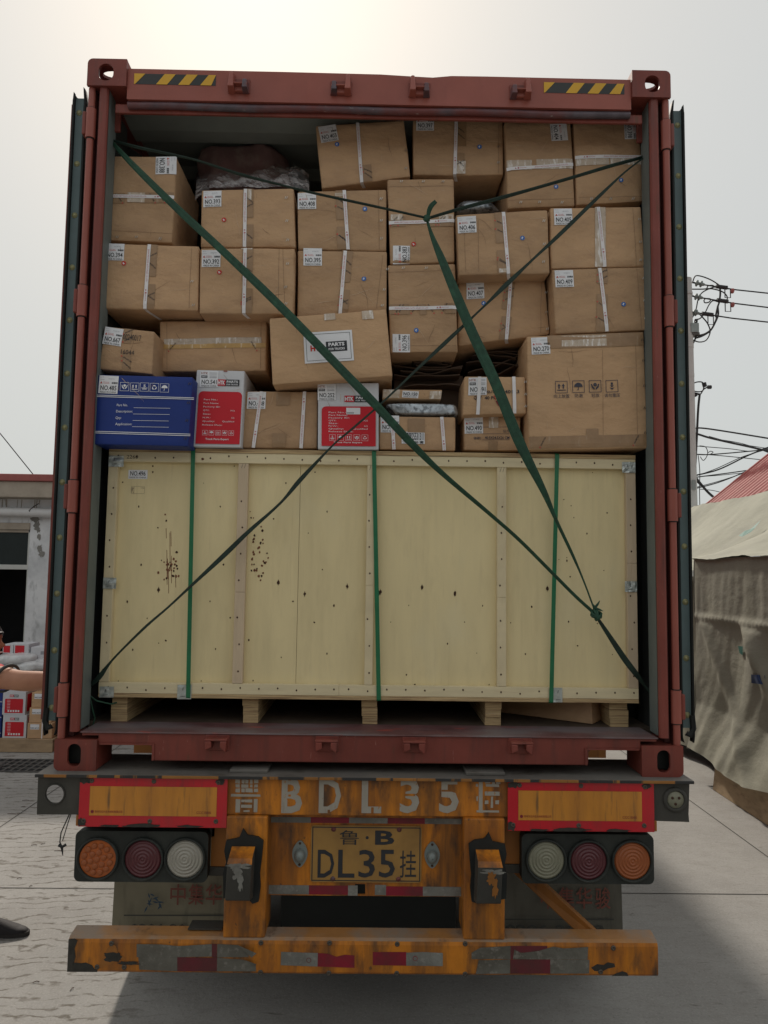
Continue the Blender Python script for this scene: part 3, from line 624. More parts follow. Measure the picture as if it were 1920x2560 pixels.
# middle panel with number plate
b = MB(); ho = [(-.052, .783), (-.052, .822), (-.012, .822), (-.012, .783)]
b.prism([[(-.3915, .778), (-.3915, 1.0995), (.3655, 1.0995), (.3655, .778)], ho], XZ, .030, .038, 'orange'); b.build('rear_panel', tr)
def tapestrip(name, Y, segs, curl=None):
    b = MB(plane(Y))
    for x0, x1, z0, z1, mt in segs: b.rect(x0, z0, x1, z1, mt, .0012)
    return b.build(name, tr)
a0 = [P(x, 2045, .03).x for x in (678, 777, 873, 969, 1062, 1157)]
tapestrip('reflective_tape', .03, [(a0[i], a0[i+1], 1.051, 1.072, ('tape_silver', 'tape_red')[i % 2]) for i in range(5)])
a0 = [P(x, 2230, .03).x for x in (671, 772, 870, 894)]; a1 = [P(x, 2230, .03).x for x in (937, 965, 1057, 1157)]
tapestrip('reflective_tape', .03, [(a0[0], a0[1], .782, .816, 'tape_silver'), (a0[1], a0[2], .782, .816, 'tape_red'), (a0[2], a0[3], .779, .817, 'tape_silver')])
tapestrip('reflective_tape', .03, [(a1[0], a1[1], .782, .820, 'tape_silver'), (a1[1], a1[2], .780, .815, 'tape_red'), (a1[2], a1[3], .780, .815, 'tape_silver')])
pl = bpy.data.objects.new('number_plate', None); COL.objects.link(pl); pl.parent = tr; pl.location = Vector((0, .028, .94))-tr.location
b = MB(); b.prism([rrect(-.226, .830, .205, 1.043, .012)], XZ, .0255, .029, 'plate_yellow'); b.build('plate_sheet', pl)
b = MB(plane(.0255)); b.frame(-.221, .835, .200, 1.038, .0035, 'ink')
def pt(ch, x0, y0, x1, y1, bold=.008): a, c, d, e_ = pxr(x0, y0, x1, y1, .0255); b.text(ch, a, c, d, e_, 'ink', .0014, bold, True)
pt('鲁', 849, 2075, 897, 2112, .0); pt('B', 938, 2076, 986, 2112, .03); b.disc(*(lambda q: (q.x, q.z))(P(918, 2094, .0255)), .006, 'ink')
pt('D', 795, 2124, 835, 2194); pt('L', 846, 2124, 886, 2194); pt('3', 897, 2124, 937, 2194); pt('5', 948, 2124, 987, 2194); pt('挂', 1000, 2126, 1040, 2194, .0)
b.build('plate_characters', pl)
for x, y in ((834, 2073), (998, 2074), (832, 2197), (996, 2198)):
    q = P(x, y, .0255); b = MB(); b.lathe((q.x, .0255, q.z), (0, -1, 0), [(.0095, 0), (.009, .002), (.006, .002), (.0055, .006), (0, .006)], 'worn_steel', 12); b.build('bolt', pl)
for x, y in ((750, 2133), (1080, 2136)):
    q = P(x, y, .03); b = MB(); n = 28
    sh = [(q.x+.030*math.cos(6.283*k/n)*(1-.35*abs(math.sin(6.283*k/n))**2), q.z+.05*math.sin(6.283*k/n)) for k in range(n)]
    b.prism([sh], XZ, .022, .0295, 'lamp_grey')
    b.add([(q.x+.022*math.cos(6.283*k/20)*math.cos(t), .022-.028*math.sin(t), q.z-.005+.026*math.sin(6.283*k/20)*math.cos(t)) for t in (0, .3, .6, .9, 1.2, 1.5) for k in range(20)],
          [(i*20+k, i*20+(k+1) % 20, (i+1)*20+(k+1) % 20, (i+1)*20+k) for i in range(5) for k in range(20)], 'lamp_grey', True)
    for dz in (.040, -.040): b.lathe((q.x, .022, q.z+dz), (0, -1, 0), [(.005, 0), (.004, .003), (0, .003)], 'knot', 10)
    b.build('plate_lamp', tr)
# stub buffers poking through torn rubber sleeves
def blob(b, cx, cz, rx, rz, mt, off, seed, rough=.12, n=40):
    rn = random.Random(seed); ph = [rn.uniform(0, 6.28) for _ in range(4)]
    b.poly([(cx+rx*max(-1, min(1, 1.25*math.cos(t)))*(1+rough*math.sin(5*t+ph[0])+rough*.6*math.sin(11*t+ph[1])), cz+rz*max(-1, min(1, 1.25*math.sin(t)))*(1+rough*.7*math.sin(7*t+ph[2])+rough*.5*math.sin(13*t+ph[3]))) for t in [6.2832*k/n for k in range(n)]], mt, off)
for i, (cx, cz) in enumerate(((-.470, .915), (.448, .912))):
    d = bpy.data.objects.new('bump_stop', None); COL.objects.link(d); d.parent = tr; d.location = Vector((cx, -.05, cz))-tr.location; DY = -.048
    b = MB(plane(-.052)); rn = random.Random(i+3)
    o = [(-.072, -.11), (-.076, -.02), (-.066, .02), (-.074, .06), (-.068, .098), (-.02, .108), (-.006, .142), (.012, .118), (.052, .112), (.072, .098), (.068, .04), (.062, -.02), (.066, -.07), (.060, -.122), (.038, -.13), (.02, -.112), (-.03, -.118)]
    if i: o = [(-x*.98, z*.95+.004) for x, z in reversed(o)]
    def inner(): return [(cx-.050, cz-.085), (cx+.045, cz-.085), (cx+.045, cz+.075), (cx-.050, cz+.075)]
    b.prism([[(cx+x, cz+z) for x, z in o]], XZ, -.064, -.0525, 'rubber'); b.build('rubber_sleeve', d, bevel=.003)
    b = MB(); x0, x1 = cx-.045, cx+.042; z0, z1 = cz-.088, cz+.068
    b.add([(x0, -0.065, z1+.010), (x1, -0.065, z1+.010), (x0, -0.128, z1-.010), (x1, -0.128, z1-.010), (x0-.002, -0.146, z1-.025), (x1+.002, -0.146, z1-.025), (x0-.007, -0.138, z0), (x1-.003, -0.138, z0), (x0-.007, -0.065, z0-.02), (x1-.003, -0.065, z0-.02)],
          [(0, 1, 3, 2), (2, 3, 5, 4)], 'orange')
    b.add(b.v[:], [(4, 5, 7, 6), (6, 7, 9, 8), (0, 2, 4, 6, 8), (1, 9, 7, 5, 3)], 'steel_dark')
    b.build('steel_stub', d, bevel=.004)
    b = MB(lambda x, z, off=0: Vector((x, -.146+.008*max(0, (z1-.025-z))/.13-off, z)))
    mt = 'tape_silver' if i == 0 else 'orange_dull'
    for k, (q, zz_, rx, rz) in enumerate(((-.004, .038, .036, .008), (-.008, .012, .014, .022), (.004, -.02, .009, .03), (-.012, .025, .01, .012))):
        blob(b, cx+q+(.012 if i else 0), cz+zz_-(.01 if i else 0), rx, rz, mt if k else 'tape_silver', .0012+k*.0006, k+9*i, .3)
    b.build('worn_paint', d)
# lamp clusters
def cluster(xs, z0, z1, lamps):
    d = bpy.data.objects.new('tail_lamp_cluster', None); COL.objects.link(d); d.parent = tr; d.location = Vector((sum(xs)/2, 0, .93))-tr.location
    b = MB(); b.prism([rrect(xs[0], z0, xs[1], z1, .022)], XZ, -.010, .035, 'lamp_black'); b.build('lamp_housing', d, bevel=.003)
    for px, py, mt, style in lamps:
        q = P(px, py, -.012); c = Vector((q.x, -.010, q.z)); e_ = bpy.data.objects.new('tail_lamp', None); COL.objects.link(e_); e_.parent = d; e_.location = c-d.location-tr.location
        b = MB(); b.lathe(c, (0, -1, 0), [(.080, 0), (.080, .010), (.076, .015), (.072, .013), (.070, .004)], 'lamp_black', 40); b.build('lamp_rim', e_)
        b = MB(); R0 = .069; prof = []
        if style == 'rings':
            for k in range(61):
                r = R0*(1-k/60); prof.append((max(r, 0), .006+.007*(1-(r/R0)**2)+.0016*math.cos(r/R0*2*math.pi*5.5)))
            b.lathe(c, (0, -1, 0), prof, mt, 40)
        else:
            b.lathe(c, (0, -1, 0), [(R0*(1-k/10), .006+.006*(1-(1-k/10)**2)) for k in range(11)], mt, 40)
            for (n, rad) in ((1, 0), (6, .026), (12, .050)):
                for k in range(n):
                    a = 6.283*k/n+.26; b.lathe(c+Vector((rad*math.cos(a), 0, rad*math.sin(a))), (0, -1, 0), [(.0115, .007+.004*(1-(rad/R0)**2)), (.0105, .0115+.004*(1-(rad/R0)**2)), (.006, .0135+.004*(1-(rad/R0)**2)), (0, .014+.004*(1-(rad/R0)**2))], 'lens_amber_dim', 12)
        b.build('lens', e_)
cluster((-1.123, -.616), .838, 1.026, ((245, 2146, 'lens_amber', 'led'), (358, 2147, 'lens_red', 'rings'), (463, 2147, 'lens_white', 'rings')))
cluster((.588, 1.099), .846, 1.031, ((1365, 2150, 'lens_dull', 'rings'), (1471, 2152, 'lens_red', 'rings'), (1580, 2152, 'lens_amber_dim', 'rings')))
B('lamp_bracket', -1.10, -.60, .036, .06, .99, 1.10, 'steel_dark'); B('lamp_bracket', .60, 1.09, .036, .06, .99, 1.10, 'steel_dark')
B('side_plate', -.615, -.5505, .036, .05, .88, 1.0995, 'orange_dull'); B('side_plate', .5245, .60, .036, .05, .90, 1.0995, 'orange_dull')
B('side_plate_foot', -.62, -.5505, .034, .0505, .845, .879, 'steel_dark'); B('side_plate_foot', .5245, .60, .034, .0505, .865, .899, 'steel_dark')
# bumper: folded box section
b = MB(); y0 = -.060; ye = .015
sec = [(y0+.006, .534), (y0, .542), (y0, .640), (y0+.004, .652), (y0+.014, .660), (ye, .668), (ye, .534)]
for xa, xb, zo in ((-1.112, -.553, 0), (-.553, .525, -.001), (.525, 1.090, 0)):
    n = len(sec); v = [(x, a, c+zo) for x in (xa, xb) for a, c in sec]
    for i in range(n):
        j = (i+1) % n; mt = 'orange_top' if i in (3, 4) else 'orange'
        b.add([v[i], v[j], v[j+n], v[i+n]], [(0, 1, 2, 3)], mt)
    if xa < -1: b.add(v[:n], [tuple(range(n))], 'orange_dull')
    if xb > 1: b.add(v[n:], [tuple(reversed(range(n)))], 'orange_dull')
b.build('bumper_bar', tr)
Yb = y0
b = MB(plane(Yb))
b.poly([(-1.112, .536), (-1.112, .652), (-1.090, .655), (-1.078, .648), (-1.088, .62), (-1.083, .59), (-1.092, .556), (-1.09, .5695), (-1.06, .567), (-1.045, .570), (-1.02, .560), (-1.012, .548), (-1.0, .543), (-1.0, .536)], 'grime', .0012)
b.poly([(-1.0, .548), (-.985, .58), (-.965, .622), (-.948, .636), (-.935, .628), (-.925, .60), (-.905, .592), (-.9, .585), (-.93, .578), (-.95, .565), (-.975, .556)], 'orange_dull', .0013)
b.build('grime_patch', tr); b = MB(plane(Yb)); blob(b, -.945, .590, .030, .016, 'grime', .002, 4); blob(b, -.885, .569, .036, .006, 'grime', .002, 5, .2)
b.build('grime_patch', tr); b = MB(plane(Yb))
b.poly([(.838, .565), (.86, .578), (.885, .575), (.90, .585), (.925, .580), (.928, .568), (.90, .562), (.88, .552), (.85, .553)], 'grime', .0013)
b.build('grime_patch', tr); b = MB(plane(Yb))
b.poly([(.915, .536), (.93, .545), (.955, .553), (.972, .548), (.978, .536)], 'grime', .0013)
b.build('grime_patch', tr)
def pr2(x, y): q = P(x, y, Yb); return q.x, q.z
def pgon(b, pts, mt, off=.0012): b.poly([pr2(*q) for q in pts], mt, off)
def zG(x, y): return (150+x/2.37, 2200+y/2.37)
def zH(x, y): return (550+x/2.37, 1880+y/2.37)
def zI(x, y): return (1150+x/2.155, 2080+y/2.155)
b = MB(plane(Yb))
pgon(b, [zG(455, 378), zG(600, 380), zG(700, 390), zG(800, 384), zG(900, 378), zG(900, 452), zG(690, 456), zG(455, 456)], 'tape_faded', .0020)
pgon(b, [zG(900, 378), zG(930, 378), zG(930, 460), zG(900, 455)], 'tape_red_faded', .0012)
pgon(b, [zG(465, 456), zG(695, 456), zG(695, 540), zG(470, 530)], 'tape_faded', .0012); pgon(b, [zG(695, 456), zG(932, 460), zG(930, 540), zG(695, 540)], 'tape_red_faded', .0012)
pgon(b, [zG(932, 378), zG(1050, 384), zG(1110, 425), zG(1120, 455), zG(932, 458)], 'tape_faded', .0012); pgon(b, [zG(932, 460), zG(1080, 470), zG(1160, 505), zG(1162, 540), zG(930, 540)], 'tape_faded', .0012)
b.build('reflective_tape', tr)
b = MB()
for pts, dy in (([zG(1050, 384), zG(1165, 435), zG(1135, 460)], (0, .02, .012)), ([zG(1085, 470), zG(1165, 500), zG(1150, 512)], (0, .012, .004))):
    v = [P(x, y, Yb-.002-q) for (x, y), q in zip(pts, dy)]; b.add(v+[p+Vector((0, -.0006, .0003)) for p in v], [(0, 1, 2), (5, 4, 3)], 'tape_faded')
b.build('peeling_tape', tr)
b = MB(plane(Yb)); pgon(b, [zH(362, 1183), zH(580, 1190), zH(578, 1270), zH(360, 1262)], 'tape_silver'); pgon(b, [zH(580, 1190), zH(640, 1194), zH(690, 1212), zH(740, 1200), zH(797, 1204), zH(797, 1278), zH(578, 1270)], 'tape_red')
q = pr2(*zH(526, 1232)); b.disc(q[0], q[1], .009, 'tape_red', .002); b.disc(q[0], q[1], .007, 'tape_silver', .0024); b.build('reflective_tape', tr)
b = MB(plane(Yb)); pgon(b, [zH(905, 1184), zH(1103, 1184), zH(1103, 1265), zH(905, 1262)], 'tape_red'); pgon(b, [zH(1103, 1188), zH(1200, 1184), zH(1320, 1190), zH(1320, 1268), zH(1103, 1265)], 'tape_silver')
q = pr2(*zH(1156, 1222)); b.disc(q[0], q[1], .009, 'tape_red', .002); b.disc(q[0], q[1], .007, 'tape_silver', .0024); b.build('reflective_tape', tr)
b = MB(plane(Yb)); pgon(b, [zI(62, 650), zI(110, 622), zI(272, 613), zI(272, 684), zI(62, 684)], 'tape_faded'); pgon(b, [zI(100, 690), zI(270, 686), zI(270, 762), zI(85, 764)], 'tape_faded')
pgon(b, [zI(272, 613), zI(470, 613), zI(470, 630), zI(360, 655), zI(290, 640), zI(285, 684), zI(272, 684)], 'tape_red_faded'); pgon(b, [zI(285, 684), zI(292, 632), zI(330, 650), zI(420, 640), zI(500, 616), zI(560, 626), zI(690, 618), zI(686, 686)], 'tape_faded', .002)
pgon(b, [zI(272, 686), zI(486, 686), zI(486, 762), zI(272, 762)], 'tape_red_faded'); pgon(b, [zI(486, 686), zI(697, 688), zI(695, 762), zI(486, 762)], 'tape_faded'); b.build('reflective_tape', tr)
for x, y in [zG(305, 376), zG(220, 515), zG(380, 516), zG(1190, 372), zG(1188, 548), zG(1597, 373), zG(1593, 552)]+[zI(826, 625), zI(757, 753), zI(28, 602), zI(28, 766)]+[zH(1050, 1138), zH(1047, 1312)]:
    q = P(x, y, Yb); b = MB(); b.lathe((q.x, Yb, q.z), (0, -1, 0), [(.0095, 0), (.008, .004), (.004, .004), (.003, .002), (0, .002)], 'staple_dark', 12); b.build('bolt', tr)
b = MB(); a = P(*zG(765, 290), .0); c = P(*zG(965, 285), .0); b.box(a.x, c.x, -.02, .05, .6695, .674, 'steel_dark'); b.build('hinge_plate', tr)
# diagonal brace and hidden chassis
b = MB(); p0 = P(1262, 2215, .28); p1 = P(1425, 2335, .05)
b.hexa([(.53, .20, .86), (.53, .20, .93), (1.02, .09, .52), (.94, .09, .52)], [(.53, .26, .86), (.53, .26, .93), (1.02, .15, .52), (.94, .15, .52)], 'orange_dull'); b.build('diagonal_brace', tr, bevel=.004)
for s in (-1, 1):
    B('chassis_rail', s*.5-.07, s*.5+.07, .11, 11.8, .93, 1.2, 'orange_dull', 0)
for k in range(7): B('cross_member', -1.2, 1.2, .9+k*1.75, 1.0+k*1.75, 1.1, 1.235, 'orange_dull', 0)
for y in (1.45, 2.75, 4.05):
    b = MB(); b.tube([(-.95, y, .52), (.95, y, .52)], .07, 'steel_dark', 12); b.build('axle', tr)
    for s in (-1, 1):
        d = bpy.data.objects.new('wheel', None); COL.objects.link(d); d.parent = tr; d.location = Vector((s*.98, y, .52))-tr.location
        b = MB()
        for xo in (.84, 1.12): b.lathe((s*xo-.12, y, .52), (1, 0, 0), [(.28, 0), (.48, .005), (.515, .03), (.515, .21), (.48, .235), (.28, .24)], 'tyre', 36)
        b.build('tyre', d)
        b = MB(); b.lathe((s*1.1, y, .52), (s, 0, 0), [(.28, .1), (.26, .02), (.14, 0), (.13, .10), (0, .11)], 'steel_dark', 24); b.build('rim', d)
B('gap_shade', -.42, .42, .75, .9, .25, 1.05, 'rubber', 0)  # black block added to darken the gap between the uprights
# mud flaps
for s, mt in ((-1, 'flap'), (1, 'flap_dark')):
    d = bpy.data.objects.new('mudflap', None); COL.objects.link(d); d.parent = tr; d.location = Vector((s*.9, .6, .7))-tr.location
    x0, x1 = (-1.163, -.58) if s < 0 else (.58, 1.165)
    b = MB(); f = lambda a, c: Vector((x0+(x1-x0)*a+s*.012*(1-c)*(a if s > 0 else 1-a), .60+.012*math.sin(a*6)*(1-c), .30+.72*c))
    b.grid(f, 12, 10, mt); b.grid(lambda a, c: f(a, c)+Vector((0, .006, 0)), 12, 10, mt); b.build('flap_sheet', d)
    b = MB(lambda x, z, off=0: Vector((x, .586-off, z)))
    Yf = .586; red = 'flap_red' if s < 0 else 'flap_red'
    def fp(x, y): q = P(x, y, Yf); return q.x, q.z
    xs_ = [(425, 465), (470, 510), (513, 556), (560, 600)] if s < 0 else [(1352, 1388), (1396, 1436), (1440, 1480), (1488, 1526)]
    ys_ = (2210, 2262) if s < 0 else (2218, 2272)
    for ch, (xa, xb) in zip('中集华骏', xs_):
        a = fp(xa, ys_[1]); c = fp(xb, ys_[0]); b.text(ch, a[0], a[1], c[0], c[1], red, .001, .008, True)
    a = fp(310, 2288) if s < 0 else fp(1262, 2298); c = fp(600, 2288) if s < 0 else fp(1535, 2298); b.line(a[0], a[1], c[0], c[1], .006, 'flap_ink', .001)
    a = fp(325, 2335) if s < 0 else fp(1262, 2338); c = fp(520, 2310) if s < 0 else fp(1510, 2312); b.text('0206-20 39', a[0], a[1], c[0], c[1], 'flap_ink', .001, .03, True)
    if s < 0:   # bamboo sprays only
        for i in range(13):
            rn = random.Random(i); q = fp(385+rn.uniform(-25, 20), 2250+rn.uniform(-22, 14)); an = rn.uniform(-2.4, .6); ln = rn.uniform(.025, .045)
            e_ = (q[0]+ln*math.cos(an), q[1]+ln*math.sin(an)); mx_ = ((q[0]+e_[0])/2, (q[1]+e_[1])/2); nx = (-math.sin(an)*.004, math.cos(an)*.004)
            b.poly([q, (mx_[0]+nx[0], mx_[1]+nx[1]), e_, (mx_[0]-nx[0], mx_[1]-nx[1])], 'flap_blue', .001+i*.0001)
    b.build('flap_lettering', d)
b = MB(); b.tube([(-1.145, -.02, 1.094), (-1.15, -.04, 1.07), (-1.165, -.045, 1.03), (-1.168, -.045, .995), (-1.160, -.04, .975)], .0025, 'cable', 6); b.tube([(-1.140, -.02, 1.094), (-1.148, -.035, 1.05), (-1.158, -.045, 1.0)], .002, 'cable', 6)
b.tube([(-1.172, -.045, .985), (-1.158, -.045, .978), (-1.146, -.04, .985)], .006, 'cable', 6); b.tube([(-1.160, -.045, .98), (-1.154, -.045, .945)], [.006, .001], 'cable', 6); b.build('tie_wire', tr)
for x0, x1 in ((575, 670), (1164, 1262)):
    a = P(x0, 1925, -.01); c = P(x1, 1925, -.01)
    b = MB(); b.box(a.x, c.x, -.02, .09, 1.2496, 1.263, 'deck'); b.build('deck_shim', tr, bevel=.003)
# ================================================================== plywood crate
CY = .15
cx0, cx1, cz0, cz1 = -1.119, 1.106, 1.503, 2.538
cr = empty('wooden_crate', (0, .9, 1.398), 'big pale plywood crate numbered NO.496, bound with three green bands, filling the lower container', 'wooden crate')
def XP(x, y): return P(x, y, CY).x
def ZP(x, y): return P(x, y, CY).z
seams = [cx0+.03, XP(742, 1440), XP(1084, 1440)+.08, cx1-.03]
seams = [cx0+.02, XP(744, 1440), cx1-.02]
rn = random.Random(5)
def dots(b, lst, mt='knot', off=.0008):
    for i, (x, y, r) in enumerate(lst):
        q = P(x, y, CY+.024); b.disc(q.x, q.z, r, mt, off+i*.00001, 9, r*rn.uniform(.9, 1.7), .25, i)
zJ = z_(230, 1100, 2.765); zK = z_(1300, 1100, 4.1475); zL = z_(200, 1480, 2.37); zM = z_(900, 1480, 1.952)
kn = {0: [], 1: []}
pts = [zJ(*p) for p in ((420, 180), (323, 460), (455, 606), (340, 862), (887, 460), (909, 862), (770, 298), (983, 180), (212, 292), (420, 222), (1255, 545), (1495, 643), (1625, 495), (1592, 895), (1340, 298), (1542, 222))]
pts += [zK(*p) for p in ((752, 336), (455, 618), (530, 682), (903, 755), (695, 970), (558, 805), (520, 1418), (485, 1220), (487, 1252), (870, 1353), (404, 1240))]
pts += [zL(*p) for p in ((280, 57), (398, 156), (466, 303), (508, 288), (312, 342), (770, 55), (890, 152), (803, 338), (1000, 285), (1192, 388), (1388, 180), (1463, 365), (1504, 80), (1262, 55), (1025, 525), (227, 528), (718, 527))]
pts += [zM(*p) for p in ((238, 65), (150, 147), (510, 147), (427, 253), (570, 298), (226, 404), (598, 67), (735, 150), (838, 72), (1018, 145), (1158, 153), (807, 303), (1062, 262), (1232, 305), (268, 452), (630, 452))]
for p in pts: kn[0 if p[0] < 744 else 1].append((p[0], p[1], rn.uniform(.0018, .0036)))
big = [zJ(460, 1035), zJ(1288, 985), zJ(1470, 1065), zM(100, 0), zM(463, 8), zK(283, 1540), (1055, 1468), (947, 1483), (868, 1466)]
for p in big: kn[0 if p[0] < 744 else 1].append((p[0], p[1], .0055))
for i in (0, 1):
    b = MB(); b.box(seams[i]+(.0008 if i else 0), seams[i+1]-(.0008 if not i else 0), CY+.025, CY+.034, cz0+.02, cz1-.02, 'ply')
    b.F = lambda x, z, off=0: Vector((x, CY+.025-off, z))
    dots(b, kn[i])
    for x, y, r in kn[i]:
        if r > .005: q = P(x, y, CY+.024); b.poly([(q.x-.003, q.z), (q.x, q.z+.014), (q.x+.003, q.z), (q.x, q.z-.014)], 'knot', .0017)
    st = []
    if i == 0:
        rs = random.Random(2)
        c0 = [(585, 775), (565, 823), (518, 843), (540, 845), (527, 858), (550, 862), (585, 870), (515, 862), (568, 886), (590, 890), (538, 884), (548, 900), (565, 905), (533, 903), (518, 897), (560, 940), (580, 942), (598, 940), (515, 955), (498, 965), (498, 845), (480, 833), (580, 838), (505, 515), (513, 558), (458, 917), (572, 860), (545, 870), (530, 895)]
        st += [(*zJ(x, y), rs.uniform(.0028, .005)) for x, y in c0]
        c1 = [(1093, 495), (1100, 537), (1117, 538), (1170, 600), (1178, 627), (1180, 690), (1182, 715), (1165, 712), (1155, 742), (1148, 748), (1123, 660), (1120, 683), (1115, 705), (1113, 690), (1115, 775), (1120, 790), (1110, 815), (1105, 825), (1158, 775), (1210, 783), (1218, 815), (1185, 838), (1195, 850), (1203, 845), (1175, 870), (1140, 890), (1138, 902), (1123, 900), (1103, 902), (1183, 920), (1153, 940), (1173, 940), (1165, 970), (1105, 860), (1120, 860)]
        st += [(*zJ(x, y), rs.uniform(.0022, .0048)) for x, y in c1]
        for j, (x, y, r) in enumerate(st): q = P(x, y, CY+.024); b.disc(q.x, q.z, r, 'stain_rust' if j % 3 else 'knot', .0009+j*.00001, 9, r*1.2, .3, j)
        for j, (x, ya, yb_) in enumerate(((545, 630, 735), (517, 760, 1000), (548, 800, 990), (528, 900, 1060), (577, 930, 1020), (512, 610, 680), (538, 640, 900), (522, 820, 960))):
            a = P(*zJ(x, ya), CY+.024); c = P(*zJ(x+2, yb_), CY+.024); b.line(a.x, a.z, c.x, c.z, .0022, 'stain_rust', .0006)
    b.build('plywood_panel', cr)
b = MB(); b.box(cx0+.02, cx0+.034, CY+.034, 1.6, cz0+.02, cz1-.02, 'ply'); b.box(cx1-.034, cx1-.02, CY+.034, 1.6, cz0+.02, cz1-.02, 'ply'); b.box(cx0+.02, cx1-.02, 1.6, 1.61, cz0+.02, cz1-.02, 'ply'); b.build('side_panels', cr)
b = MB(); b.box(cx0, cx1, CY-.002, 1.63, cz1-.018, cz1, 'ply_edge'); b.build('lid', cr, bevel=.001)
b = MB(); b.box(cx0, cx1, CY-.001, 1.63, cz0, cz0+.016, 'ply_edge'); b.build('base_board', cr, bevel=.001)
def nails(b, pts):
    for i, (x, z) in enumerate(pts): b.disc(x, z, .0034, 'knot', .0007, 8, .0044, .2, i)
def rail(z0, z1, splits):
    xs = [cx0]+splits+[cx1]
    for i in range(len(xs)-1):
        b = MB(); b.box(xs[i]+(.0006 if i else 0), xs[i+1], CY, CY+.0245, z0, z1, 'rail_wood'); b.F = plane(CY); n = int((xs[i+1]-xs[i])/.075)
        nails(b, [(xs[i]+.04+(xs[i+1]-xs[i]-.06)*k/max(1, n-1), (z0+z1)/2+rn.uniform(-.008, .008)) for k in range(n)])
        if z0 > 2 and i == 0:
            q0 = P(*zJ(240, 128), CY); q1 = P(*zJ(320, 103), CY); b.text('2260', q0.x, q0.z, q1.x, q1.z, 'ink', .001, 0)
            c = P(*zJ(765, 131), CY); b.disc(c.x, c.z, .006, 'stain_rust', .0009, 12, .005, .2); b.disc(c.x, c.z, .003, 'knot', .0014)
        b.build('rail', cr, bevel=.0015)
rail(2.478, 2.5195, []); rail(1.5195, 1.563, [XP(847, 1730)])
vb = [((270, 284), (248, 283), 'batten'), ((596, 622), (580, 605), 'batten_pink'), ((917, 935), (912, 935), 'batten'), ((1242, 1264), (1244, 1268), 'batten'), ((1566, 1589), (1570, 1596), 'batten_pink')]
for (a, c), (d, e_), mt in vb:
    xa = (XP(a, 1180)+XP(d, 1690))/2; xb = (XP(c, 1180)+XP(e_, 1690))/2
    if a == 270: xa = cx0
    if a == 1566: xb = cx1
    cuts = [1.5635, 2.0+.08*math.sin(a), 2.4775]
    for k in range(2):
        b = MB(); b.box(xa, xb, CY+.001, CY+.0245, cuts[k]+.0006, cuts[k+1], mt); b.F = plane(CY+.001)
        nails(b, [((xa+xb)/2+rn.uniform(-.008, .008), cuts[k]+.05+j*.11) for j in range(int((cuts[k+1]-cuts[k])/.115))]); 
        if k and 500 < a < 1500: 
            q = (xa+xb)/2; b.line(q-.008, cuts[2]-.02, q-.002, cuts[2]-.0, .0012, 'ink', .001); b.line(q+.004, cuts[2]-.02, q+.010, cuts[2]-.0, .0012, 'ink', .001)
        b.build('batten', cr, bevel=.0015)
for px, top in ((300, 1), (625, 1), (925, 1), (1232, 1), (1548, 1)):
    pass
for x0, x1 in ((280, 318), (607, 645), (905, 942), (1214, 1252), (1524, 1569)):
    a = P(x0, 1770, .19).x; c = P(x1, 1770, .19).x; b = MB()
    for k in range(3): b.box(a+rn.uniform(-.003, .003), c+rn.uniform(-.003, .003), .19+rn.uniform(-.004, .004), 1.5, 1.3985+k*.0345, 1.3985+(k+1)*.0345-.0008, 'ply_edge')
    b.build('skid', cr)
for (x0, y0, x1, y1, s) in ((273, 1139, 309, 1167, 1), (259, 1444, 290, 1472, 1), (250, 1716, 284, 1744, 2), (444, 1712, 478, 1748, 3), (1555, 1155, 1588, 1182, 4), (1562, 1453, 1592, 1480, 5), (1381, 1719, 1406, 1756, 6)):
    a = P(x0, y0, CY-.003); c = P(x1, y1, CY-.003); b = MB(); rs = random.Random(s)
    b.grid(lambda u, v: Vector((a.x+(c.x-a.x)*u, CY-.0035-.003*noise.noise(Vector((u*3, v*3, s))), c.z+(a.z-c.z)*v)), 6, 6, 'zinc', False)
    if s in (1, 2): b.box(a.x-.0015, a.x, CY-.003, CY+.05, c.z, a.z, 'zinc')
    if s in (4, 5): b.box(c.x, c.x+.0015, CY-.003, CY+.05, c.z, a.z, 'zinc')
    b.F = plane(CY-.005)
    b.line(a.x+.012, a.z-.010, a.x+.010, a.z-.024, .003, 'frame_white', .0006); b.line(a.x+.024, a.z-.010, a.x+.022, a.z-.022, .002, 'ink', .0006); b.line(a.x+.014, c.z+.010, a.x+.034, c.z+.012, .0015, 'ink', .0006)
    b.build('metal_clip', cr)
for (xa, ya, xb, yb_) in ((483, 1121, 470, 1748), (935, 1128, 947, 1750), (1393, 1133, 1378, 1755)):
    p0 = P(xa, ya, CY-.006); p1 = P(xb, yb_, CY-.006); wd = .0088
    b = MB()
    path = [(p0.x, .6, cz1+.002), (p0.x, CY-.002, cz1+.002), (p0.x, CY-.006, cz1-.004)]+[(p0.x+(p1.x-p0.x)*t, CY-.0065, cz1-.004+(cz0+.004-cz1+.004)*t) for t in (.25, .5, .75, 1)]+[(p1.x, CY-.002, cz0-.002), (p1.x, .6, cz0-.002)]
    v = []
    for x, y, z in path: v += [(x-wd, y, z), (x+wd, y, z)]
    b.add(v, [(2*i, 2*i+1, 2*i+3, 2*i+2) for i in range(len(path)-1)], 'band_green'); b.build('green_band', cr)
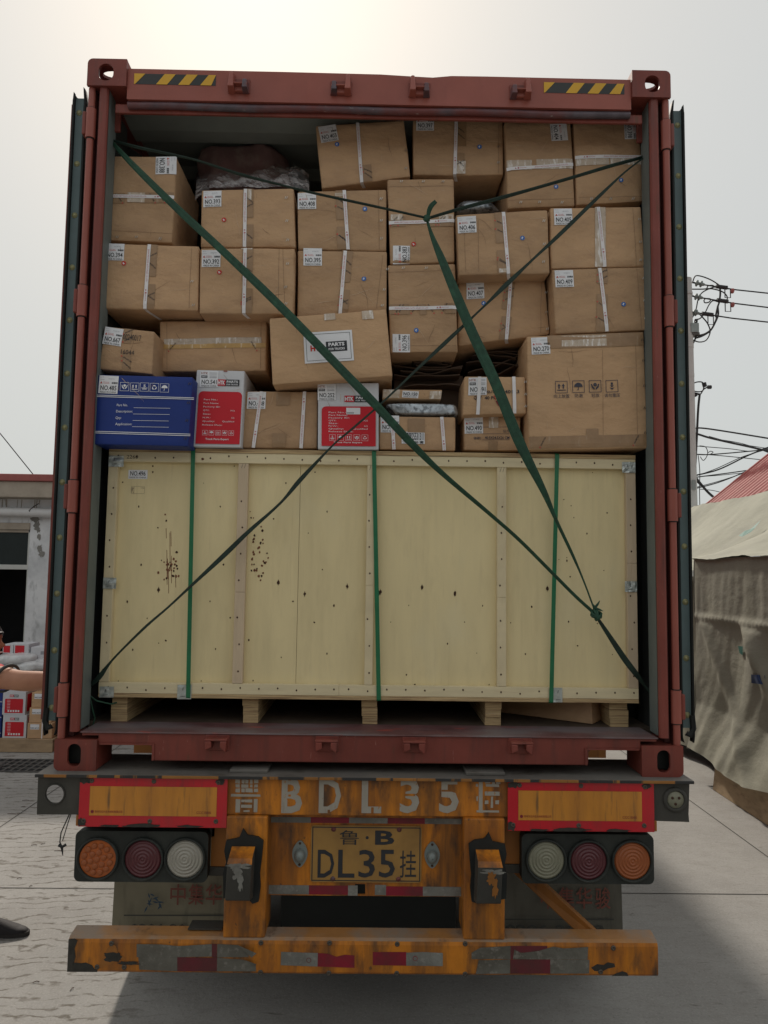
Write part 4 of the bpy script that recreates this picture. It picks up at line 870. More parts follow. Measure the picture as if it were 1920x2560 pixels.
# crate labels
def CF(x, z, off=0): return Vector((x, CY+.025-off, z))
b = MB(CF); a = P(*zJ(250, 268), CY+.024); c = P(*zJ(385, 208), CY+.024)
b.rect(a.x, a.z, c.x, c.z, 'paper', .0012); w_ = c.x-a.x; h_ = c.z-a.z
b.text('NO.496', a.x+.1*w_, a.z+.36*h_, c.x-.1*w_, c.z-.12*h_, 'ink', .002, .01); b.text('MADE IN CHINA', a.x+.06*w_, a.z+.08*h_, c.x-.06*w_, a.z+.26*h_, 'ink', .002, 0); b.build('number_label', cr)
b = MB(CF); a = P(*zJ(270, 370), CY+.024); c = P(*zJ(364, 322), CY+.024); b.frame(a.x, a.z, c.x, c.z, .0008, 'ink_faint', .0008); b.line(a.x+.012, a.z, a.x+.012, c.z, .0007, 'ink_faint', .0008)
b.text('IPPC', a.x+.001, a.z+.003, a.x+.011, c.z-.003, 'ink_faint', .0008); b.text('YT983', c.x-.016, c.z-.009, c.x-.002, c.z-.004, 'ink_faint', .0008); b.build('heat_stamp', cr)

# ================================================================== cartons
class Carton:
    def __init__(s, name, label, quad, Y, dep, mt='card', r=.007, dent=.0065, seed=0, cat_='carton', group='cartons stacked in the container', creases=(), sidemt=None, squash=0, wr=1):
        if not isinstance(Y, (tuple, list)): Y = (Y,)*4
        s.A, s.B, s.C, s.D = [P(x, y, yy) for (x, y), yy in zip(quad, Y)]   # TL TR BR BL
        s.W = ((s.B-s.A).length+(s.C-s.D).length)/2; s.H = ((s.A-s.D).length+(s.B-s.C).length)/2
        n = (s.C-s.D).cross(s.A-s.D).normalized(); s.n = -n if n.y < 0 else n     # points into the load
        s.dep = dep; s.seed = seed; s.dent = dent; s.r = r; s.cr = creases; s.sq = squash
        ctr = (s.C+s.D)/2+s.n*dep/2
        s.root = empty(name, ctr, label, cat_, group)
        s.body(mt, sidemt); s.k = 0
        if wr: s.wrinkles()
    def bil(s, x, z):
        u = x/s.W; v = z/s.H
        return s.D*(1-u)*(1-v)+s.C*u*(1-v)+s.B*u*v+s.A*(1-u)*v
    def disp(s, x, z):
        q = s.dent*(noise.noise(Vector((x*4.5, z*4.5, s.seed)))+.22*noise.noise(Vector((x*11, z*11, s.seed+9)))) + s.dent*.5
        edge = min(x, s.W-x, z, s.H-z); q *= min(1, max(0, edge/.02)) if edge > 0 else 0
        for ax, pos, dp in s.cr:
            d = (x if ax == 'x' else z)-pos; q -= dp*math.exp(-(d/.0035)**2)
        if s.sq:
            e_ = max(0, 1-(s.W-x)/.12); q -= s.sq*e_*(.5+.5*math.sin(z*34+s.seed*2+3*e_))
        return q
    def F(s, x, z, off=0):
        if z < 0: return s.bil(x, 0)+s.n*(-z+.001)-(s.A-s.D).normalized()*off
        return s.bil(x, z)-s.n*(s.disp(x, z)+off+.0016)
    def loc(s, px, py):
        d = ray(px, py); t = (s.D-CAM_POS).dot(s.n)/d.dot(s.n); p = CAM_POS+d*t-s.D
        ex = (s.C-s.D).normalized(); ez = ex.cross(s.n); ez = ez if ez.z > 0 else -ez
        return p.dot(ex), p.dot(ez)
    def body(s, mt, sidemt):
        r = s.r; W, H, Dp = s.W, s.H, s.dep
        def cs(Ln, n, ex=()):
            o = {0, r*.35, r, Ln-r, Ln-r*.35, Ln}
            o |= {r+(Ln-2*r)*k/n for k in range(1, n)}
            for p in ex: o |= {p-.006, p-.003, p, p+.003, p+.006}
            return sorted(o)
        X = cs(W, max(5, int(W/.022)), [p for a, p, _ in s.cr if a == 'x']); Z = cs(H, max(4, int(H/.022)), [p for a, p, _ in s.cr if a == 'z']); Y = cs(Dp, 5)
        idx = {}; v = []; lim = (len(X)-1, len(Y)-1, len(Z)-1); rs = s.seed*3.3
        def V(i, j, k):
            if (i, j, k) in idx: return idx[i, j, k]
            x, y, z = X[i], Y[j], Z[k]
            qx, qy, qz = (min(max(c, r), Ln-r) for c, Ln in ((x, W), (y, Dp), (z, H)))
            d = Vector((x-qx, y-qy, z-qz)); L_ = d.length
            if L_ > 0: d *= r/L_
            x2, y2, z2 = qx+d.x, qy+d.y, qz+d.z
            f = 0
            if j <= 2: f = s.disp(x2, z2)*(1 if j == 0 else .4)
            wob = .0022*(s.dent/.0055)
            p = s.bil(x2, z2)+s.n*(y2-f)
            p += Vector((wob*noise.noise(p*5+Vector((rs, 0, 0))), 0, wob*noise.noise(p*5+Vector((0, rs, 7))))) if j > 0 else Vector((0, 0, 0))
            idx[i, j, k] = len(v); v.append(p); return idx[i, j, k]
        fs = []
        for i in range(lim[0]):
            for k in range(lim[2]): fs += [(V(i, 0, k), V(i+1, 0, k), V(i+1, 0, k+1), V(i, 0, k+1)), (V(i, lim[1], k), V(i, lim[1], k+1), V(i+1, lim[1], k+1), V(i+1, lim[1], k))]
            for j in range(lim[1]): fs += [(V(i, j, 0), V(i, j+1, 0), V(i+1, j+1, 0), V(i+1, j, 0)), (V(i, j, lim[2]), V(i+1, j, lim[2]), V(i+1, j+1, lim[2]), V(i, j+1, lim[2]))]
        for j in range(lim[1]):
            for k in range(lim[2]): fs += [(V(0, j, k), V(0, j, k+1), V(0, j+1, k+1), V(0, j+1, k)), (V(lim[0], j, k), V(lim[0], j+1, k), V(lim[0], j+1, k+1), V(lim[0], j, k+1))]
        b = MB(); b.add(v, fs, mt, True); s.bodyo = b.build('carton_body', s.root)
        if sidemt:
            me = s.bodyo.data; me.materials.append(MAT[sidemt])
            for p in me.polygons:
                if abs(p.normal.dot(s.n)) < .5: p.material_index = 1
    def wrinkles(s):
        rs = random.Random(int(s.seed*77)+5); n = rs.randint(3, 6)
        for i in range(n):
            b = MB(s.F)
            x = rs.uniform(.12, .88)*s.W; z = rs.choice((rs.uniform(.04, .3), rs.uniform(.7, .96), rs.uniform(.2, .8)))*s.H; a = rs.choice((0, 90, 45, 130))+rs.uniform(-14, 14); l_ = rs.uniform(.03, .13); p = (x, z); wd = rs.uniform(.0010, .0020)
            for k in range(6):
                a += rs.uniform(-14, 14); q = (p[0]+math.cos(R(a))*l_/6, p[1]+math.sin(R(a))*l_/6)
                if not (.006 < q[0] < s.W-.006 and .006 < q[1] < s.H-.006): break
                b.line(p[0], p[1], q[0], q[1], wd*(1-abs(k-2.5)/4), 'crease_shade' if i % 2 else 'card_highlight', .0003); p = q  # flat pale and dark strokes paint crease highlights and shade
            if b.v: b.build('painted_wrinkle', s.root)
    # --- things stuck on it
    def label(s, c, num, ang=0, style=0, wd=.079, hd=.074, clip=None):
        x, z = s.loc(*c); b = MB(s.F); b.T = (x, z, R(ang)); a, h = wd/2, hd/2; o = .0016
        b.rect(-a, -h, a, h, 'paper', .0009, .03)
        if style == 2:
            b.text(num, -a*.85, -h*.35, a*.85, h*.6, 'ink', o, .012); b.text('MADE IN CHINA', -a*.8, -h*.85, a*.8, -h*.55, 'ink', o)
        else:
            if num: b.text(num, -a*.8, -h*.62, a*.86, -h*.08, 'ink', o, .012)
            b.text('MADE IN CHINA', -a*.8, -h*.95, a*.86, -h*.72, 'ink', o)
            if style == 0:
                b.poly([(-a*.88, h*.10), (-a*.62, h*.10), (-a*.75, h*.34)], 'ink_red', o); b.text('METTLEAD', -a*.55, h*.22, a*.05, h*.32, 'ink_red', o); b.line(-a*.55, h*.14, a*.12, h*.14, .0012, 'ink_red', o)
                for k in range(7): b.line(a*.38+k*a*.085, h*.10, a*.38+k*a*.085, h*.30, .0018 if k % 3 else .0028, 'ink', o)
                b.text('HD104077001', -a*.05, h*.60, a*.62, h*.70, 'ink_grey', o); b.text('Part No.', -a*.88, h*.80, -a*.5, h*.88, 'ink_grey', o); b.line(-a*.88, h*.55, -a*.45, h*.55, .0008, 'ink_grey', o)
            else:
                b.text('HTK', -a*.9, h*.55, -a*.15, h*.85, 'lips', o, .01); b.rect(-a*.88, h*.12, -a*.2, h*.42, 'ink', o); b.text('PARTS', -a*.8, h*.18, -a*.28, h*.36, 'paper', o+.0005, .02)
                for q in (.75, .6, .38, .25, .15): b.line(a*(.0 if q > .5 else .05), h*q, a*.85, h*q, .0014, 'ink_grey', o)
        b.build('label', s.root); return s
    def strap(s, p0, p1, wrap=0, plain=False, wd=.0145, flip=False):
        a = Vector(s.loc(*p0)); c = Vector(s.loc(*p1))
        if abs(a.x-c.x) > abs(a.y-c.y): a.x = 0; c.x = s.W; 
        else: a.y = s.H-.001; c.y = 0.001
        d = c-a; Ln = d.length; t = d.normalized(); b = MB(s.F); ang = math.atan2(d.y, d.x); b.T = (a.x, a.y, ang)
        b.rect(0, -wd/2, Ln, wd/2, 'strap_white', .0026, .02)
        if not plain:
            f = wd*.22; L0 = Ln*(.08 if not flip else .42); L1 = L0+Ln*.5
            b.text('JINAN METTLEAD AUTO SALES CO.,LTD', L0, -f, L1, f, 'strap_ink', .0034)
            q = Ln*(.70 if not flip else .12)
            b.poly([(q, -f), (q+.008, -f), (q+.004, f*1.2)], 'strap_ink', .0034); b.disc(q+.016, 0, .004, 'strap_ink', .0034, 10)
            b.text('SINOTRUK', q+.022, -f*.6, q+.052, f*.6, 'strap_ink', .0034)
        b.T = None
        if wrap:
            x = c.x; sl = wrap*.25
            v = []
            for k in range(6): zz_ = -.0+(-wrap)*k/5; v += [s.F(x-wd/2+sl*k/5, zz_, .0026), s.F(x+wd/2+sl*k/5, zz_, .0026)]
            b.add(v, [(2*i, 2*i+1, 2*i+3, 2*i+2) for i in range(5)], 'strap_white')
        b.build('strapping', s.root); return s
    def tape(s, p0, p1, wd=.045, dx=.022, mt='tape_brown', parts=((0, .5), (.62, 1)), logos=True):
        """strips of parcel tape beside the strapping"""
        a = Vector(s.loc(*p0)); c = Vector(s.loc(*p1)); vert = abs(a.x-c.x) < abs(a.y-c.y)
        if vert: a = Vector((a.x+dx, s.H-.001)); c = Vector((c.x+dx, .002))
        else: a = Vector((.002, a.y+dx)); c = Vector((s.W-.002, c.y+dx))
        d = c-a; Ln = d.length; ang = math.atan2(d.y, d.x); rs = random.Random(s.seed)
        for (t0, t1) in parts:
          b = MB(s.F); b.T = (a.x, a.y, ang); j = rs.uniform(-.004, .004)
          b.rect(t0*Ln, -wd/2+j, t1*Ln, wd/2+j, mt, .0008+t0*.0003, .02)
          if logos:
            for q in (t0+.03+.04/Ln, t1-.05/Ln):
                if q > .97: continue
                b.T = (a.x+d.x*q, a.y+d.y*q, ang+R(rs.choice((50, 60, 120))))
                b.text('JINAN METTLEAD', -.016, -.002, .024, .0035, 'ink', .0016, .02); b.poly([(-.028, -.003), (-.020, -.003), (-.024, .005)], 'ink_red', .0016)
          b.T = None; b.build('tape', s.root)
        return s
    def patch(s, p0, p1, mt='tape_clear', name='tape'):
        a = s.loc(*p0); c = s.loc(*p1); b = MB(s.F); b.rect(max(0.001, min(a[0], c[0])), max(.001, min(a[1], c[1])), min(s.W-.001, max(a[0], c[0])), min(s.H-.001, max(a[1], c[1])), mt, .0013, .02); b.build(name, s.root); return s
    def sticker(s, c, col):
        x, z = s.loc(*c); b = MB(s.F); b.disc(x, z, .0098, 'sticker_'+col, .0010, 20); b.T = (x, z, R({'red': 25, 'blue': -30}[col])); b.text('R', -.004, -.0045, .004, .0045, 'paper', .0016, .04); b.build('round_sticker', s.root); return s
    def staples(s, pts, dark=False):
        for i, c in enumerate(pts):
            x, z = s.loc(*c); b = MB(); 
            for dx_ in (-.003, .004):
                p0 = s.F(x+dx_-.002, z-.005, .002); p1 = s.F(x+dx_+.002, z+.005, .002); b.tube([p0, p1], .0014 if not dark else .0012, 'staple_dark' if dark else 'staple_metal', 6)
            b.build('staple', s.root)
        return s
    def crease(s, pts, wd=.0012, mt='crease_shade'):
        b = MB(s.F)
        for a, c in pts: a = s.loc(*a); c = s.loc(*c); b.line(a[0], a[1], c[0], c[1], wd, mt, .0004, 6)
        b.build('fold_line', s.root); return s
def q4(f, *p): return [f(*c) for c in p]
sd_ = [0]
def K(label, quad, Y, dep=.42, **k):
    sd_[0] += 1; k.setdefault('seed', sd_[0]); return Carton('carton', label, quad, Y, dep, **k)
E = 'brown carton '
# top row
K(E+'numbered NO.403, tilted, in the top row beside the open gap', [(789, 314), (1010, 300), zB(915, 1035), zB(180, 1130)], .20, creases=()).label(zB(220, 697), 'NO.403', 6).sticker(zB(295, 780), 'blue').strap(zB(455, 580), zB(512, 1090), .04).tape(zB(505, 580), zB(562, 1070), parts=((.72, 1),), dx=0).staples([zB(872, 965), zB(868, 810)])
K(E+'numbered NO.397, in the top row above a dark gap', [zB(940, 562), zC(298, 472), zC(300, 850), zB(940, 1020)], .20).label(zB(1032, 592), 'NO.397').sticker(zB(1485, 795), 'blue').strap(zB(1290, 540), zB(1283, 1020), .05).tape(zB(1325, 540), zB(1325, 1020), dx=0).patch(zB(1270, 912), zB(1372, 1012)).staples([zC(262, 660), zC(262, 770)]).crease([(zB(1638, 560), zB(1645, 1010))])
K(E+'numbered NO.404 with shiny tape across its middle, in the top row', [zC(308, 474), zC(765, 478), zC(795, 1065), zC(330, 1085)], .17, creases=()).label(zC(668, 552), 'NO.404', -87).tape(zC(320, 790), zC(775, 770), dx=0, mt='tape_clear', parts=((0, .38), (.45, 1)), logos=False).strap(zC(315, 822), zC(775, 775), flip=True).sticker(zC(658, 933), 'blue').staples([zC(415, 1045), zC(545, 1043), zC(700, 1043)]).crease([(zC(335, 1030), zC(790, 1015))])
K(E+'numbered 398, last one on the right of the top row', [zC(785, 478), zC(1243, 482), zC(1270, 1035), zC(805, 1060)], .17).label(zC(1165, 540), 'NO.398', -89).tape(zC(800, 760), zC(1250, 735), dx=0, mt='tape_clear', parts=((0, .5), (.52, 1)), logos=False).strap(zC(785, 742), zC(1250, 720), flip=True).sticker(zC(1103, 888), 'blue').staples([zC(903, 1020), zC(1037, 1018), zC(1190, 1018)]).crease([(zC(815, 1010), zC(1262, 1000))])
# left column
c388 = K(E+'numbered NO.388 sideways, above the NO.394 carton at the left wall', q4(zA, (305, 615), (690, 620), (665, 1130), (270, 1118)), .13, creases=()).label(zA(627, 677), 'NO.388', -88, 0, .080, .090)
c388.tape(zA(288, 870), zA(680, 870), dx=0, parts=((0, .25), (.5, 1))).patch(zA(400, 835), zA(500, 895)).strap(zA(288, 855), zA(680, 865)).staples([zA(340, 1100), zA(453, 1100), zA(592, 1108)]).crease([(zA(285, 1060), zA(665, 1078))])
K(E+'numbered NO.394 with a red round sticker, at the left wall', q4(zA, (262, 1132), (820, 1150), (815, 1530), (245, 1520)), .10, seed=3, squash=.006).label(zA(328, 1190), 'NO.394').sticker(zA(382, 1257), 'red').strap(zD(430, 28), zD(393, 478), .12).tape(zD(455, 28), zD(420, 478), dx=0).staples([zA(783, 1360), zA(787, 1500)]).crease([(zD(722, 55), zD(695, 470))])
K(E+'numbered NO.393 with a red round sticker, under the plastic wrapped bundle', q4(zA, (838, 818), (1385, 806), (1395, 1158), (835, 1158)), .13, seed=4).label(zA(907, 870), 'NO.393').sticker(zA(975, 998), 'red').strap(zA(1105, 808), zA(1092, 1155)).tape(zA(1125, 808), zA(1112, 1155), dx=0).patch(zA(1118, 812), zA(1140, 880)).staples([zA(1345, 870), zA(1345, 1007), zA(1347, 1120)])
K(E+'numbered NO.392 with a red round sticker and a crushed right edge', q4(zA, (832, 1162), (1392, 1162), (1383, 1553), (825, 1550)), .10, seed=5, squash=.012).label(zA(898, 1225), 'NO.392').sticker(zA(947, 1307), 'red').strap(zD(1088, 57), zD(1080, 513), .05).tape(zD(1105, 57), zD(1095, 513), dx=0).staples([zA(1347, 1255), zA(1338, 1395), zA(1340, 1490)]).crease([(zD(1320, 62), zD(1318, 505)), (zD(1345, 62), zD(1365, 505))]).patch(zA(1075, 1162), zA(1140, 1172))
K(E+'numbered NO.408 with a blue round sticker, above the NO.395 carton', [zA(1408, 826), zB(712, 1140), zB(716, 1648), zA(1410, 1168)], .13, seed=6).label(zA(1472, 878), 'NO.408').sticker(zB(548, 1310), 'blue').strap(zB(380, 1150), zB(400, 1645)).tape(zB(345, 1150), zB(352, 1645), dx=0).patch(zB(302, 1172), zB(395, 1200)).staples([zB(682, 1232), zB(680, 1408), zB(678, 1552)]).crease([(zB(662, 1150), zB(660, 1640))])
K(E+'numbered NO.395 with a blue round sticker and a torn tape patch', [(744, 625), (968, 629), (967, 778), (744, 796)], .13, seed=7).label(zA(1470, 1232), 'NO.395').sticker(zE(407, 318), 'blue').strap(zE(232, 92), zE(232, 590)).tape(zE(255, 92), zE(250, 590), dx=0).staples([zE(592, 220), zE(583, 403), zE(580, 543)]).crease([(zE(545, 100), zE(535, 570))])
K(E+'numbered NO.383 sideways, tall, behind the strap knot', [zB(725, 1055), zB(1275, 1052), (1137, 655), (976, 660)], .13, seed=8, creases=()).label(zE(743, 125), 'NO.383', 88).sticker(zB(944, 1595), 'red').tape(zB(738, 1410), zB(1275, 1400), dx=0, parts=((0, .25), (.6, 1))).strap(zB(738, 1425), zB(1275, 1400)).patch(zB(750, 1355), zB(850, 1400)).patch(zB(1150, 1350), zB(1270, 1395)).staples([zB(835, 1080), zB(1013, 1078), zB(1173, 1078)]).crease([(zB(735, 1125), zB(1270, 1110))])
K(E+'numbered NO.396 sideways with a blue round sticker, below NO.383', [zE(630, 208), zE(1188, 195), zE(1210, 930), zE(650, 935)], .13, seed=9).label(zE(742, 857), 'NO.396', 89).sticker(zE(868, 750), 'blue').tape(zE(630, 575), zE(1195, 570), dx=0, parts=((0, .3), (.45, .55), (.82, 1))).strap(zE(630, 567), zE(1195, 565)).staples([zE(765, 233), zE(955, 235), zE(1083, 233)]).crease([(zE(640, 268), zE(1185, 255)), (zE(650, 875), zE(1200, 880))])
K(E+'numbered NO.406 with a blue round sticker, right of the strap knot', [(1140, 537), (1370, 524), (1374, 683), (1147, 689)], .10, seed=10, squash=.004).label(zC(48, 1190), 'NO.406').sticker(zC(432, 1290), 'blue').strap(zC(297, 1108), zC(337, 1525), .05).tape(zC(270, 1108), zC(300, 1525), dx=0).patch(zC(270, 1500), zC(330, 1525)).staples([zC(575, 1178), zC(582, 1332), zC(580, 1453)]).crease([(zC(30, 1250), zC(40, 1520)), (zC(125, 1160), zC(130, 1520))])
K(E+'numbered NO.405 in the right column, above NO.409', q4(zC, (620, 1078), (1252, 1068), (1280, 1480), (632, 1500)), .11, seed=11).label(zC(702, 1145), 'NO.405').strap(zC(945, 1078), zC(995, 1482)).tape(zC(960, 1078), zC(965, 1482), dx=0, mt='tape_clear', parts=((0, 1),), logos=False).staples([zC(1230, 1157), zC(1235, 1317), zC(1238, 1443)]).crease([(zC(1185, 1078), zC(1210, 1470))])
K(E+'numbered NO.409 with a blue round sticker, at the right wall', q4(zF, (692, 222), (1400, 202), (1430, 680), (720, 708)), .11, seed=12).label(zF(782, 296), 'NO.409').sticker(zF(1228, 488), 'blue').strap(zF(1047, 210), zF(1107, 695)).tape(zF(1068, 210), zF(1062, 695), dx=0, parts=((.0, .25), (.42, 1))).staples([zF(1378, 290), zF(1387, 457), zF(1395, 590)]).crease([(zF(1325, 215), zF(1368, 670))])
K(E+'numbered NO.407 with a crushed right corner, under NO.406', [(1146, 706), zF(640, 290), zF(675, 708), (1146, 866)], .19, seed=13, squash=.018).label(zE(1290, 443), 'NO.407').sticker(zF(133, 493), 'blue').strap(zF(320, 310), zF(342, 775), .05, flip=True).tape(zF(320, 310), zF(320, 775), dx=0).staples([zF(600, 378), zF(622, 528), zF(636, 672)]).crease([(zF(560, 300), zF(590, 700))])
# middle row
b667 = K(E+'numbered NO.667 with handwritten black numbers, at the left wall', q4(zD, (115, 597), (462, 632), (445, 930), (72, 890)), .06, seed=14, creases=()).label(zD(175, 668), 'NO.667', -3)
b667.tape(zD(290, 610), zD(255, 920), dx=0, wd=.032, parts=((0, .35), (.6, 1)))
b = MB(b667.F); p = b667.loc(*zD(245, 690)); q = b667.loc(*zD(378, 662)); b.text('00240017', p[0], p[1], q[0], q[1], 'ink', .002); b.build('handwriting', b667.root); b = MB(b667.F); p = b667.loc(*zD(228, 788)); q = b667.loc(*zD(322, 765)); b.text('16044', p[0], p[1], q[0], q[1], 'ink', .002); b.build('handwriting', b667.root)
K('plain brown carton with yellow tape across its middle and no number', q4(zD, (497, 562), (1235, 556), (1230, 905), (492, 912)), .20, .45, seed=15, dent=.008).tape(zD(495, 712), zD(1235, 700), dx=0, wd=.026, mt='tape_clear', parts=((.04, .96),), logos=False).tape(zD(495, 742), zD(1235, 735), dx=0, wd=.022, mt='tape_yellow', parts=((0, 1),)).crease([(zD(545, 575), zD(548, 900)), (zD(1195, 570), zD(1195, 890))])
htk = K('large tilted brown carton with a white HTK PARTS FOR TRUCKS sheet', [zD(1252, 540), zE(613, 574), zE(670, 1130), zD(1275, 1003)], .08, .5, seed=16, dent=.007, mt='card_light')
b = MB(htk.F); A_ = htk.loc(*zD(1490, 645)); B_ = htk.loc(*zE(330, 742)); C_ = htk.loc(*zE(343, 1003)); D_ = htk.loc(*zD(1497, 857))
ang = math.atan2(C_[1]-D_[1], C_[0]-D_[0]); W_ = math.hypot(C_[0]-D_[0], C_[1]-D_[1]); H_ = math.hypot(A_[0]-D_[0], A_[1]-D_[1]); b.T = (D_[0], D_[1], ang)
b.rect(0, 0, W_, H_, 'paper', .0010, .03); b.frame(.009, .009, W_-.009, H_-.009, .0016, 'ink', .0018)
b.text('HTK', W_*.13, H_*.39, W_*.43, H_*.57, 'sticker_red', .0018, .05); b.rect(W_*.45, H_*.33, W_*.88, H_*.66, 'ink', .0018)
b.text('PARTS', W_*.50, H_*.51, W_*.83, H_*.62, 'paper', .0024, .04); b.text('FOR TRUCKS', W_*.50, H_*.38, W_*.83, H_*.45, 'paper', .0024, .03); b.build('printed_sheet', htk.root)
htk.patch(zE(95, 612), zE(192, 662), 'tape_clear').patch(zE(410, 585), zE(510, 658), 'tape_clear')
b270 = K('largest brown carton, numbered NO.270, with four blue handling symbols', q4(zF, (503, 727), (1383, 702), (1420, 1568), (520, 1588)), .11, .55, seed=17, dent=.007, mt='card_light')
b270.label(zF(590, 798), 'NO.270', 1).tape(zF(505, 775), zF(1385, 750), dx=0, wd=.058, mt='tape_brown', parts=((.17, 1),), logos=False).patch(zF(745, 725), zF(1090, 800)).tape(zF(520, 1530), zF(1420, 1510), dx=0, wd=.05, parts=((0, 1),)).patch(zF(945, 1425), zF(1040, 1500), 'tape_brown').staples([zF(1360, 757), zF(1368, 912), zF(1378, 1102), zF(1385, 1268), zF(1390, 1453)], True).crease([(zF(1060, 830), zF(1075, 1500)), (zF(1305, 720), zF(1335, 1560)), (zF(548, 1500), zF(548, 1560))])
def arc(cx, cz, r, a0, a1, n=8): return [(cx+r*math.cos(R(a0+(a1-a0)*k/n)), cz+r*math.sin(R(a0+(a1-a0)*k/n))) for k in range(n+1)]
def icon(b, k, x, z, s, mt, fr=.0022, o=.0014):
    """handling symbol centred on x,z, half size s"""
    if fr: b.frame(x-s, z-s, x+s, z+s, fr, mt, o)
    t = s*.7
    if k == 'up':
        for dx_ in (-.38, .32): b.line(x+dx_*s, z-.25*s, x+dx_*s, z+.3*s, s*.22, mt, o); b.poly([(x+(dx_-.25)*s, z+.2*s), (x+(dx_+.25)*s, z+.2*s), (x+dx_*s, z+.58*s)], mt, o+.0003)
        b.line(x-t, z-.5*s, x+t, z-.5*s, s*.14, mt, o)
    elif k == 'umbrella':
        b.poly(arc(x, z-.05*s, t, 0, 180), mt, o); b.line(x, z+.1*s, x, z-.55*s, s*.1, mt, o+.0002); b.line(x, z-.55*s, x-.22*s, z-.5*s, s*.1, mt, o)
    elif k == 'hands':
        b.poly([(x-.1*s, z-.62*s), (x-.55*s, z-.2*s), (x-.68*s, z+.4*s), (x-.5*s, z+.4*s), (x-.38*s, z-.02*s), (x-.08*s, z-.25*s)], mt, o); b.poly([(x+.1*s, z-.62*s), (x+.08*s, z-.25*s), (x+.38*s, z-.02*s), (x+.5*s, z+.4*s), (x+.68*s, z+.4*s), (x+.55*s, z-.2*s)], mt, o)
        b.poly(arc(x, z+.26*s, .32*s, 30, 390, 6)[:-1], mt, o)
    elif k == 'down':
        b.poly([(x-.16*s, z+.6*s), (x+.16*s, z+.6*s), (x+.16*s, z+.2*s), (x-.16*s, z+.2*s)], mt, o); b.poly([(x-.3*s, z+.12*s), (x+.3*s, z+.12*s), (x, z-.2*s)], mt, o); b.poly([(x-.42*s, z-.2*s), (x, z-.62*s), (x+.42*s, z-.2*s), (x, z-.34*s)], mt, o)
    elif k == 'recycle':
        for a in (90, 210, 330):
            c = (x+.4*s*math.cos(R(a)), z+.4*s*math.sin(R(a))); d = (math.cos(R(a-90)), math.sin(R(a-90))); q = (-d[1], d[0])
            b.poly([(c[0]-d[0]*.35*s-q[0]*.1*s, c[1]-d[1]*.35*s-q[1]*.1*s), (c[0]+d[0]*.1*s-q[0]*.12*s, c[1]+d[1]*.1*s-q[1]*.12*s), (c[0]+d[0]*.45*s-q[0]*.2*s, c[1]+d[1]*.45*s-q[1]*.2*s), (c[0]+d[0]*.1*s+q[0]*.16*s, c[1]+d[1]*.1*s+q[1]*.16*s), (c[0]-d[0]*.3*s+q[0]*.12*s, c[1]-d[1]*.3*s+q[1]*.12*s)], mt, o)
    elif k == 'five':
        b.text('5', x-.25*s, z-.0*s, x+.25*s, z+.6*s, mt, o, .03); b.line(x-t, z-.2*s, x+t, z-.2*s, s*.13, mt, o); b.line(x-t*.7, z-.45*s, x+t*.7, z-.45*s, s*.18, mt, o)
b = MB(b270.F)
for (ix, iy, k, t_) in ((751, 1112, 'up', '向上放置'), (880, 1108, 'umbrella', '防潮'), (1007, 1105, 'hands', '轻放'), (1133, 1105, 'down', '请勿重压')):
    x, z = b270.loc(*zF(ix, iy)); icon(b, k, x, z, .026, 'ink_blue'); h = .0165*len(t_)/2; b.text(t_, x-h, z-.047, x+h, z-.031, 'ink_blue', .0014, .0, True)
b.build('handling_symbols', b270.root)
# lower row, standing on the crate
blue = K('dark blue parts box numbered NO.485 with white lettering, standing on the crate', q4(zD, (70, 930), (724, 947), (693, 1427), (37, 1412)), .035, .42, seed=18, mt='box_blue', r=.005, dent=.002, cat_='box', group='printed parts boxes')
blue.bodyo.name = 'box_body'; blue.label(zD(137, 1001), 'NO.485', -1, 0, .078, .074)
b = MB(blue.F); 
for (a, c) in (((52, 1073), (735, 1092)), ((52, 1083), (735, 1102)), ((40, 1323), (715, 1343)), ((38, 1334), (715, 1354))):
    p = blue.loc(*zD(*a)); q = blue.loc(*zD(*c)); b.line(p[0], p[1], q[0]-.004, q[1], .0026, 'paper', .0012, 12)
for k, (x, y) in zip(('hands', 'up', 'five', 'recycle', 'umbrella'), ((248, 1015), (318, 1018), (386, 1018), (454, 1021), (524, 1024))): x, z = blue.loc(*zD(x, y)); icon(b, k, x, z, .018, 'paper', .0013)
for t_, x0, x1, y, l0, l1 in (('Part No.', 197, 272, 1150, 313, 566), ('Description:', 193, 306, 1193, 310, 563), ('Qty:', 190, 229, 1238, 308, 558), ('Application:', 188, 303, 1281, 305, 558)):
    p = blue.loc(*zD(x0, y)); q = blue.loc(*zD(x1, y)); b.T = (p[0], p[1], math.atan2(q[1]-p[1], q[0]-p[0])); b.text(t_, 0, 0, q[0]-p[0], .0105, 'paper', .0014); b.T = None
    p = blue.loc(*zD(l0, y+10)); q = blue.loc(*zD(l1, y+14)); b.line(p[0], p[1], q[0], q[1], .0014, 'paper', .0012, 6)
b.build('white_print', blue.root); blue.staples([zD(697, 993), zD(690, 1125), zD(682, 1248), zD(676, 1372)], True)
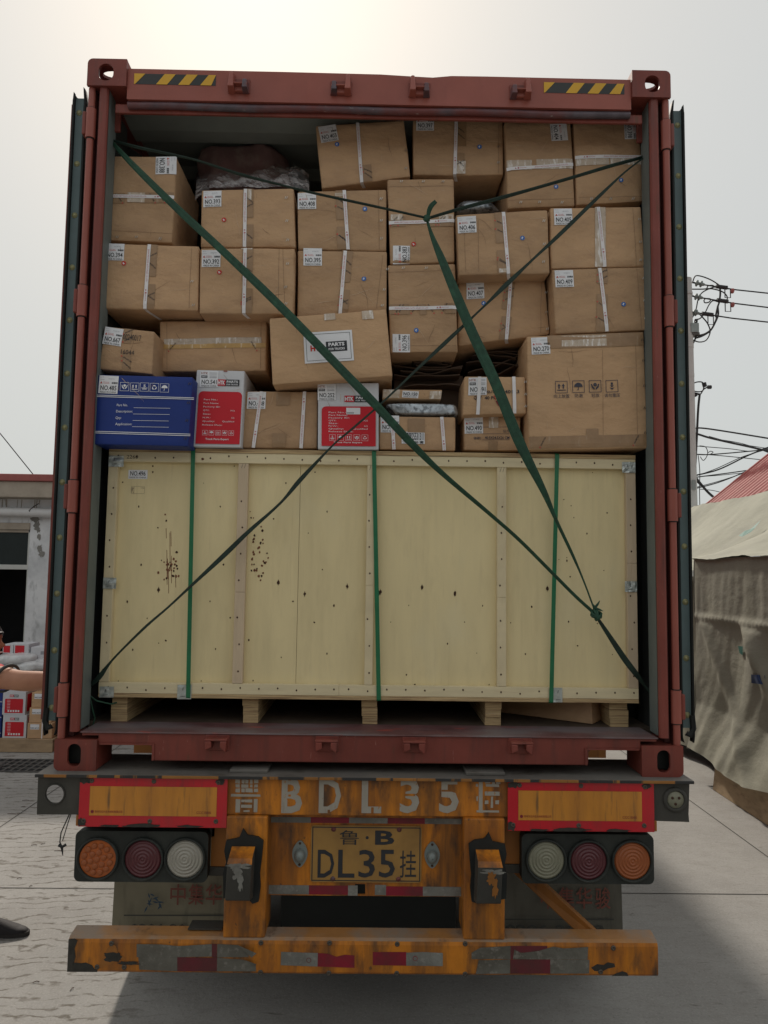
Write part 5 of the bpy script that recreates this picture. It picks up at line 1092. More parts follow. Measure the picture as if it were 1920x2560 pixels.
def redbox(lab, quad, Y, seed, num, lc, panel, f, dim=1, sub=None):
    c = K(lab, quad, Y, .42, seed=seed, mt='box_white', r=.004, dent=.0005, cat_='box', group='printed parts boxes'); c.bodyo.name = 'box_body'
    b = MB(c.F); a = c.loc(*f(*panel[0])); d = c.loc(*f(*panel[1])); x0, z1 = a; x1, z0 = d; w_ = x1-x0; h_ = z1-z0
    b.poly(rrect(x0, z0, x1, z1, .018, 5, (1, 1, 0, 0)), 'box_red', .0020)
    for i, t_ in enumerate(('Part No.:', 'Part Name:', 'Factory ID:', 'QTY:', 'Size:', 'N.W.:', 'Quality:', 'Release Date:')):
        z = z1-h_*(.17+i*.069); b.text(t_, x0+w_*.13, z, x0+w_*(.13+.035*len(t_)), z+.0065, 'paper', .0028)
        if i in (3, 5, 6): t2 = {3: 'PCS', 5: 'KG', 6: 'Qualified'}[i]; b.text(t2, x1-w_*(.15+.03*len(t2)), z, x1-w_*.15, z+.0065, 'paper', .0028)
    for i, k in enumerate(('five', 'umbrella', 'up', 'hands', 'recycle')): icon(b, k, x0+w_*(.2+.15*i), z0+h_*.21, w_*.058, 'paper', .0009, .0028)
    b.text('Truck Parts Expert', x0+w_*.22, z0+h_*.075, x0+w_*.75, z0+h_*.11, 'paper', .0028, .02)
    lx = x0+w_*.42; lz = z1+h_*.115
    b.rect(lx, lz, x0+w_*.60, lz+.027, 'box_red', .0012); b.text('HTK', lx+.002, lz+.005, x0+w_*.59, lz+.022, 'paper', .0022, .04)
    b.rect(x0+w_*.60, lz, x0+w_*.92, lz+.027, 'ink', .0012); b.text('PARTS', x0+w_*.63, lz+.013, x0+w_*.89, lz+.023, 'paper', .0022, .03); b.text('FOR TRUCKS', x0+w_*.63, lz+.003, x0+w_*.89, lz+.009, 'paper', .0022, .02)
    b.build('printed_front', c.root); c.label(lc, num, 0, 1, .076, .070)
    return c
c541 = redbox('white and red parts box numbered NO.541, next to the blue box', q4(zD, (752, 897), (1083, 905), (1055, 1433), (716, 1428)), .12, 19, 'NO.541', zD(823, 962), ((755, 1047), (1045, 1413)), zD)
c541.patch(zD(922, 896), zD(948, 912), 'lips', 'tear')
c252 = redbox('white and red parts box numbered NO.252, under the crossing straps', q4(zE, (50, 1185), (553, 1185), (553, 1738), (48, 1733)), .13, 20, 'NO.252', zE(128, 1262), ((85, 1380), (530, 1713)), zE)
b = MB(c252.F); p = c252.loc(*zE(288, 1448)); q = c252.loc(*zE(404, 1395)); b.rect(p[0], p[1], q[0], q[1], 'paper', .0032); 
for k in range(11): b.line(p[0]+.003+k*.0028, p[1]+.003, p[0]+.003+k*.0028, p[1]+.009, .0012, 'ink', .004)
b.build('barcode_label', c252.root)
K('small brown carton numbered NO.488 with two white straps, standing on the crate', q4(zD, (1087, 1047), (1588, 1047), (1580, 1443), (1062, 1438)), .17, seed=21).label(zD(1153, 1108), 'NO.488').patch(zD(1292, 1050), zD(1385, 1145), 'tape_brown').patch(zD(1272, 1338), zD(1362, 1435), 'tape_brown').strap(zD(1185, 1047), zD(1143, 1438)).strap(zD(1488, 1050), zD(1468, 1440), flip=True)
s31 = K('small brown carton with a white 31311 slip, standing right of the NO.252 box', q4(zE, (557, 1462), (1188, 1468), (1190, 1750), (560, 1738)), .16, seed=22).label(zE(652, 1526), 'NO.497')
s31.patch(zE(800, 1480), zE(940, 1600), 'tape_brown').strap(zE(672, 1462), zE(680, 1738)).strap(zE(1082, 1465), zE(1098, 1748))
b = MB(s31.F); p = s31.loc(*zE(745, 1690)); q = s31.loc(*zE(938, 1594)); b.rect(p[0], p[1], q[0], q[1], 'paper', .0012); b.text('WG9925531311', p[0]-.0+.004, p[1]+.017, q[0]-.003, q[1]-.003, 'ink', .002, .02); b.text('数量 100 套', p[0]+.003, p[1]+.001, q[0]-.004, p[1]+.013, 'ink', .002, .03, True); b.build('part_slip', s31.root)
s49 = K('small brown carton numbered NO.491, standing on the NO.490 carton', q4(zF, (35, 1030), (490, 1030), (503, 1308), (20, 1323)), .13, seed=23, mt='card_light')
b = MB(s49.F)
for t_, x0, x1, y0, y1 in (('No.:99', 160, 265, 1158, 1128), ('240123', 300, 430, 1158, 1128), ('QTY:', 90, 155, 1206, 1178), ('40 PCS', 172, 278, 1206, 1178)):
    p = s49.loc(*zF(x0, y0)); q = s49.loc(*zF(x1, y1)); b.text(t_, p[0], p[1], q[0], q[1], 'ink', .0009, .02)
p = s49.loc(*zF(275, 1230)); b.T = (p[0], p[1], R(-62)); b.rect(-.012, -.006, .012, .006, 'tape_red', .0012); b.text('HTK', .016, -.005, .032, .005, 'sticker_red', .0012, .03); b.text('HTK', -.036, -.005, -.016, .005, 'sticker_red', .0012, .03); b.T = None
b.build('black_print', s49.root); s49.label(zF(112, 1108), 'NO.491', 1, 1, .078, .076).strap(zF(123, 1030), zF(130, 1318), plain=True).strap(zF(387, 1030), zF(399, 1310), plain=True).staples([zF(478, 1065), zF(480, 1160), zF(482, 1253)])
s490 = K('small brown carton numbered NO.490 with printed lines, under the NO.491 carton', q4(zF, (27, 1332), (460, 1332), (450, 1590), (30, 1588)), .19, seed=24).label(zF(103, 1396), 'NO.490', 1)
b = MB(s490.F)
for t_, x0, x1, y0, y1 in (('100', 240, 285, 1402, 1380), ('公斤', 322, 372, 1455, 1432), ('体积:', 102, 160, 1507, 1485), ('40.5X24.5X26 CM', 188, 372, 1502, 1482)):
    p = s490.loc(*zF(x0, y0)); q = s490.loc(*zF(x1, y1)); b.text(t_, p[0], p[1], q[0], q[1], 'ink_blue', .001, .01, t_[0] > 'z')
for y in (1413, 1463, 1508): p = s490.loc(*zF(168, y)); q = s490.loc(*zF(374, y)); b.line(p[0], p[1], q[0], q[1], .0012, 'ink_blue', .001)
b.build('dark_print', s490.root); s490.patch(zF(215, 1335), zF(285, 1420), 'tape_clear').patch(zF(215, 1520), zF(285, 1588), 'tape_brown')
K('thin flat brown carton numbered NO.150, lying on the foil wrapped roll', q4(zE, (585, 1237), (1080, 1243), (1070, 1325), (582, 1318)), .17, .3, seed=25, r=.004, mt='card_light').label(zE(815, 1282), 'NO.150', -2, 2, .070, .030).patch(zE(590, 1240), zE(725, 1312), 'tape_clear').patch(zE(975, 1255), zE(1080, 1320), 'tape_clear')
# flat carton lying under the crate
c = MB(); p = G(1481, 1811, 1.399); l_ = Vector((-.42, .30, 0)); r_ = Vector((.11, .15, 0)); h_ = Vector((0, 0, .098))
v = [p, p+r_, p+r_+l_, p+l_]; c.hexa(v, [q+h_+Vector((.0, .01, 0)) for q in v], 'card')
o = c.build('flat_carton', None, loc=p, bevel=.004); prop(o, 'flat brown carton pushed under the right end of the plywood crate', 'carton')
# crumpled cardboard sheets stuffed between rows
def sheet(lab, rows, Y0, seed, mt='card_shade'):
    b = MB()
    for i, (xa, xb, ya, yb_, roll) in enumerate(rows):
        a = P(xa, ya, Y0); c_ = P(xb, yb_, Y0)
        def f(u, v):
            x = a.x+(c_.x-a.x)*u; z = a.z+(c_.z-a.z)*u; y = Y0+v*.32+.02*noise.noise(Vector((u*3, v*3, seed+i)))
            return Vector((x, y, z+roll*math.sin(u*3.1)+.006*noise.noise(Vector((u*3, v*2, seed+i*3)))-.02*v))
        b.grid(f, 16, 6, mt); b.grid(lambda u, v: f(u, v)+Vector((0, 0, -.005)), 16, 6, mt); b.grid(lambda u, v: f(u, 0)+Vector((0, -.0005, -.005*v)), 16, 1, 'card_shade')
    o = b.build('folded_cardboard', None, loc=P(rows[0][0], rows[0][2], Y0)); prop(o, lab, 'cardboard sheet', 'folded cardboard stuffed between the boxes')
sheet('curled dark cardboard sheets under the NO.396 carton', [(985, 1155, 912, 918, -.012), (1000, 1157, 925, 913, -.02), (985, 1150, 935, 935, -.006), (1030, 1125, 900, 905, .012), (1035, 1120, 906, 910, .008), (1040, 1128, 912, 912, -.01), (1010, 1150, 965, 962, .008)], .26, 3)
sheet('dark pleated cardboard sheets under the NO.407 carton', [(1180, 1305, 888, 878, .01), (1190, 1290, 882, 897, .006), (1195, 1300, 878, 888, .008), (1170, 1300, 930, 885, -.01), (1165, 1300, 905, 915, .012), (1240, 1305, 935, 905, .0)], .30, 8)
b = MB(); a = P(985, 1002, .30); c_ = P(1160, 935, .30); b.box(a.x, c_.x, .33, .6, 2.545, c_.z, 'card_shade')
o = b.build('dark_carton', None, loc=((a.x+c_.x)/2, .45, 2.545), bevel=.004); prop(o, 'carton coloured dark to paint the shade behind the curled cardboard under NO.396', 'carton')
b = MB(); a = P(1168, 940, .42); c_ = P(1300, 885, .42); b.box(a.x, c_.x, .45, .8, 2.545, c_.z, 'card_shade')
o = b.build('dark_carton', None, loc=((a.x+c_.x)/2, .6, 2.545), bevel=.004); prop(o, 'carton coloured dark to paint the shade behind the NO.491 carton', 'carton')
# second layer of cartons deeper inside
for i, (x0, x1, z0, z1, y, lab) in enumerate(((-1.10, -.62, 3.3, 3.62, 1.5, 'dim brown carton deep inside the container, behind NO.388'), (-.30, .2, 3.3, 3.75, 1.2, 'dim brown carton deep inside the container, left of NO.403'), (.2, 1.1, 2.6, 3.8, 1.0, 'dim tall brown carton deep inside, behind the top row'))):
    b = MB(); b.box(x0, x1, y, y+.5, z0, z1, 'card'); o = b.build('carton', None, loc=((x0+x1)/2, y+.25, z0), bevel=.006); prop(o, lab, 'carton', 'cartons stacked in the container')
# foil-wrapped roll under NO.150
def lump(name, lab, cat_, quad, Y, dep, mt, amp, fr, seed, sq=.35, sub=(40, 22), extra=None):
    A, B_, C_, D_ = [P(x, y, Y) for x, y in quad]; ctr = (A+B_+C_+D_)/4+Vector((0, dep/2, 0))
    b = MB()
    def f(u, v):
        th = 2*math.pi*u; ph = math.pi*(v-.5)
        def sp(c, e): return math.copysign(abs(c)**e, c)
        X = sp(math.cos(ph), sq)*sp(math.cos(th), sq); Yv = sp(math.cos(ph), sq)*sp(math.sin(th), sq); Z = sp(math.sin(ph), sq)
        a = (X+1)/2; c = (Z+1)/2
        p = D_*(1-a)*(1-c)+C_*a*(1-c)+B_*a*c+A*(1-a)*c+Vector((0, (Yv+1)/2*dep, 0))
        nrm = (p-ctr).normalized(); p += nrm*amp*(noise.noise(p*fr+Vector((seed, 0, 0)))+.5*noise.noise(p*fr*2.3+Vector((0, seed, 0)))+.25*noise.noise(p*fr*6)); return p
    b.grid(f, sub[0], sub[1], mt)
    o = b.build(name, None, loc=ctr); prop(o, lab, cat_); return o
lump('foil_roll', 'shiny silver foil wrapped packet between two small cartons', 'wrapped packet', q4(zE, (592, 1345), (1205, 1352), (1225, 1450), (700, 1445)), .15, .2, 'foil', .006, 22, 3, .3, (80, 40))
lump('foam_roll', 'grey foam roll lying on the NO.406 carton', 'foam roll', [(1140, 492), (1232, 494), (1268, 524), (1138, 531)], .28, .25, 'foil', .010, 14, 5, .6, (60, 30))
bd = empty('wrapped_bundle', P(610, 460, .7), 'mauve quilted bundle under clear plastic film, on top of the NO.393 carton', 'wrapped bundle')
A_ = lump('bundle_body', None, None, [(470, 338), (700, 345), (760, 476), (470, 476)], .42, .6, 'quilt', .05, 5, 2, .5, (60, 34)); 
A_.parent = bd; A_.location = A_.location-bd.location
b = MB()
def film(u, v):
    side = abs(u-.5)*2; px = 492+u*278+(8*(u-.5))*v; top = 418+10*math.sin(u*5)+14*side**3; bot = 468+22*side**6+(10 if u < .12 else 0)
    py = top+(bot-top)*v; p = P(px, py, .62-.50*v**.6*(1-.12*side))
    q = .022*(noise.noise(Vector((u*6+v*3, v*3, 2))))+.014*abs(noise.noise(Vector((u*16-v*9, v*4, 5))))+.003*noise.noise(Vector((u*40, v*14, 9)))
    q *= 1-.7*max(0, v-.8)*5; return p+Vector((.3*q, -q, q*.8))
b.grid(film, 130, 50, 'film'); b.build('plastic_film', bd)

# ================================================================== green webbing lashed across the opening
def rib(b, pts, kk=8, m_t='webbing'):
    p3 = [(*P(x, y, Y), w, t) for x, y, Y, w, t in pts]; cc = cat(p3, kk); v = []; n = 5
    for i, (x, y, z, w_, tw) in enumerate(cc):
        a = Vector(cc[max(i-1, 0)][:3]); c = Vector(cc[min(i+1, len(cc)-1)][:3]); t = (c-a).normalized()
        s1 = t.cross(Vector((0, 1, 0))).normalized(); s2 = t.cross(s1).normalized(); d = s1*math.cos(tw)+s2*math.sin(tw); nn = t.cross(d)
        for j in range(n): e_ = (j/(n-1)*2-1); v.append(Vector((x, y, z))+d*e_*w_/2+nn*(.0016*(1-e_*e_)+.0012*(j % 2)))
        for j in range(n): e_ = ((n-1-j)/(n-1)*2-1); v.append(Vector((x, y, z))+d*e_*w_/2+nn*(-.0016))
    m_ = 2*n; b.add(v, [(i*m_+j, i*m_+(j+1) % m_, (i+1)*m_+(j+1) % m_, (i+1)*m_+j) for i in range(len(cc)-1) for j in range(m_)], m_t, False)
st = empty('lashing_strap', P(1068, 545, .02), 'dark green webbing strap tied in diagonals across the container opening', 'lashing strap')
def W(pts, name='strap_run', m_t='webbing'): b = MB(); rib(b, pts, 8, m_t); b.build(name, st)
W([(277, 352, .10, .012, .5), (300, 378, .07, .02, .3), (345, 425, .03, .026, .2), (450, 528, .01, .031, .1), (560, 630, .0, .032, 0), (700, 765, .0, .035, 0), (850, 920, .0, .035, .1), (935, 1008, .0, .036, .15), (1030, 1110, .02, .030, .3), (1105, 1183, .05, .022, .5), (1230, 1290, .06, .018, .8), (1300, 1352, .06, .017, .8), (1380, 1432, .06, .016, .8), (1440, 1492, .06, .014, .6), (1490, 1537, .06, .014, .6)])
W([(1612, 392, .10, .012, .9), (1560, 432, .07, .012, .9), (1500, 488, .04, .018, .6), (1400, 585, .03, .020, .5), (1330, 650, .025, .016, .8), (1265, 712, .022, .022, .4), (1200, 775, .02, .014, .9), (1120, 850, .02, .020, .5), (1040, 925, .015, .016, .8), (960, 1002, .012, .012, .9), (880, 1072, .02, .014, .8), (830, 1115, .06, .012, .9), (750, 1200, .09, .022, .5), (700, 1258, .09, .016, .8), (620, 1330, .09, .020, .5), (560, 1388, .09, .022, .4), (480, 1462, .09, .018, .8), (420, 1518, .09, .014, .9), (360, 1570, .08, .016, .8), (285, 1645, .09, .014, .9), (250, 1690, .10, .022, .3), (228, 1712, .13, .016, .6), (216, 1732, .14, .012, .6)], 'strap_run', 'webbing_dark')
W([(277, 350, .10, .010, .9), (350, 370, .06, .014, .7), (480, 398, .04, .010, 1), (600, 436, .03, .013, .8), (700, 462, .03, .010, 1), (780, 482, .03, .011, .9), (900, 508, .03, .011, .8), (1000, 530, .03, .010, .9), (1066, 545, .025, .010, .9)], 'strap_run', 'webbing_dark')
W([(1066, 547, .02, .012, .9), (1150, 522, .03, .014, .7), (1240, 498, .03, .016, .6), (1330, 473, .035, .014, .8), (1430, 444, .05, .014, .7), (1530, 414, .07, .015, .7), (1600, 395, .10, .013, .8), (1618, 386, .12, .012, .9)], 'strap_run', 'webbing_dark')
W([(1066, 547, .02, .010, .9), (1080, 590, .01, .018, .5), (1105, 650, .0, .032, .1), (1140, 735, -.005, .040, 0), (1180, 830, -.005, .043, 0), (1240, 960, .0, .044, 0), (1290, 1085, .01, .044, 0), (1320, 1150, .02, .038, .1), (1360, 1230, .04, .026, .4), (1390, 1300, .05, .016, .8), (1430, 1385, .06, .014, .9), (1460, 1455, .06, .009, 1.2), (1488, 1530, .06, .008, 1.2)])
W([(1490, 1540, .06, .012, .8), (1520, 1585, .06, .018, .4), (1560, 1645, .07, .024, .2), (1590, 1685, .08, .022, .3), (1612, 1715, .12, .012, .9), (1638, 1748, .13, .008, 1)], 'strap_run', 'webbing_dark')
W([(1070, 548, .02, .010, .4), (1072, 530, .01, .018, .2), (1078, 515, .0, .020, .1), (1090, 503, -.005, .016, .1)], 'strap_tail')
for cx, cy, r_, sd2 in ((1067, 547, .012, 1), (1490, 1536, .020, 2), (217, 1728, .014, 3)):
    b = MB(); c = P(cx, cy, .02 if sd2 == 1 else .055 if sd2 == 2 else .13)
    for k in range(4):
        ph = k*1.3+sd2; pp = [c+Vector((r_*math.cos(t)*math.cos(ph), r_*.6*math.sin(t)-.004, r_*math.cos(t)*math.sin(ph)+r_*.5*math.sin(t))) for t in [6.283*i/12 for i in range(13)]]
        b.tube(pp, .0055, 'webbing', 7, False)
    b.build('knot', st)
b = MB(); c = P(1487, 1520, .05)
for dx_, dz in ((.012, .03), (-.008, .02), (.02, -.012)): b.tube([c, c+Vector((dx_, -.006, dz*.6)), c+Vector((dx_*1.6, -.004, dz))], [.006, .004, .001], 'webbing', 6)
b.build('frayed_end', st)
b = MB(); c = P(225, 1740, .13); b.tube([c, c+Vector((.03, 0, -.02)), c+Vector((.08, .02, -.035)), c+Vector((.1, .03, -.03))], .0035, 'webbing', 6); b.tube([c, c+Vector((.012, 0, -.05)), c+Vector((.02, .01, -.09)), c+Vector((.008, .01, -.14))], .003, 'webbing', 6); b.build('loose_cord', st)
# ================================================================== left: workshop building
wb = empty('workshop_building', (-6.5, 8.5, 0), 'low weathered grey-white workshop with a red roof edge, left behind the truck', 'building')
WY = 7.2
wx0 = P(0, 1400, WY).x; o1 = P(66, 1500, WY).x; zt, zb2 = 2.545, .75
b = MB(); b.prism([[(-12, 0), (-2.2, 0), (-2.2, 2.96), (-12, 2.96)], [(-6.6, zb2), (o1, zb2), (o1, zt), (-6.6, zt)]], XZ, WY, WY+.24, 'concrete_wall'); b.build('wall', wb)
b = MB(); b.box(-2.44, -2.2, WY+.24, 12, 0, 2.96, 'concrete_wall'); b.box(-12, -11.8, WY+.24, 12, 0, 2.96, 'concrete_wall'); b.box(-12, -2.2, 12, 12.2, 0, 2.96, 'concrete_wall'); b.build('wall', wb)
b = MB(); b.box(-12.2, -2.0, WY-.28, 12.4, 2.961, 3.175, 'eave'); b.build('eave_slab', wb, bevel=.01)
b = MB(); b.box(-12.25, -1.95, WY-.32, 12.45, 3.1755, 3.27, 'fascia'); b.build('roof_edge', wb, bevel=.01)
b = MB(); b.box(-11.8, -2.44, WY+1.5, WY+1.52, .0, 2.9, 'shade_black'); b.build('room_shade', wb)  # near-black sheet stands in for the unlit room
def wbox(name, x0, x1, y0, y1, z0, z1, m_, par=wb): b = MB(); b.box(x0, x1, y0, y1, z0, z1, m_); return b.build(name, par, bevel=.004)
wf = wbox('window_frame', -6.6, o1, WY+.02, WY+.06, 2.0, 2.065, 'frame_white'); wbox('window_frame', o1-.03, o1, WY+.02, WY+.06, 2.065, zt-.001, 'frame_white'); wbox('window_frame', -6.6, o1, WY+.02, WY+.06, zt-.04, zt, 'eave')
wbox('lintel', -6.6, o1, WY-.015, WY-.001, zt, zt+.09, 'eave')
wbox('window_pane', -6.6, o1-.031, WY+.04, WY+.045, 2.066, zt-.041, 'glass_dark')
wbox('door_jamb', o1-.025, o1, WY+.02, WY+.06, zb2, 1.999, 'frame_white')
b = MB(); b.tube([(-12, WY-.11, 2.80), (-6, WY-.11, 2.79), (-4.5, WY-.11, 2.77), (-2.1, WY-.11, 2.72)], .062, 'pvc', 14); b.build('rain_pipe', wb)
for x in (-5.6, -4.62, -3.4): 
    b = MB(); b.tube([(x, WY-.11, 2.715), (x-.03, WY-.178, 2.79), (x, WY-.11, 2.855), (x+.02, WY-.02, 2.9)], .006, 'cable', 6); b.build('pipe_tie', wb)
b = MB(plane(WY))
for k, (x, y, rx, rz) in enumerate(((88, 1298, .07, .05), (92, 1315, .05, .09), (96, 1325, .03, .05), (98, 1342, .035, .05), (100, 1372, .04, .07), (104, 1385, .05, .05))):
    q = P(x, y, WY); rn = random.Random(k); n = 18; b.poly([(q.x+rx*math.cos(6.283*i/n)*rn.uniform(.5, 1.1), q.z+rz*math.sin(6.283*i/n)*rn.uniform(.5, 1.1)) for i in range(n)], 'spall', .002+k*.0005)
b.build('spalled_patches', wb)
b = MB(); rn = random.Random(8)
for k in range(16):
    x = -5.2+rn.uniform(0, 1.6); b.line; b.F = plane(WY); l_ = rn.uniform(.05, .18); b.line(x, 2.955, x+rn.uniform(-.01, .01), 2.955-l_, rn.uniform(.005, .012), 'brick_grey', .001+k*.0002)
b.build('drip_stains', wb)
b = MB(); p0 = P(4, 1088, 8.5); p1 = P(86, 1190, 8.5); d_ = p1-p0; b.tube([p0-d_*6, p0-d_*2+Vector((0, 0, -.1)), p0, p1, p1+Vector((.03, 0, -.1))], .008, 'cable', 6)
prop(b.build('cable', None, loc=p1), 'thin black cable slanting down to the red roof edge of the workshop', 'cable')

# ---- pallet and its load
PY = 5.42
pal = empty('pallet', (-4.3, PY+.4, 0), 'plywood sided pallet on the ground left of the truck, stacked with boxes', 'pallet')
px1 = P(131, 1865, PY).x
b = MB(); b.box(-5.4, px1, PY, PY+.018, .006, .128, 'pallet_wood'); b.build('front_board', pal)
b = MB(); b.box(-5.4, px1, PY, PY+.95, .1285, .142, 'pallet_wood'); b.build('deck_board', pal)
for x in (-5.3, -4.4, px1-.06): b = MB(); b.box(x-.05, x+.05, PY+.02, PY+.9, 0.002, .128, 'pallet_wood'); b.build('bearer', pal)
b = MB(); b.box(px1+.001, px1+.24, PY+.1, PY+.9, .10, .118, 'pallet_wood'); b.box(px1+.08, px1+.24, PY+.1, PY+.2, .002, .0995, 'pallet_wood'); b.build('side_board', pal)
ZP0 = .143
def pbox(lab, x0, x1, z0, z1, Y, dep, kind, par=None, grp='boxes on the pallet'):
    nm = {'red': 'parts_box', 'blue': 'parts_box', 'card': 'carton', 'white': 'parts_box'}[kind]
    r_ = empty(nm, ((x0+x1)/2, Y+dep/2, z0), lab, 'carton' if kind == 'card' else 'box', grp)
    b = MB(); b.box(x0, x1, Y, Y+dep, z0+.001, z1, {'red': 'box_white', 'blue': 'box_blue', 'card': 'card_light', 'white': 'box_white'}[kind]); 
    if kind == 'red': b.box(x1, x1+.0015, Y+.04, Y+dep-.04, z0+.03, z1-.03, 'box_red')
    b.build('box_body', r_, bevel=.004)
    b = MB(plane(Y)); w_ = x1-x0; h_ = z1-z0
    if kind == 'red':
        b.poly(rrect(x0+w_*.10, z0+h_*.08, x1-w_*.10, z1-h_*.30, .012, 4, (1, 1, 0, 0)), 'box_red', .0012)
        b.rect(x0+w_*.3, z1-h_*.23, x0+w_*.48, z1-h_*.12, 'box_red', .0012); b.rect(x0+w_*.48, z1-h_*.23, x0+w_*.68, z1-h_*.12, 'ink', .0012)
        b.text('HTK', x0+w_*.32, z1-h_*.21, x0+w_*.47, z1-h_*.14, 'paper', .002, .03); b.text('PARTS', x0+w_*.5, z1-h_*.21, x0+w_*.66, z1-h_*.14, 'paper', .002, .03)
        for i in range(7): b.line(x0+w_*.2, z1-h_*(.36+i*.065), x0+w_*.34, z1-h_*(.36+i*.065), .003, 'paper', .002)
        for i in range(5): b.rect(x0+w_*(.24+i*.11), z0+h_*.13, x0+w_*(.31+i*.11), z0+h_*.21, 'paper', .002)
        b.build('printed_front', r_)
    elif kind == 'blue':
        for q in (.3, .34): b.line(x0, z0+h_*q, x1, z0+h_*q, .003, 'paper', .0012)
        b.build('white_print', r_)
    elif kind == 'card':
        b.rect(x0+.03, z1-.07, x0+.03+.10, z1-.015, 'paper', .0012); b.text('NO.'+str(600+int(z0*100)), x0+.035, z1-.062, x0+.125, z1-.047, 'ink', .002, .02); b.build('label', r_)
        b = MB(plane(Y)); b.rect((x0+x1)/2+.02, z0, (x0+x1)/2+.032, z1, 'strap_white', .0016); b.build('strapping', r_)
    return r_
def px(x, y, Y=PY+.06): return P(x, y, Y)
e1 = .39
pbox('lower white and red parts box on the pallet', px(5, 1848).x, px(64, 1848).x, ZP0, .394, PY+.06, .3, 'red')
pbox('upper white and red parts box on the pallet', px(8, 1731).x, px(65, 1731).x, .395, .646, PY+.06, .3, 'red')
for k in range(3): pbox(('lowest', 'middle', 'topmost')[k]+' dark blue box cut off at the left of the pallet', px(4, 1800).x-.36, px(4, 1800).x-.003, ZP0+k*.17, ZP0+k*.17+.168, PY+.06, .3, 'blue')
pbox('lowest of three brown cartons at the right end of the pallet', px(69, 1830).x, px(131, 1830).x, ZP0, .312, PY+.05, .28, 'card')
pbox('middle of three brown cartons at the right end of the pallet', px(73, 1790).x, px(131, 1830).x-.02, .313, .476, PY+.06, .28, 'card')
pbox('topmost of three brown cartons at the right end of the pallet', px(78, 1750).x, px(131, 1830).x-.03, .477, .642, PY+.07, .26, 'card')
pbox('brown carton at the far right of the pallet, half hidden by the door', px1-.0, px1+.22, .119, .30, PY+.13, .3, 'card')
ob = pbox('brown carton in the second row of the pallet', -4.35, -3.62, .645, .80, PY+.36, .4, 'card')
pbox('long brown carton at the back of the pallet', -4.9, -3.5, ZP0, .86, PY+.40+.0, .0+.5, 'card')
for i, (x0, x1, y0, y1, Y_, lab, kd) in enumerate(((6, 34, 1611, 1634, PY+.3, 'left half open white and red box on top of the plastic bags', 'red'), (34, 73, 1610, 1636, PY+.3, 'white and red box on top of the plastic bags, beside the grey-white box', 'red'), (2, 40, 1637, 1650, PY+.32, 'flat white and red box under the two red boxes', 'red'), (76, 114, 1618, 1651, PY+.3, 'pale grey-white box on top of the pile, nearest the container door', 'white'))):
    a = P(x0, y1, Y_); c = P(x1, y0, Y_)
    r_ = empty('parts_box', ((a.x+c.x)/2, Y_, a.z), lab, 'box', 'boxes on the pallet'); b = MB(); b.box(a.x, c.x-.002, Y_, Y_+.28, a.z, c.z, 'box_white'); b.build('box_body', r_, bevel=.004)
    if kd == 'red': b = MB(plane(Y_)); w_ = c.x-a.x; h_ = c.z-a.z; b.rect(a.x+w_*.08, a.z+h_*.12, c.x-w_*.3, c.z-h_*.15, 'box_red', .0015); b.build('red_panel', r_)
    else: b = MB(plane(Y_)); w_ = c.x-a.x; h_ = c.z-a.z; b.rect(a.x+w_*.68, a.z+h_*.45, c.x-w_*.08, a.z+h_*.7, 'ink_grey', .0015); b.build('print', r_)
lump('plastic_bag', 'white shrink-wrapped bag lying on the pallet load behind the arm', 'plastic bag', [(-30, 1638), (80, 1634), (80, 1664), (-30, 1672)], PY+.15, .4, 'film_white', .02, 8, 3, .7, (50, 24))
lump('plastic_bag', 'flatter pale plastic bag on the pallet load, nearest the container door', 'plastic bag', [(22, 1655), (122, 1650), (124, 1684), (18, 1690)], PY+.10, .4, 'film_white', .03, 7, 6, .8, (50, 24))
# drain grate
dr = empty('drain_grate', (-3.47, 4.87, 0), 'dark iron slotted drain grate in the ground, in front of the pallet', 'drain grate')
b = MB(); x0, x1, y0_, y1_ = -3.70, -3.22, 4.64, 5.11
b.box(x0, x1, y0_, y1_, .0025, .004, 'shade_black'); b.build('slot_shade', dr)  # flat near-black sheet paints the shade inside the slots
b = MB()
for k in range(5): yy = y0_+k*(y1_-y0_)/4; b.box(x0-.3, x1+.25, yy-.014, yy+.014, .0045, .010, 'iron')
for k in range(14): xx = x0-.3+k*.078; b.box(xx, xx+.026, y0_, y1_, .0045, .0095, 'iron')
b.build('grate_bars', dr)
b = MB(); b.box(x0-.3, x1+.25, y0_, y1_, .0024, .0039, 'shade_black'); b.build('slot_shade', dr)  # wider sheet of the same painted slot shade

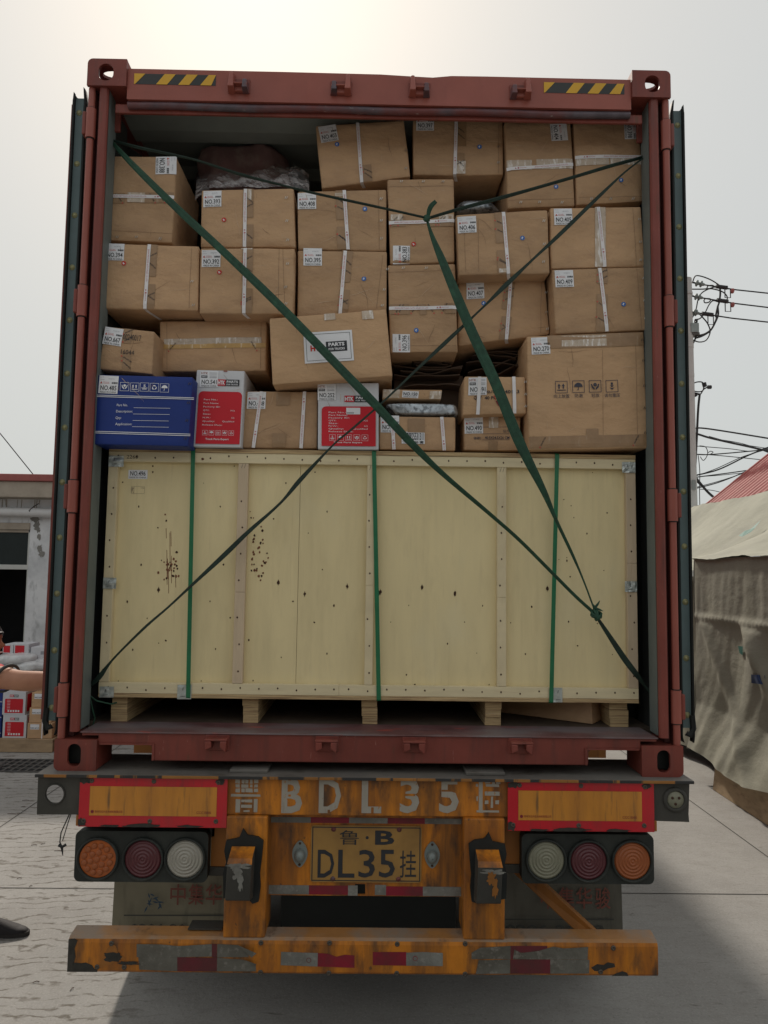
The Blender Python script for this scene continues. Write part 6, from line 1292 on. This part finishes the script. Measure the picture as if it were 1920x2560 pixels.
# ================================================================== right: tarpaulin shelter
ts = empty('tarpaulin_shelter', (4.2, 5, 0), 'drab beige canvas tarpaulin shelter draped in folds, right of the truck', 'canvas shelter')
TX = 3.33; yE = 4.72
def fold(y, z, sd_=0):
    t = max(0, (2.2-z)/2.2); band = math.exp(-((z-1.62)/.03)**2)
    sh = y+.10*noise.noise(Vector((y*1.5, z*1.6, 4)))
    up = .040*noise.noise(Vector((sh*4.2, z*.4, 3)))+.014*noise.noise(Vector((sh*11, z*.6, 6)))
    lo = .075*noise.noise(Vector(((sh+.35*z)*2.2, z*.4, 11)))+.014*noise.noise(Vector(((sh+.5*z)*7, z*.9, 13)))
    k = min(1, max(0, (1.66-z)/.12)); f = up*(1-k)*(.4+1.2*t)+lo*k
    f += .003*noise.noise(Vector((y*9, z*5, 8)))+.0015*noise.noise(Vector((y*25, z*25, 2)))
    for y1, w_, dp in ((2.9, .12, .07), (3.75, .10, .04), (1.9, .12, .05)):
        dg = ((y-y1)-(z-.55)*.75)/w_; f -= dp*math.exp(-dg*dg)*k
    low = max(0, (.75-z)/.6); f -= .16*low+.035*low*noise.noise(Vector((y*3, z*4, 5)))
    return f*(1-.5*band)-.02*band+.006*band*math.sin(y*90)
b = MB(); 
def hem(y): return .30+.05*math.sin(y*3)-.03*(y-3)
b.grid(lambda u, v: (lambda y: (lambda z: Vector((TX+.0+fold(y, z)*.9*(1 if v > 0 else 1)*min(1, (1-v)*14+.0), y, z)))(hem(y)+(2.21+.0*(y-3)-hem(y))*v))(1.0+(yE-1.0)*u), 150, 90, 'canvas'); b.build('side_sheet', ts)
b = MB(); b.grid(lambda u, v: Vector((TX+.28+.04*math.sin(u*12)+.9*0, yE+.02+u*3.2, .12+.02*math.sin(u*9)+(1.98-.12)*v-.0*u))+Vector((fold(yE+u*3.2, .3+v*1.7)*.7, 0, 0)), 80, 50, 'canvas'); b.build('rear_side_sheet', ts)
b = MB(); b.grid(lambda u, v: Vector((TX+fold(yE, .3+1.9*v)*.9*min(1, (1-v)*14)+u*.5, yE+.01+.02*math.sin(v*9), .28+1.92*v)), 6, 40, 'canvas'); b.build('end_flap', ts)
b = MB(); b.box(TX+.15, TX+.33, yE+.03, 8, 1.98, 2.03, 'canvas_dark'); b.build('side_pole', ts)
b = MB()
def rf(u, v):
    y = .8+u*8.2; x = TX-.03+v*1.75; sag = -.16*math.sin(v*3.14)-.05*math.sin(u*21+v*3)*v*(1-v)*3+.03*noise.noise(Vector((y*1.5, v*3, 2)))
    base = 2.215 if y < yE+.4 else 2.215-.0; off = .30 if y > yE+.02 else 0
    return Vector((x+off*(1-v), y, base+.92*v+sag+.012*noise.noise(Vector((y*7, v*9, 4)))-(.12*(1-v) if y > yE+.02 else 0)))
b.grid(rf, 140, 30, 'canvas'); b.build('roof_sheet', ts)
b = MB(); b.grid(lambda u, v: rf(u, 1)+Vector((v*1.7, 0, -.95*v-.1*math.sin(v*3))), 60, 10, 'canvas'); b.build('roof_sheet', ts)
b = MB(); b.tube([(5.08, .8, 3.06), (5.08, 9, 3.06)], .03, 'iron', 8); b.build('ridge_pole', ts)
for (x, y) in ((5.08, 1.2), (5.08, 8.6), (TX+.25, 8.6), (TX+.3, 1.1)): b = MB(); b.tube([(x, y, 0), (x, y, 3.04 if x > 5 else 2.0)], .025, 'iron', 8); b.build('tent_pole', ts)
def canvaspatch(name, pts, m_, f):
    b = MB()
    if len(pts) == 4:
        q = [Vector((*p, 0)) for p in pts]; b.grid(lambda u, v: f(*((q[0]*(1-u)+q[1]*u)*(1-v)+(q[3]*(1-u)+q[2]*u)*v).xy), 12, 10, m_)
    else: v = [f(*p) for p in pts]; b.add(v, [tuple(range(len(v)))], m_)
    b.build(name, ts)
def onside(x, y):
    d = ray(x, y); t = (TX-.03-CAM_POS.x)/d.x; p = CAM_POS+d*t
    for _ in range(6): t = (TX+fold(p.y, p.z)*.9-.012-CAM_POS.x)/d.x; p = CAM_POS+d*t
    return p+Vector((-.006, 0, 0))
zN = z_(1620, 1350, 2.95); zO = z_(1620, 650, 2.95)
canvaspatch('blue_patch', [zN(765, 992), zN(868, 997), zN(872, 1068), zN(768, 1055)], 'patch_blue', onside)
canvaspatch('green_patch', [zN(668, 782), zN(705, 785), zN(702, 850), zN(680, 835)], 'patch_green', onside)
def onroof(x, y):   # walk the ray until it meets the roof sheet
    d = ray(x, y).normalized(); best = None
    for i in range(400):
        p = CAM_POS+d*(4+i*.02); v = (p.x-TX+.03)/1.75
        if 0 <= v <= 1:
            q = rf(max(0, min(1, (p.y-.8)/8.2)), v)
            if p.z < q.z: break
            best = p
    return (best or CAM_POS+d*6)+Vector((-.01, 0, .02))
canvaspatch('green_tear', [zO(675, 2045), zO(720, 2010), zO(760, 1998), zO(840, 1928), zO(800, 1985), zO(765, 2020), zO(700, 2055)], 'patch_green', onroof)
# black block added under the tarpaulin: stands in for shade and hides the sky
b = MB(); b.box(4.0, 5.6, 1.2, 8.4, .0, 1.7, 'shade_black'); o = b.build('hem_shade', None, loc=(4.8, 4.8, 0)); prop(o, 'black block added for the shade under the canvas shelter, seen below its hem', 'shade block')
# boards leaning below the hem
bo = MB(); a = G(1781, 1990); c = G(1960, 2097)
bo.hexa([(3.25, 2.6, .004), (3.27, 4.28, .004), (3.30, 4.24, .42), (3.28, 2.6, .44)], [(3.275, 2.6, .004), (3.295, 4.28, .004), (3.325, 4.24, .42), (3.305, 2.6, .44)], 'board_wood')
o = bo.build('plywood_board', None, loc=(3.27, 3.4, 0)); prop(o, 'weathered plywood board standing on the ground under the canvas hem', 'board')
# red corrugated roof of the house behind
hs = empty('red_roofed_house', (9.4, 8, 0), 'house with a red corrugated sheet roof behind the canvas shelter', 'building')
b = MB(); n = 110; y0_, y1_ = 2.0, 12.3
def rz(y): t = (y*5.2) % 1; return .045*max(0, math.sin(t*2*math.pi))**.6
v = []
ex, ez, rx_, rzz = 6.45, 3.16, 10.2, 6.15
for i in range(4*n+1):
    y = y0_+(y1_-y0_)*i/(4*n); h = rz(y); v += [(ex, y, ez+h), ((ex+rx_)/2, y, (ez+rzz)/2+h), (rx_, y, rzz+h)]
b.add(v, [(3*i+j, 3*i+j+1, 3*i+j+4, 3*i+j+3) for i in range(4*n) for j in (0, 1)], 'roof_red', True)
v = [(2*rx_-p[0], p[1], p[2]) for p in v]; b.add(v, [(3*i+j, 3*i+j+1, 3*i+j+4, 3*i+j+3) for i in range(4*n) for j in (0, 1)], 'roof_red', True); b.build('roof', hs)
b = MB(); b.box(6.6, 13.8, 2.2, 12.1, 0, 3.1, 'concrete_wall'); b.add([(6.6, 12.1, 3.1), (13.8, 12.1, 3.1), (10.2, 12.1, 6.0), (6.6, 2.2, 3.1), (13.8, 2.2, 3.1), (10.2, 2.2, 6.0)], [(0, 1, 2), (3, 5, 4)], 'concrete_wall'); b.build('wall', hs)
b = MB(); b.tube([(ex, y1_+.02, ez), (rx_, y1_+.02, rzz+.03)], .04, 'roof_red', 8); b.build('verge_cap', hs)
b = MB()
for k in range(10): b.box(6.38, 6.5, 8.6+k*.36, 8.6+k*.36+.34, 3.02, 3.155+.02*(k % 2), 'brick_grey')
b.build('eave_bricks', hs)

# ---- utility pole
PYY = 14.0
def U(x, y, dy=0): return P(x, y, PYY+dy)
up = empty('utility_pole', (U(1716, 1300).x, PYY, 0), 'pale concrete utility pole with insulators and looping black cables, behind the right container door', 'utility pole')
t_ = U(1717, 697); pxx = t_.x-.02
b = MB(); b.tube([(pxx-.03, PYY, 0), (pxx-.03, PYY, 3), (pxx-.01, PYY, 6), (pxx, PYY, t_.z)], [.20, .18, .15, .125], 'pole_concrete', 16); b.build('pole_shaft', up)
for y in (735, 862, 868, 940): q = U(1717, y); b = MB(); b.tube([(pxx-.01, PYY, q.z-.03), (pxx-.01, PYY, q.z+.03)], .15, 'pole_concrete', 16); b.build('pole_band', up)
def ins(x0, y0, x1, y1):
    a = U(x0, y0); c = U(x1, y1); d = (c-a).normalized(); b = MB(); L_ = (c-a).length
    b.tube([a, c], .02, 'cable', 6)
    for t in (.25, .6): b.lathe(a+d*L_*t, d, [(.02, 0), (.075, .03), (.08, .05), (.04, .07), (.03, .12)], 'porcelain', 12)
    b.build('insulator', up)
ins(*zO(325, 165), *zO(415, 182)); ins(*zO(325, 265), *zO(392, 278)); ins(*zO(322, 383), *zO(355, 390))
def cab(b, pts, r=.014, f=zO, dy=0, m_='cable', kk=6): b.tube([Vector(p) for p in cat([tuple(U(*f(*p), dy)) for p in pts], kk)], r, m_, 6)
for pts in ([(330, 160), (350, 118), (400, 122), (470, 150), (530, 190), (540, 205)], [(325, 215), (400, 215), (470, 212), (550, 235), (585, 275), (570, 305), (545, 308)], [(545, 200), (530, 195), (470, 205), (400, 240), (370, 290), (355, 360), (330, 420), (300, 450)],
            [(530, 198), (533, 250), (525, 310), (515, 345), (518, 400), (500, 450), (460, 520), (400, 560), (355, 575)], [(515, 340), (500, 410), (505, 430), (470, 505), (420, 545), (355, 560)], [(522, 310), (480, 300), (450, 330), (420, 390), (385, 430), (358, 438)],
            [(360, 380), (400, 420), (440, 470), (458, 530), (430, 590), (380, 605), (330, 590)], [(435, 205), (445, 190), (480, 188), (475, 205), (440, 215), (435, 205)], [(412, 298), (425, 285), (460, 288), (450, 310), (420, 315), (412, 298)],
            [(300, 735), (325, 770), (335, 830), (328, 900), (318, 940), (345, 905), (395, 900), (412, 925), (405, 960), (380, 972), (335, 965), (315, 940)], [(310, 975), (345, 985), (385, 990), (410, 955), (440, 938), (462, 936)]):
    b = MB(); cab(b, pts, .022 if pts[0][0] in (530, 515) else .015); b.build('cable_loop', up)
b = MB(); cab(b, [(310, 975), (385, 992)], .024, kk=1); cab(b, [(382, 985), (370, 1100), (360, 1300), (345, 1600), (335, 1750), (328, 1895)], .026); b.build('black_conduit', up)
b = MB(); cab(b, [(350, 480), (356, 438)], .04, kk=1); cab(b, [(412, 905), (420, 935)], .05, kk=1); cab(b, [(440, 938), (466, 937)], .045, kk=1); cab(b, [(310, 1025), (335, 1008), (360, 995)], .03, kk=1); b.build('cable_sleeves', up)
b = MB(); q = U(*zO(300, 545)); c = U(*zO(355, 480)); b.box(q.x, c.x, PYY-.15, PYY+.15, q.z, c.z, 'lamp_grey'); q = U(*zO(300, 560)); c = U(*zO(365, 545)); b.box(q.x, c.x, PYY-.12, PYY+.12, q.z, c.z, 'iron')
cab(b, [(362, 545), (345, 590), (322, 635)], .02, kk=1); b.build('switch_box', up)
q = U(*zO(295, 845)); c = U(*zO(335, 825)); b = MB(); b.tube([q, Vector((c.x, c.y, q.z))], .05, 'porcelain', 10); b.build('insulator', up)
b = MB(); q = U(*zO(300, 1700)); c = U(*zO(325, 1630)); b.box(q.x, c.x, PYY-.2, PYY+.1, q.z, c.z, 'lamp_grey'); b.build('meter_box', up)
# three upper lines with clamps
far = Vector((30, 9, 0))
for nm, (a, c), cl in (('topmost', ((410, 182), (885, 245)), (540, 585, 622)), ('middle', ((390, 278), (885, 350)), (545, 587, 624)), ('lowest', ((350, 388), (885, 458)), (435, 460, 505))):
    pa = U(*zO(*a)); pc = U(*zO(*c)); d = pc-pa; ob = empty('power_line', pa, nm+' of the three thin power lines running right from the pole', 'power line', 'power lines from the pole')
    b = MB(); b.tube([pa, pa+d*.5+Vector((0, 0, -.02)), pc, pc+d*4+Vector((0, 0, .9)), pc+d*9+Vector((0, 0, 4.5))], .016, 'cable', 6); b.build('wire', ob)
    tt = lambda x: pa+d*((x-a[0])/(c[0]-a[0]))
    b = MB(); b.tube([tt(cl[0])-d.normalized()*.12, tt(cl[0])+d.normalized()*.14], .05, 'cable', 8); b.build('clamp', ob)
    b = MB(); q = tt(cl[1]); b.tube([q+Vector((-.06, 0, -.03)), q+Vector((-.06, 0, -.24)), q+Vector((.07, 0, -.24)), q+Vector((.07, 0, -.03)), q+Vector((-.06, 0, -.03))], .013, 'cable', 6); b.build('stirrup', ob)
    if cl[2] != 505: b = MB(); q = tt(cl[2]); b.lathe(q+Vector((-.06, 0, -.06)), (1, 0, 0), [(0, 0), (.06, .03), (.06, .08), (0, .11)], 'fascia', 10); b.build('disc_marker', ob)
# lower tangle
for i, (nm, pts, r) in enumerate((('thick black cable, the upper of two running low behind the canvas shelter', [(310, 1280), (345, 1245), (400, 1240), (560, 1262), (885, 1315)], .020), ('thick bundled cable just under the upper thick cable', [(310, 1285), (360, 1283), (450, 1310), (600, 1345), (760, 1380), (885, 1410)], .024))):
    b = MB(); pp = [U(*zO(*p)) for p in pts]; e2 = pp[-1]+(pp[-1]-pp[-2])*6+Vector((0, 0, .8)); b.tube([Vector(p) for p in cat([tuple(p) for p in pp], 6)]+[e2], r, 'cable', 6); o = b.build('cable', None, loc=pp[0]); prop(o, nm, 'cable')
rn = random.Random(4)
low = [[(310, 1430), (500, 1440), (885, 1478)], [(310, 1425), (450, 1435), (885, 1398)], [(330, 1600), (500, 1540), (700, 1450), (885, 1395)], [(340, 1590), (520, 1545), (740, 1440), (885, 1385)], [(330, 1605), (600, 1570), (885, 1530)], [(330, 1690), (520, 1640), (720, 1560), (885, 1480)], [(340, 1680), (560, 1620), (885, 1510)], [(330, 1370), (600, 1392), (760, 1410), (885, 1380)], [(450, 1300), (640, 1350), (885, 1390)], [(500, 1320), (700, 1355), (885, 1420)], [(380, 1690), (480, 1700), (600, 1730)], [(340, 1600), (500, 1590), (720, 1572), (885, 1590)]]
for i, pts in enumerate(low):
    b = MB(); dy = .15*i; pp = [U(*zO(*p), dy) for p in pts]; e2 = [pp[-1]+(pp[-1]-pp[-2])*4] if i != 10 else []
    b.tube([Vector(p) for p in cat([tuple(p) for p in pp], 6)]+e2, rn.choice((.010, .014, .018)) if i < 8 else .009, 'cable', 5); o = b.build('cable', None, loc=pp[0]); prop(o, 'thin black cable in the low tangle crossing behind the canvas shelter', 'cable', 'low tangle of thin cables')
b = MB(); cab(b, [(310, 1550), (380, 1640), (450, 1720), (525, 1780)], .028); cab(b, [(315, 1590), (390, 1660), (460, 1725), (528, 1782)], .02); b.F = None
o = b.build('cable', None, loc=U(*zO(310, 1550))); prop(o, 'paired thick cables dropping from the pole to the red roof', 'cable')
for k, pts in enumerate(([(310, 1230), (325, 1240), (318, 1290), (335, 1340), (328, 1390)], [(370, 1440), (382, 1560), (380, 1700), (384, 1870)], [(310, 1715), (350, 1790), (392, 1870)], [(380, 1370), (425, 1380), (440, 1430), (410, 1478), (385, 1450)], [(440, 1425), (460, 1410), (480, 1418), (460, 1432)])):
    b = MB(); cab(b, pts, .009); b.build('loose_wire', up)

# ================================================================== the person at the left edge, pushing the door
pe = empty('person', (-2.24, 1.22, 0), 'person in a red sleeveless top with one arm stretched to the open door', 'person')
def skin(name, nodes, edges, m_, parent, sub=2):
    me = bpy.data.meshes.new(name); org = Vector((0, 0, 0)); p = parent
    while p is not None: org += p.location; p = p.parent
    me.from_pydata([Vector(n[0])-org for n in nodes], edges, []); me.materials.append(MAT[m_])
    o = bpy.data.objects.new(name, me); COL.objects.link(o); o.parent = parent
    sk = o.modifiers.new('skin', 'SKIN'); sv = me.skin_vertices[0].data if me.skin_vertices else None
    if sv is None:
        bm = bmesh.new(); bm.from_mesh(me); bm.verts.layers.skin.verify(); bm.to_mesh(me); bm.free(); sv = me.skin_vertices[0].data
    for i, n in enumerate(nodes): r_ = n[1]; sv[i].radius = (r_, r_) if not isinstance(r_, tuple) else r_; sv[i].use_root = (i == 0)
    sk.use_smooth_shade = True
    s_ = o.modifiers.new('sub', 'SUBSURF'); s_.levels = sub; s_.render_levels = sub; return o
import bmesh
hx, hy = -2.185, 1.20
# pelvis 0 ... body in one continuous surface
Nn = [((hx-.09, hy, .92), (.15, .12)), ((hx-.09, hy, 1.08), (.14, .11)), ((hx-.06, hy, 1.27), (.155, .12)), ((hx-.02, hy, 1.40), (.13, .10)), ((hx+.02, hy, 1.49), .055), ((hx+.04, hy, 1.56), .055),
      ((hx+.10, hy-.16, 1.455), .070), ((hx+.22, hy-.27, 1.465), .069), ((hx+.32, hy-.33, 1.472), .062), ((hx+.40, hy-.36, 1.464), .053), ((hx+.46, hy-.37, 1.460), .057), ((hx+.59, hy-.36, 1.468), .044), ((hx+.67, hy-.34, 1.478), .030), ((hx+.73, hy-.33, 1.49), (.036, .020)), ((hx+.78, hy-.32, 1.51), (.034, .016)),
      ((hx-.05, hy+.17, 1.41), .062), ((hx-.12, hy+.25, 1.25), .05), ((hx-.19, hy+.27, 1.06), .042), ((hx-.22, hy+.26, .88), .032), ((hx-.22, hy+.25, .81), (.034, .018)),
      ((hx-.06, hy-.10, .86), .095), ((hx-.02, hy-.11, .50), .062), ((hx-.06, hy-.11, .11), .040), ((hx-.06, hy+.10, .86), .095), ((hx-.01, hy+.12, .50), .062), ((hx+.03, hy+.14, .11), .040)]
Ne = [(0, 1), (1, 2), (2, 3), (3, 4), (4, 5), (3, 6), (6, 7), (7, 8), (8, 9), (9, 10), (10, 11), (11, 12), (12, 13), (13, 14), (3, 15), (15, 16), (16, 17), (17, 18), (18, 19), (0, 20), (20, 21), (21, 22), (0, 23), (23, 24), (24, 25)]
# five fingers and thumb roots on each palm
def fingers(pi, d, up_, side, ln=1.0):
    base = Vector(Nn[pi][0])
    for k, (o_, l_) in enumerate(((-.026, .060), (-.009, .072), (.009, .068), (.026, .054))):
        i0 = len(Nn); a = base+side*o_+d*.018
        Nn.append((tuple(a), .0095)); Nn.append((tuple(a+d*l_*.5+up_*.006), .0085)); Nn.append((tuple(a+d*l_+up_*.022), .0072)); Ne.extend([(pi, i0), (i0, i0+1), (i0+1, i0+2)])
    i0 = len(Nn); a = base-d*.03-side*.035; Nn.append((tuple(a), .011)); Nn.append((tuple(a-side*.022+d*.03), .0095)); Ne.extend([(pi-1, i0), (i0, i0+1)])
fingers(14, Vector((.25, .1, .96)).normalized(), Vector((.3, 0, 0)).normalized(), Vector((0, 1, -.1)).normalized())
fingers(19, Vector((.1, 0, -1)).normalized(), Vector((-.3, 0, -.2)).normalized(), Vector((0, 1, 0)))
skin('body', Nn, Ne, 'skin', pe)
bod = pe.children[0]
# head: one sculpted surface (profile towards +X)
hc = Vector((hx+.045, hy, 1.620)); b = MB()
def headf(u, v):
    th = 2*math.pi*u; ph = math.pi*(v-.5); x = math.cos(ph)*math.cos(th); y = math.cos(ph)*math.sin(th); z = math.sin(ph)
    X = x*.094; Y_ = y*.074; Z = z*.118
    if x > 0:
        s_ = x*max(0, 1-abs(y)*1.6)
        X += .020*math.exp(-((z+.18)/.13)**2)*math.exp(-(y/.16)**2)*s_*1.4      # nose
        X += .008*math.exp(-((z+.52)/.10)**2)*math.exp(-(y/.35)**2)             # lips
        X += .012*math.exp(-((z+.85)/.18)**2)                                     # chin
        X -= .010*math.exp(-((z-.05)/.10)**2)*math.exp(-((abs(y)-.35)/.16)**2)   # eye sockets
        X += .004*math.exp(-((z-.22)/.08)**2)
    if z < -.2: Y_ *= 1-.30*(-z-.2); X = X if x > 0 else X*(1-.25*(-z-.2))
    return hc+Vector((X, Y_, Z))
b.grid(headf, 64, 44, 'skin'); 
for s in (-1, 1):
    b.lathe(hc+Vector((-.005, s*.070, -.005)), (0, s, 0), [(.026, 0), (.030, .010), (.022, .014), (.012, .008), (0, .006)], 'skin', 16)
hd_ = b.build('head', pe)
b = MB()
for s in (-1, 1):
    b.lathe(hc+Vector((.072, s*.030, .005)), (1, 0, 0), [(.012, 0), (.010, .006), (.005, .009), (0, .010)], 'eye_white', 14); b.lathe(hc+Vector((.0815, s*.030, .005)), (1, 0, 0), [(.005, 0), (.003, .0015), (0, .002)], 'hair', 10)
b.build('eyes', pe)
b = MB()
for s in (-1, 1): b.tube([hc+Vector((.088, s*.014, .028)), hc+Vector((.086, s*.030, .032)), hc+Vector((.074, s*.048, .027))], .004, 'hair', 6)
b.tube([hc+Vector((.093, -.02, -.062)), hc+Vector((.101, 0, -.060)), hc+Vector((.093, .02, -.062))], .0045, 'lips', 6); b.build('brows_and_mouth', pe)
b = MB()
def hairf(u, v):
    th = 2*math.pi*u; ph = math.pi/2*(1-v*1.28); x = math.cos(ph)*math.cos(th); y = math.cos(ph)*math.sin(th); z = math.sin(ph)
    if x > .2 and z < .42: k = .42-z; z = .42-.15*k; 
    r_ = 1.08+.05*noise.noise(Vector((x*9, y*9, z*9))); return hc+Vector((x*.095*r_-.003, y*.077*r_, z*.118*r_))
b.grid(hairf, 60, 30, 'hair'); b.build('hair', pe)
# clothes
skin('sleeveless_top', [((hx-.09, hy, .90), (.165, .135)), ((hx-.09, hy, 1.06), (.158, .126)), ((hx-.06, hy, 1.26), (.170, .134)), ((hx-.02, hy, 1.405), (.140, .112)), ((hx+.10, hy-.16, 1.455), .082), ((hx+.315, hy-.32, 1.470), .077), ((hx-.02, hy+.15, 1.42), .075)], [(0, 1), (1, 2), (2, 3), (3, 4), (4, 5), (3, 6)], 'cloth_red', pe)
b = MB(); c0 = Vector((hx+.345, hy-.334, 1.468)); ax = Vector((.88, -.38, -.30)).normalized(); b.lathe(c0-ax*.010, ax, [(.070, -.002), (.076, 0), (.077, .009), (.071, .012), (.062, .011)], 'cloth_grey', 28); b.build('sleeve_trim', pe)
skin('trousers', [((hx-.09, hy, .95), (.168, .138)), ((hx-.06, hy-.10, .84), .112), ((hx-.03, hy-.11, .50), .080), ((hx-.07, hy-.11, .13), .068), ((hx-.06, hy+.10, .84), .112), ((hx-.01, hy+.12, .50), .080), ((hx+.02, hy+.14, .13), .066)], [(0, 1), (1, 2), (2, 3), (0, 4), (4, 5), (5, 6)], 'trousers', pe)
def shoe(cx, cy):
    d = bpy.data.objects.new('shoe', None); COL.objects.link(d); d.parent = pe; d.location = Vector((cx, cy, 0))-pe.location
    def half(x): t = (x+.13)/.27; return .036+.014*math.sin(min(1, max(0, t))*3.14)**.5 if t < .98 else .03
    b = MB()
    def up_(u, v):
        x = -.125+.265*u; e_ = 1 if u < .72 else math.sqrt(max(0, 1-((u-.72)/.28)**2)); e2 = math.sqrt(min(1, u/.08)); w_ = (.038+.010*math.sin(u*3.14))*e_*e2
        h = (.088 if u < .35 else .088-.040*min(1, (u-.35)/.45))*(.35+.65*e_)*(.6+.4*e2)
        a = math.pi*v; return Vector((cx+x, cy-math.cos(a)*w_, .022+math.sin(a)**.75*(h-.022)))
    b.grid(up_, 30, 16, 'shoe_dark'); b.build('upper', d)
    b = MB(); pts = []
    for k in range(40):
        a = 2*math.pi*k/40; x = math.cos(a); y = math.sin(a); pts.append((cx+.008+x*.136, cy+math.copysign(abs(y)**.8, y)*(.047 if x > 0 else .042)))
    b.prism([pts], XY, .002, .024, 'shoe_sole'); b.build('sole', d, bevel=.004)
shoe(-2.020, 1.35); shoe(-2.23, 1.09)
SC.cycles.max_bounces = 8
SC.cycles.use_denoising = True

# ================================================================== wall added out of view behind the camera to darken the lower scene
sh = empty('light_blocker', (0, -11, 0), 'plain grey warehouse wall across the yard, behind the photographer', 'building')
b = MB(); b.box(-16, 16, -11.0, -10.0, 0, 3.9, 'blocker_wall'); b.build('wall', sh)
b = MB(); b.box(-16.3, 16.3, -13, -9.7, 3.901, 4.05, 'roof_red'); b.build('roof', sh)

# bits of straw and twig on the yard
for i, (x, y, l_, a) in enumerate(((200, 470, .10, 5), (180, 520, .06, 10), (90, 575, .12, -4), (265, 818, .07, 8), (335, 808, .06, 60), (450, 862, .08, 2), (150, 1077, .05, 12), (240, 1137, .03, 50), (280, 1885, .05, 20), (560, 1940, .04, 70))):
    p = G(x/3.115, 1850+y/3.115, .004); b = MB(); d = Vector((math.cos(R(a)), math.sin(R(a)), 0)); b.tube([p-d*l_*.3, p+Vector((0, .006, .002)), p+d*l_*.3], .002, 'knot', 5)
    o = b.build('twig', None, loc=p); prop(o, 'small dry twig lying on the concrete left of the truck', 'twig', 'twigs on the concrete')
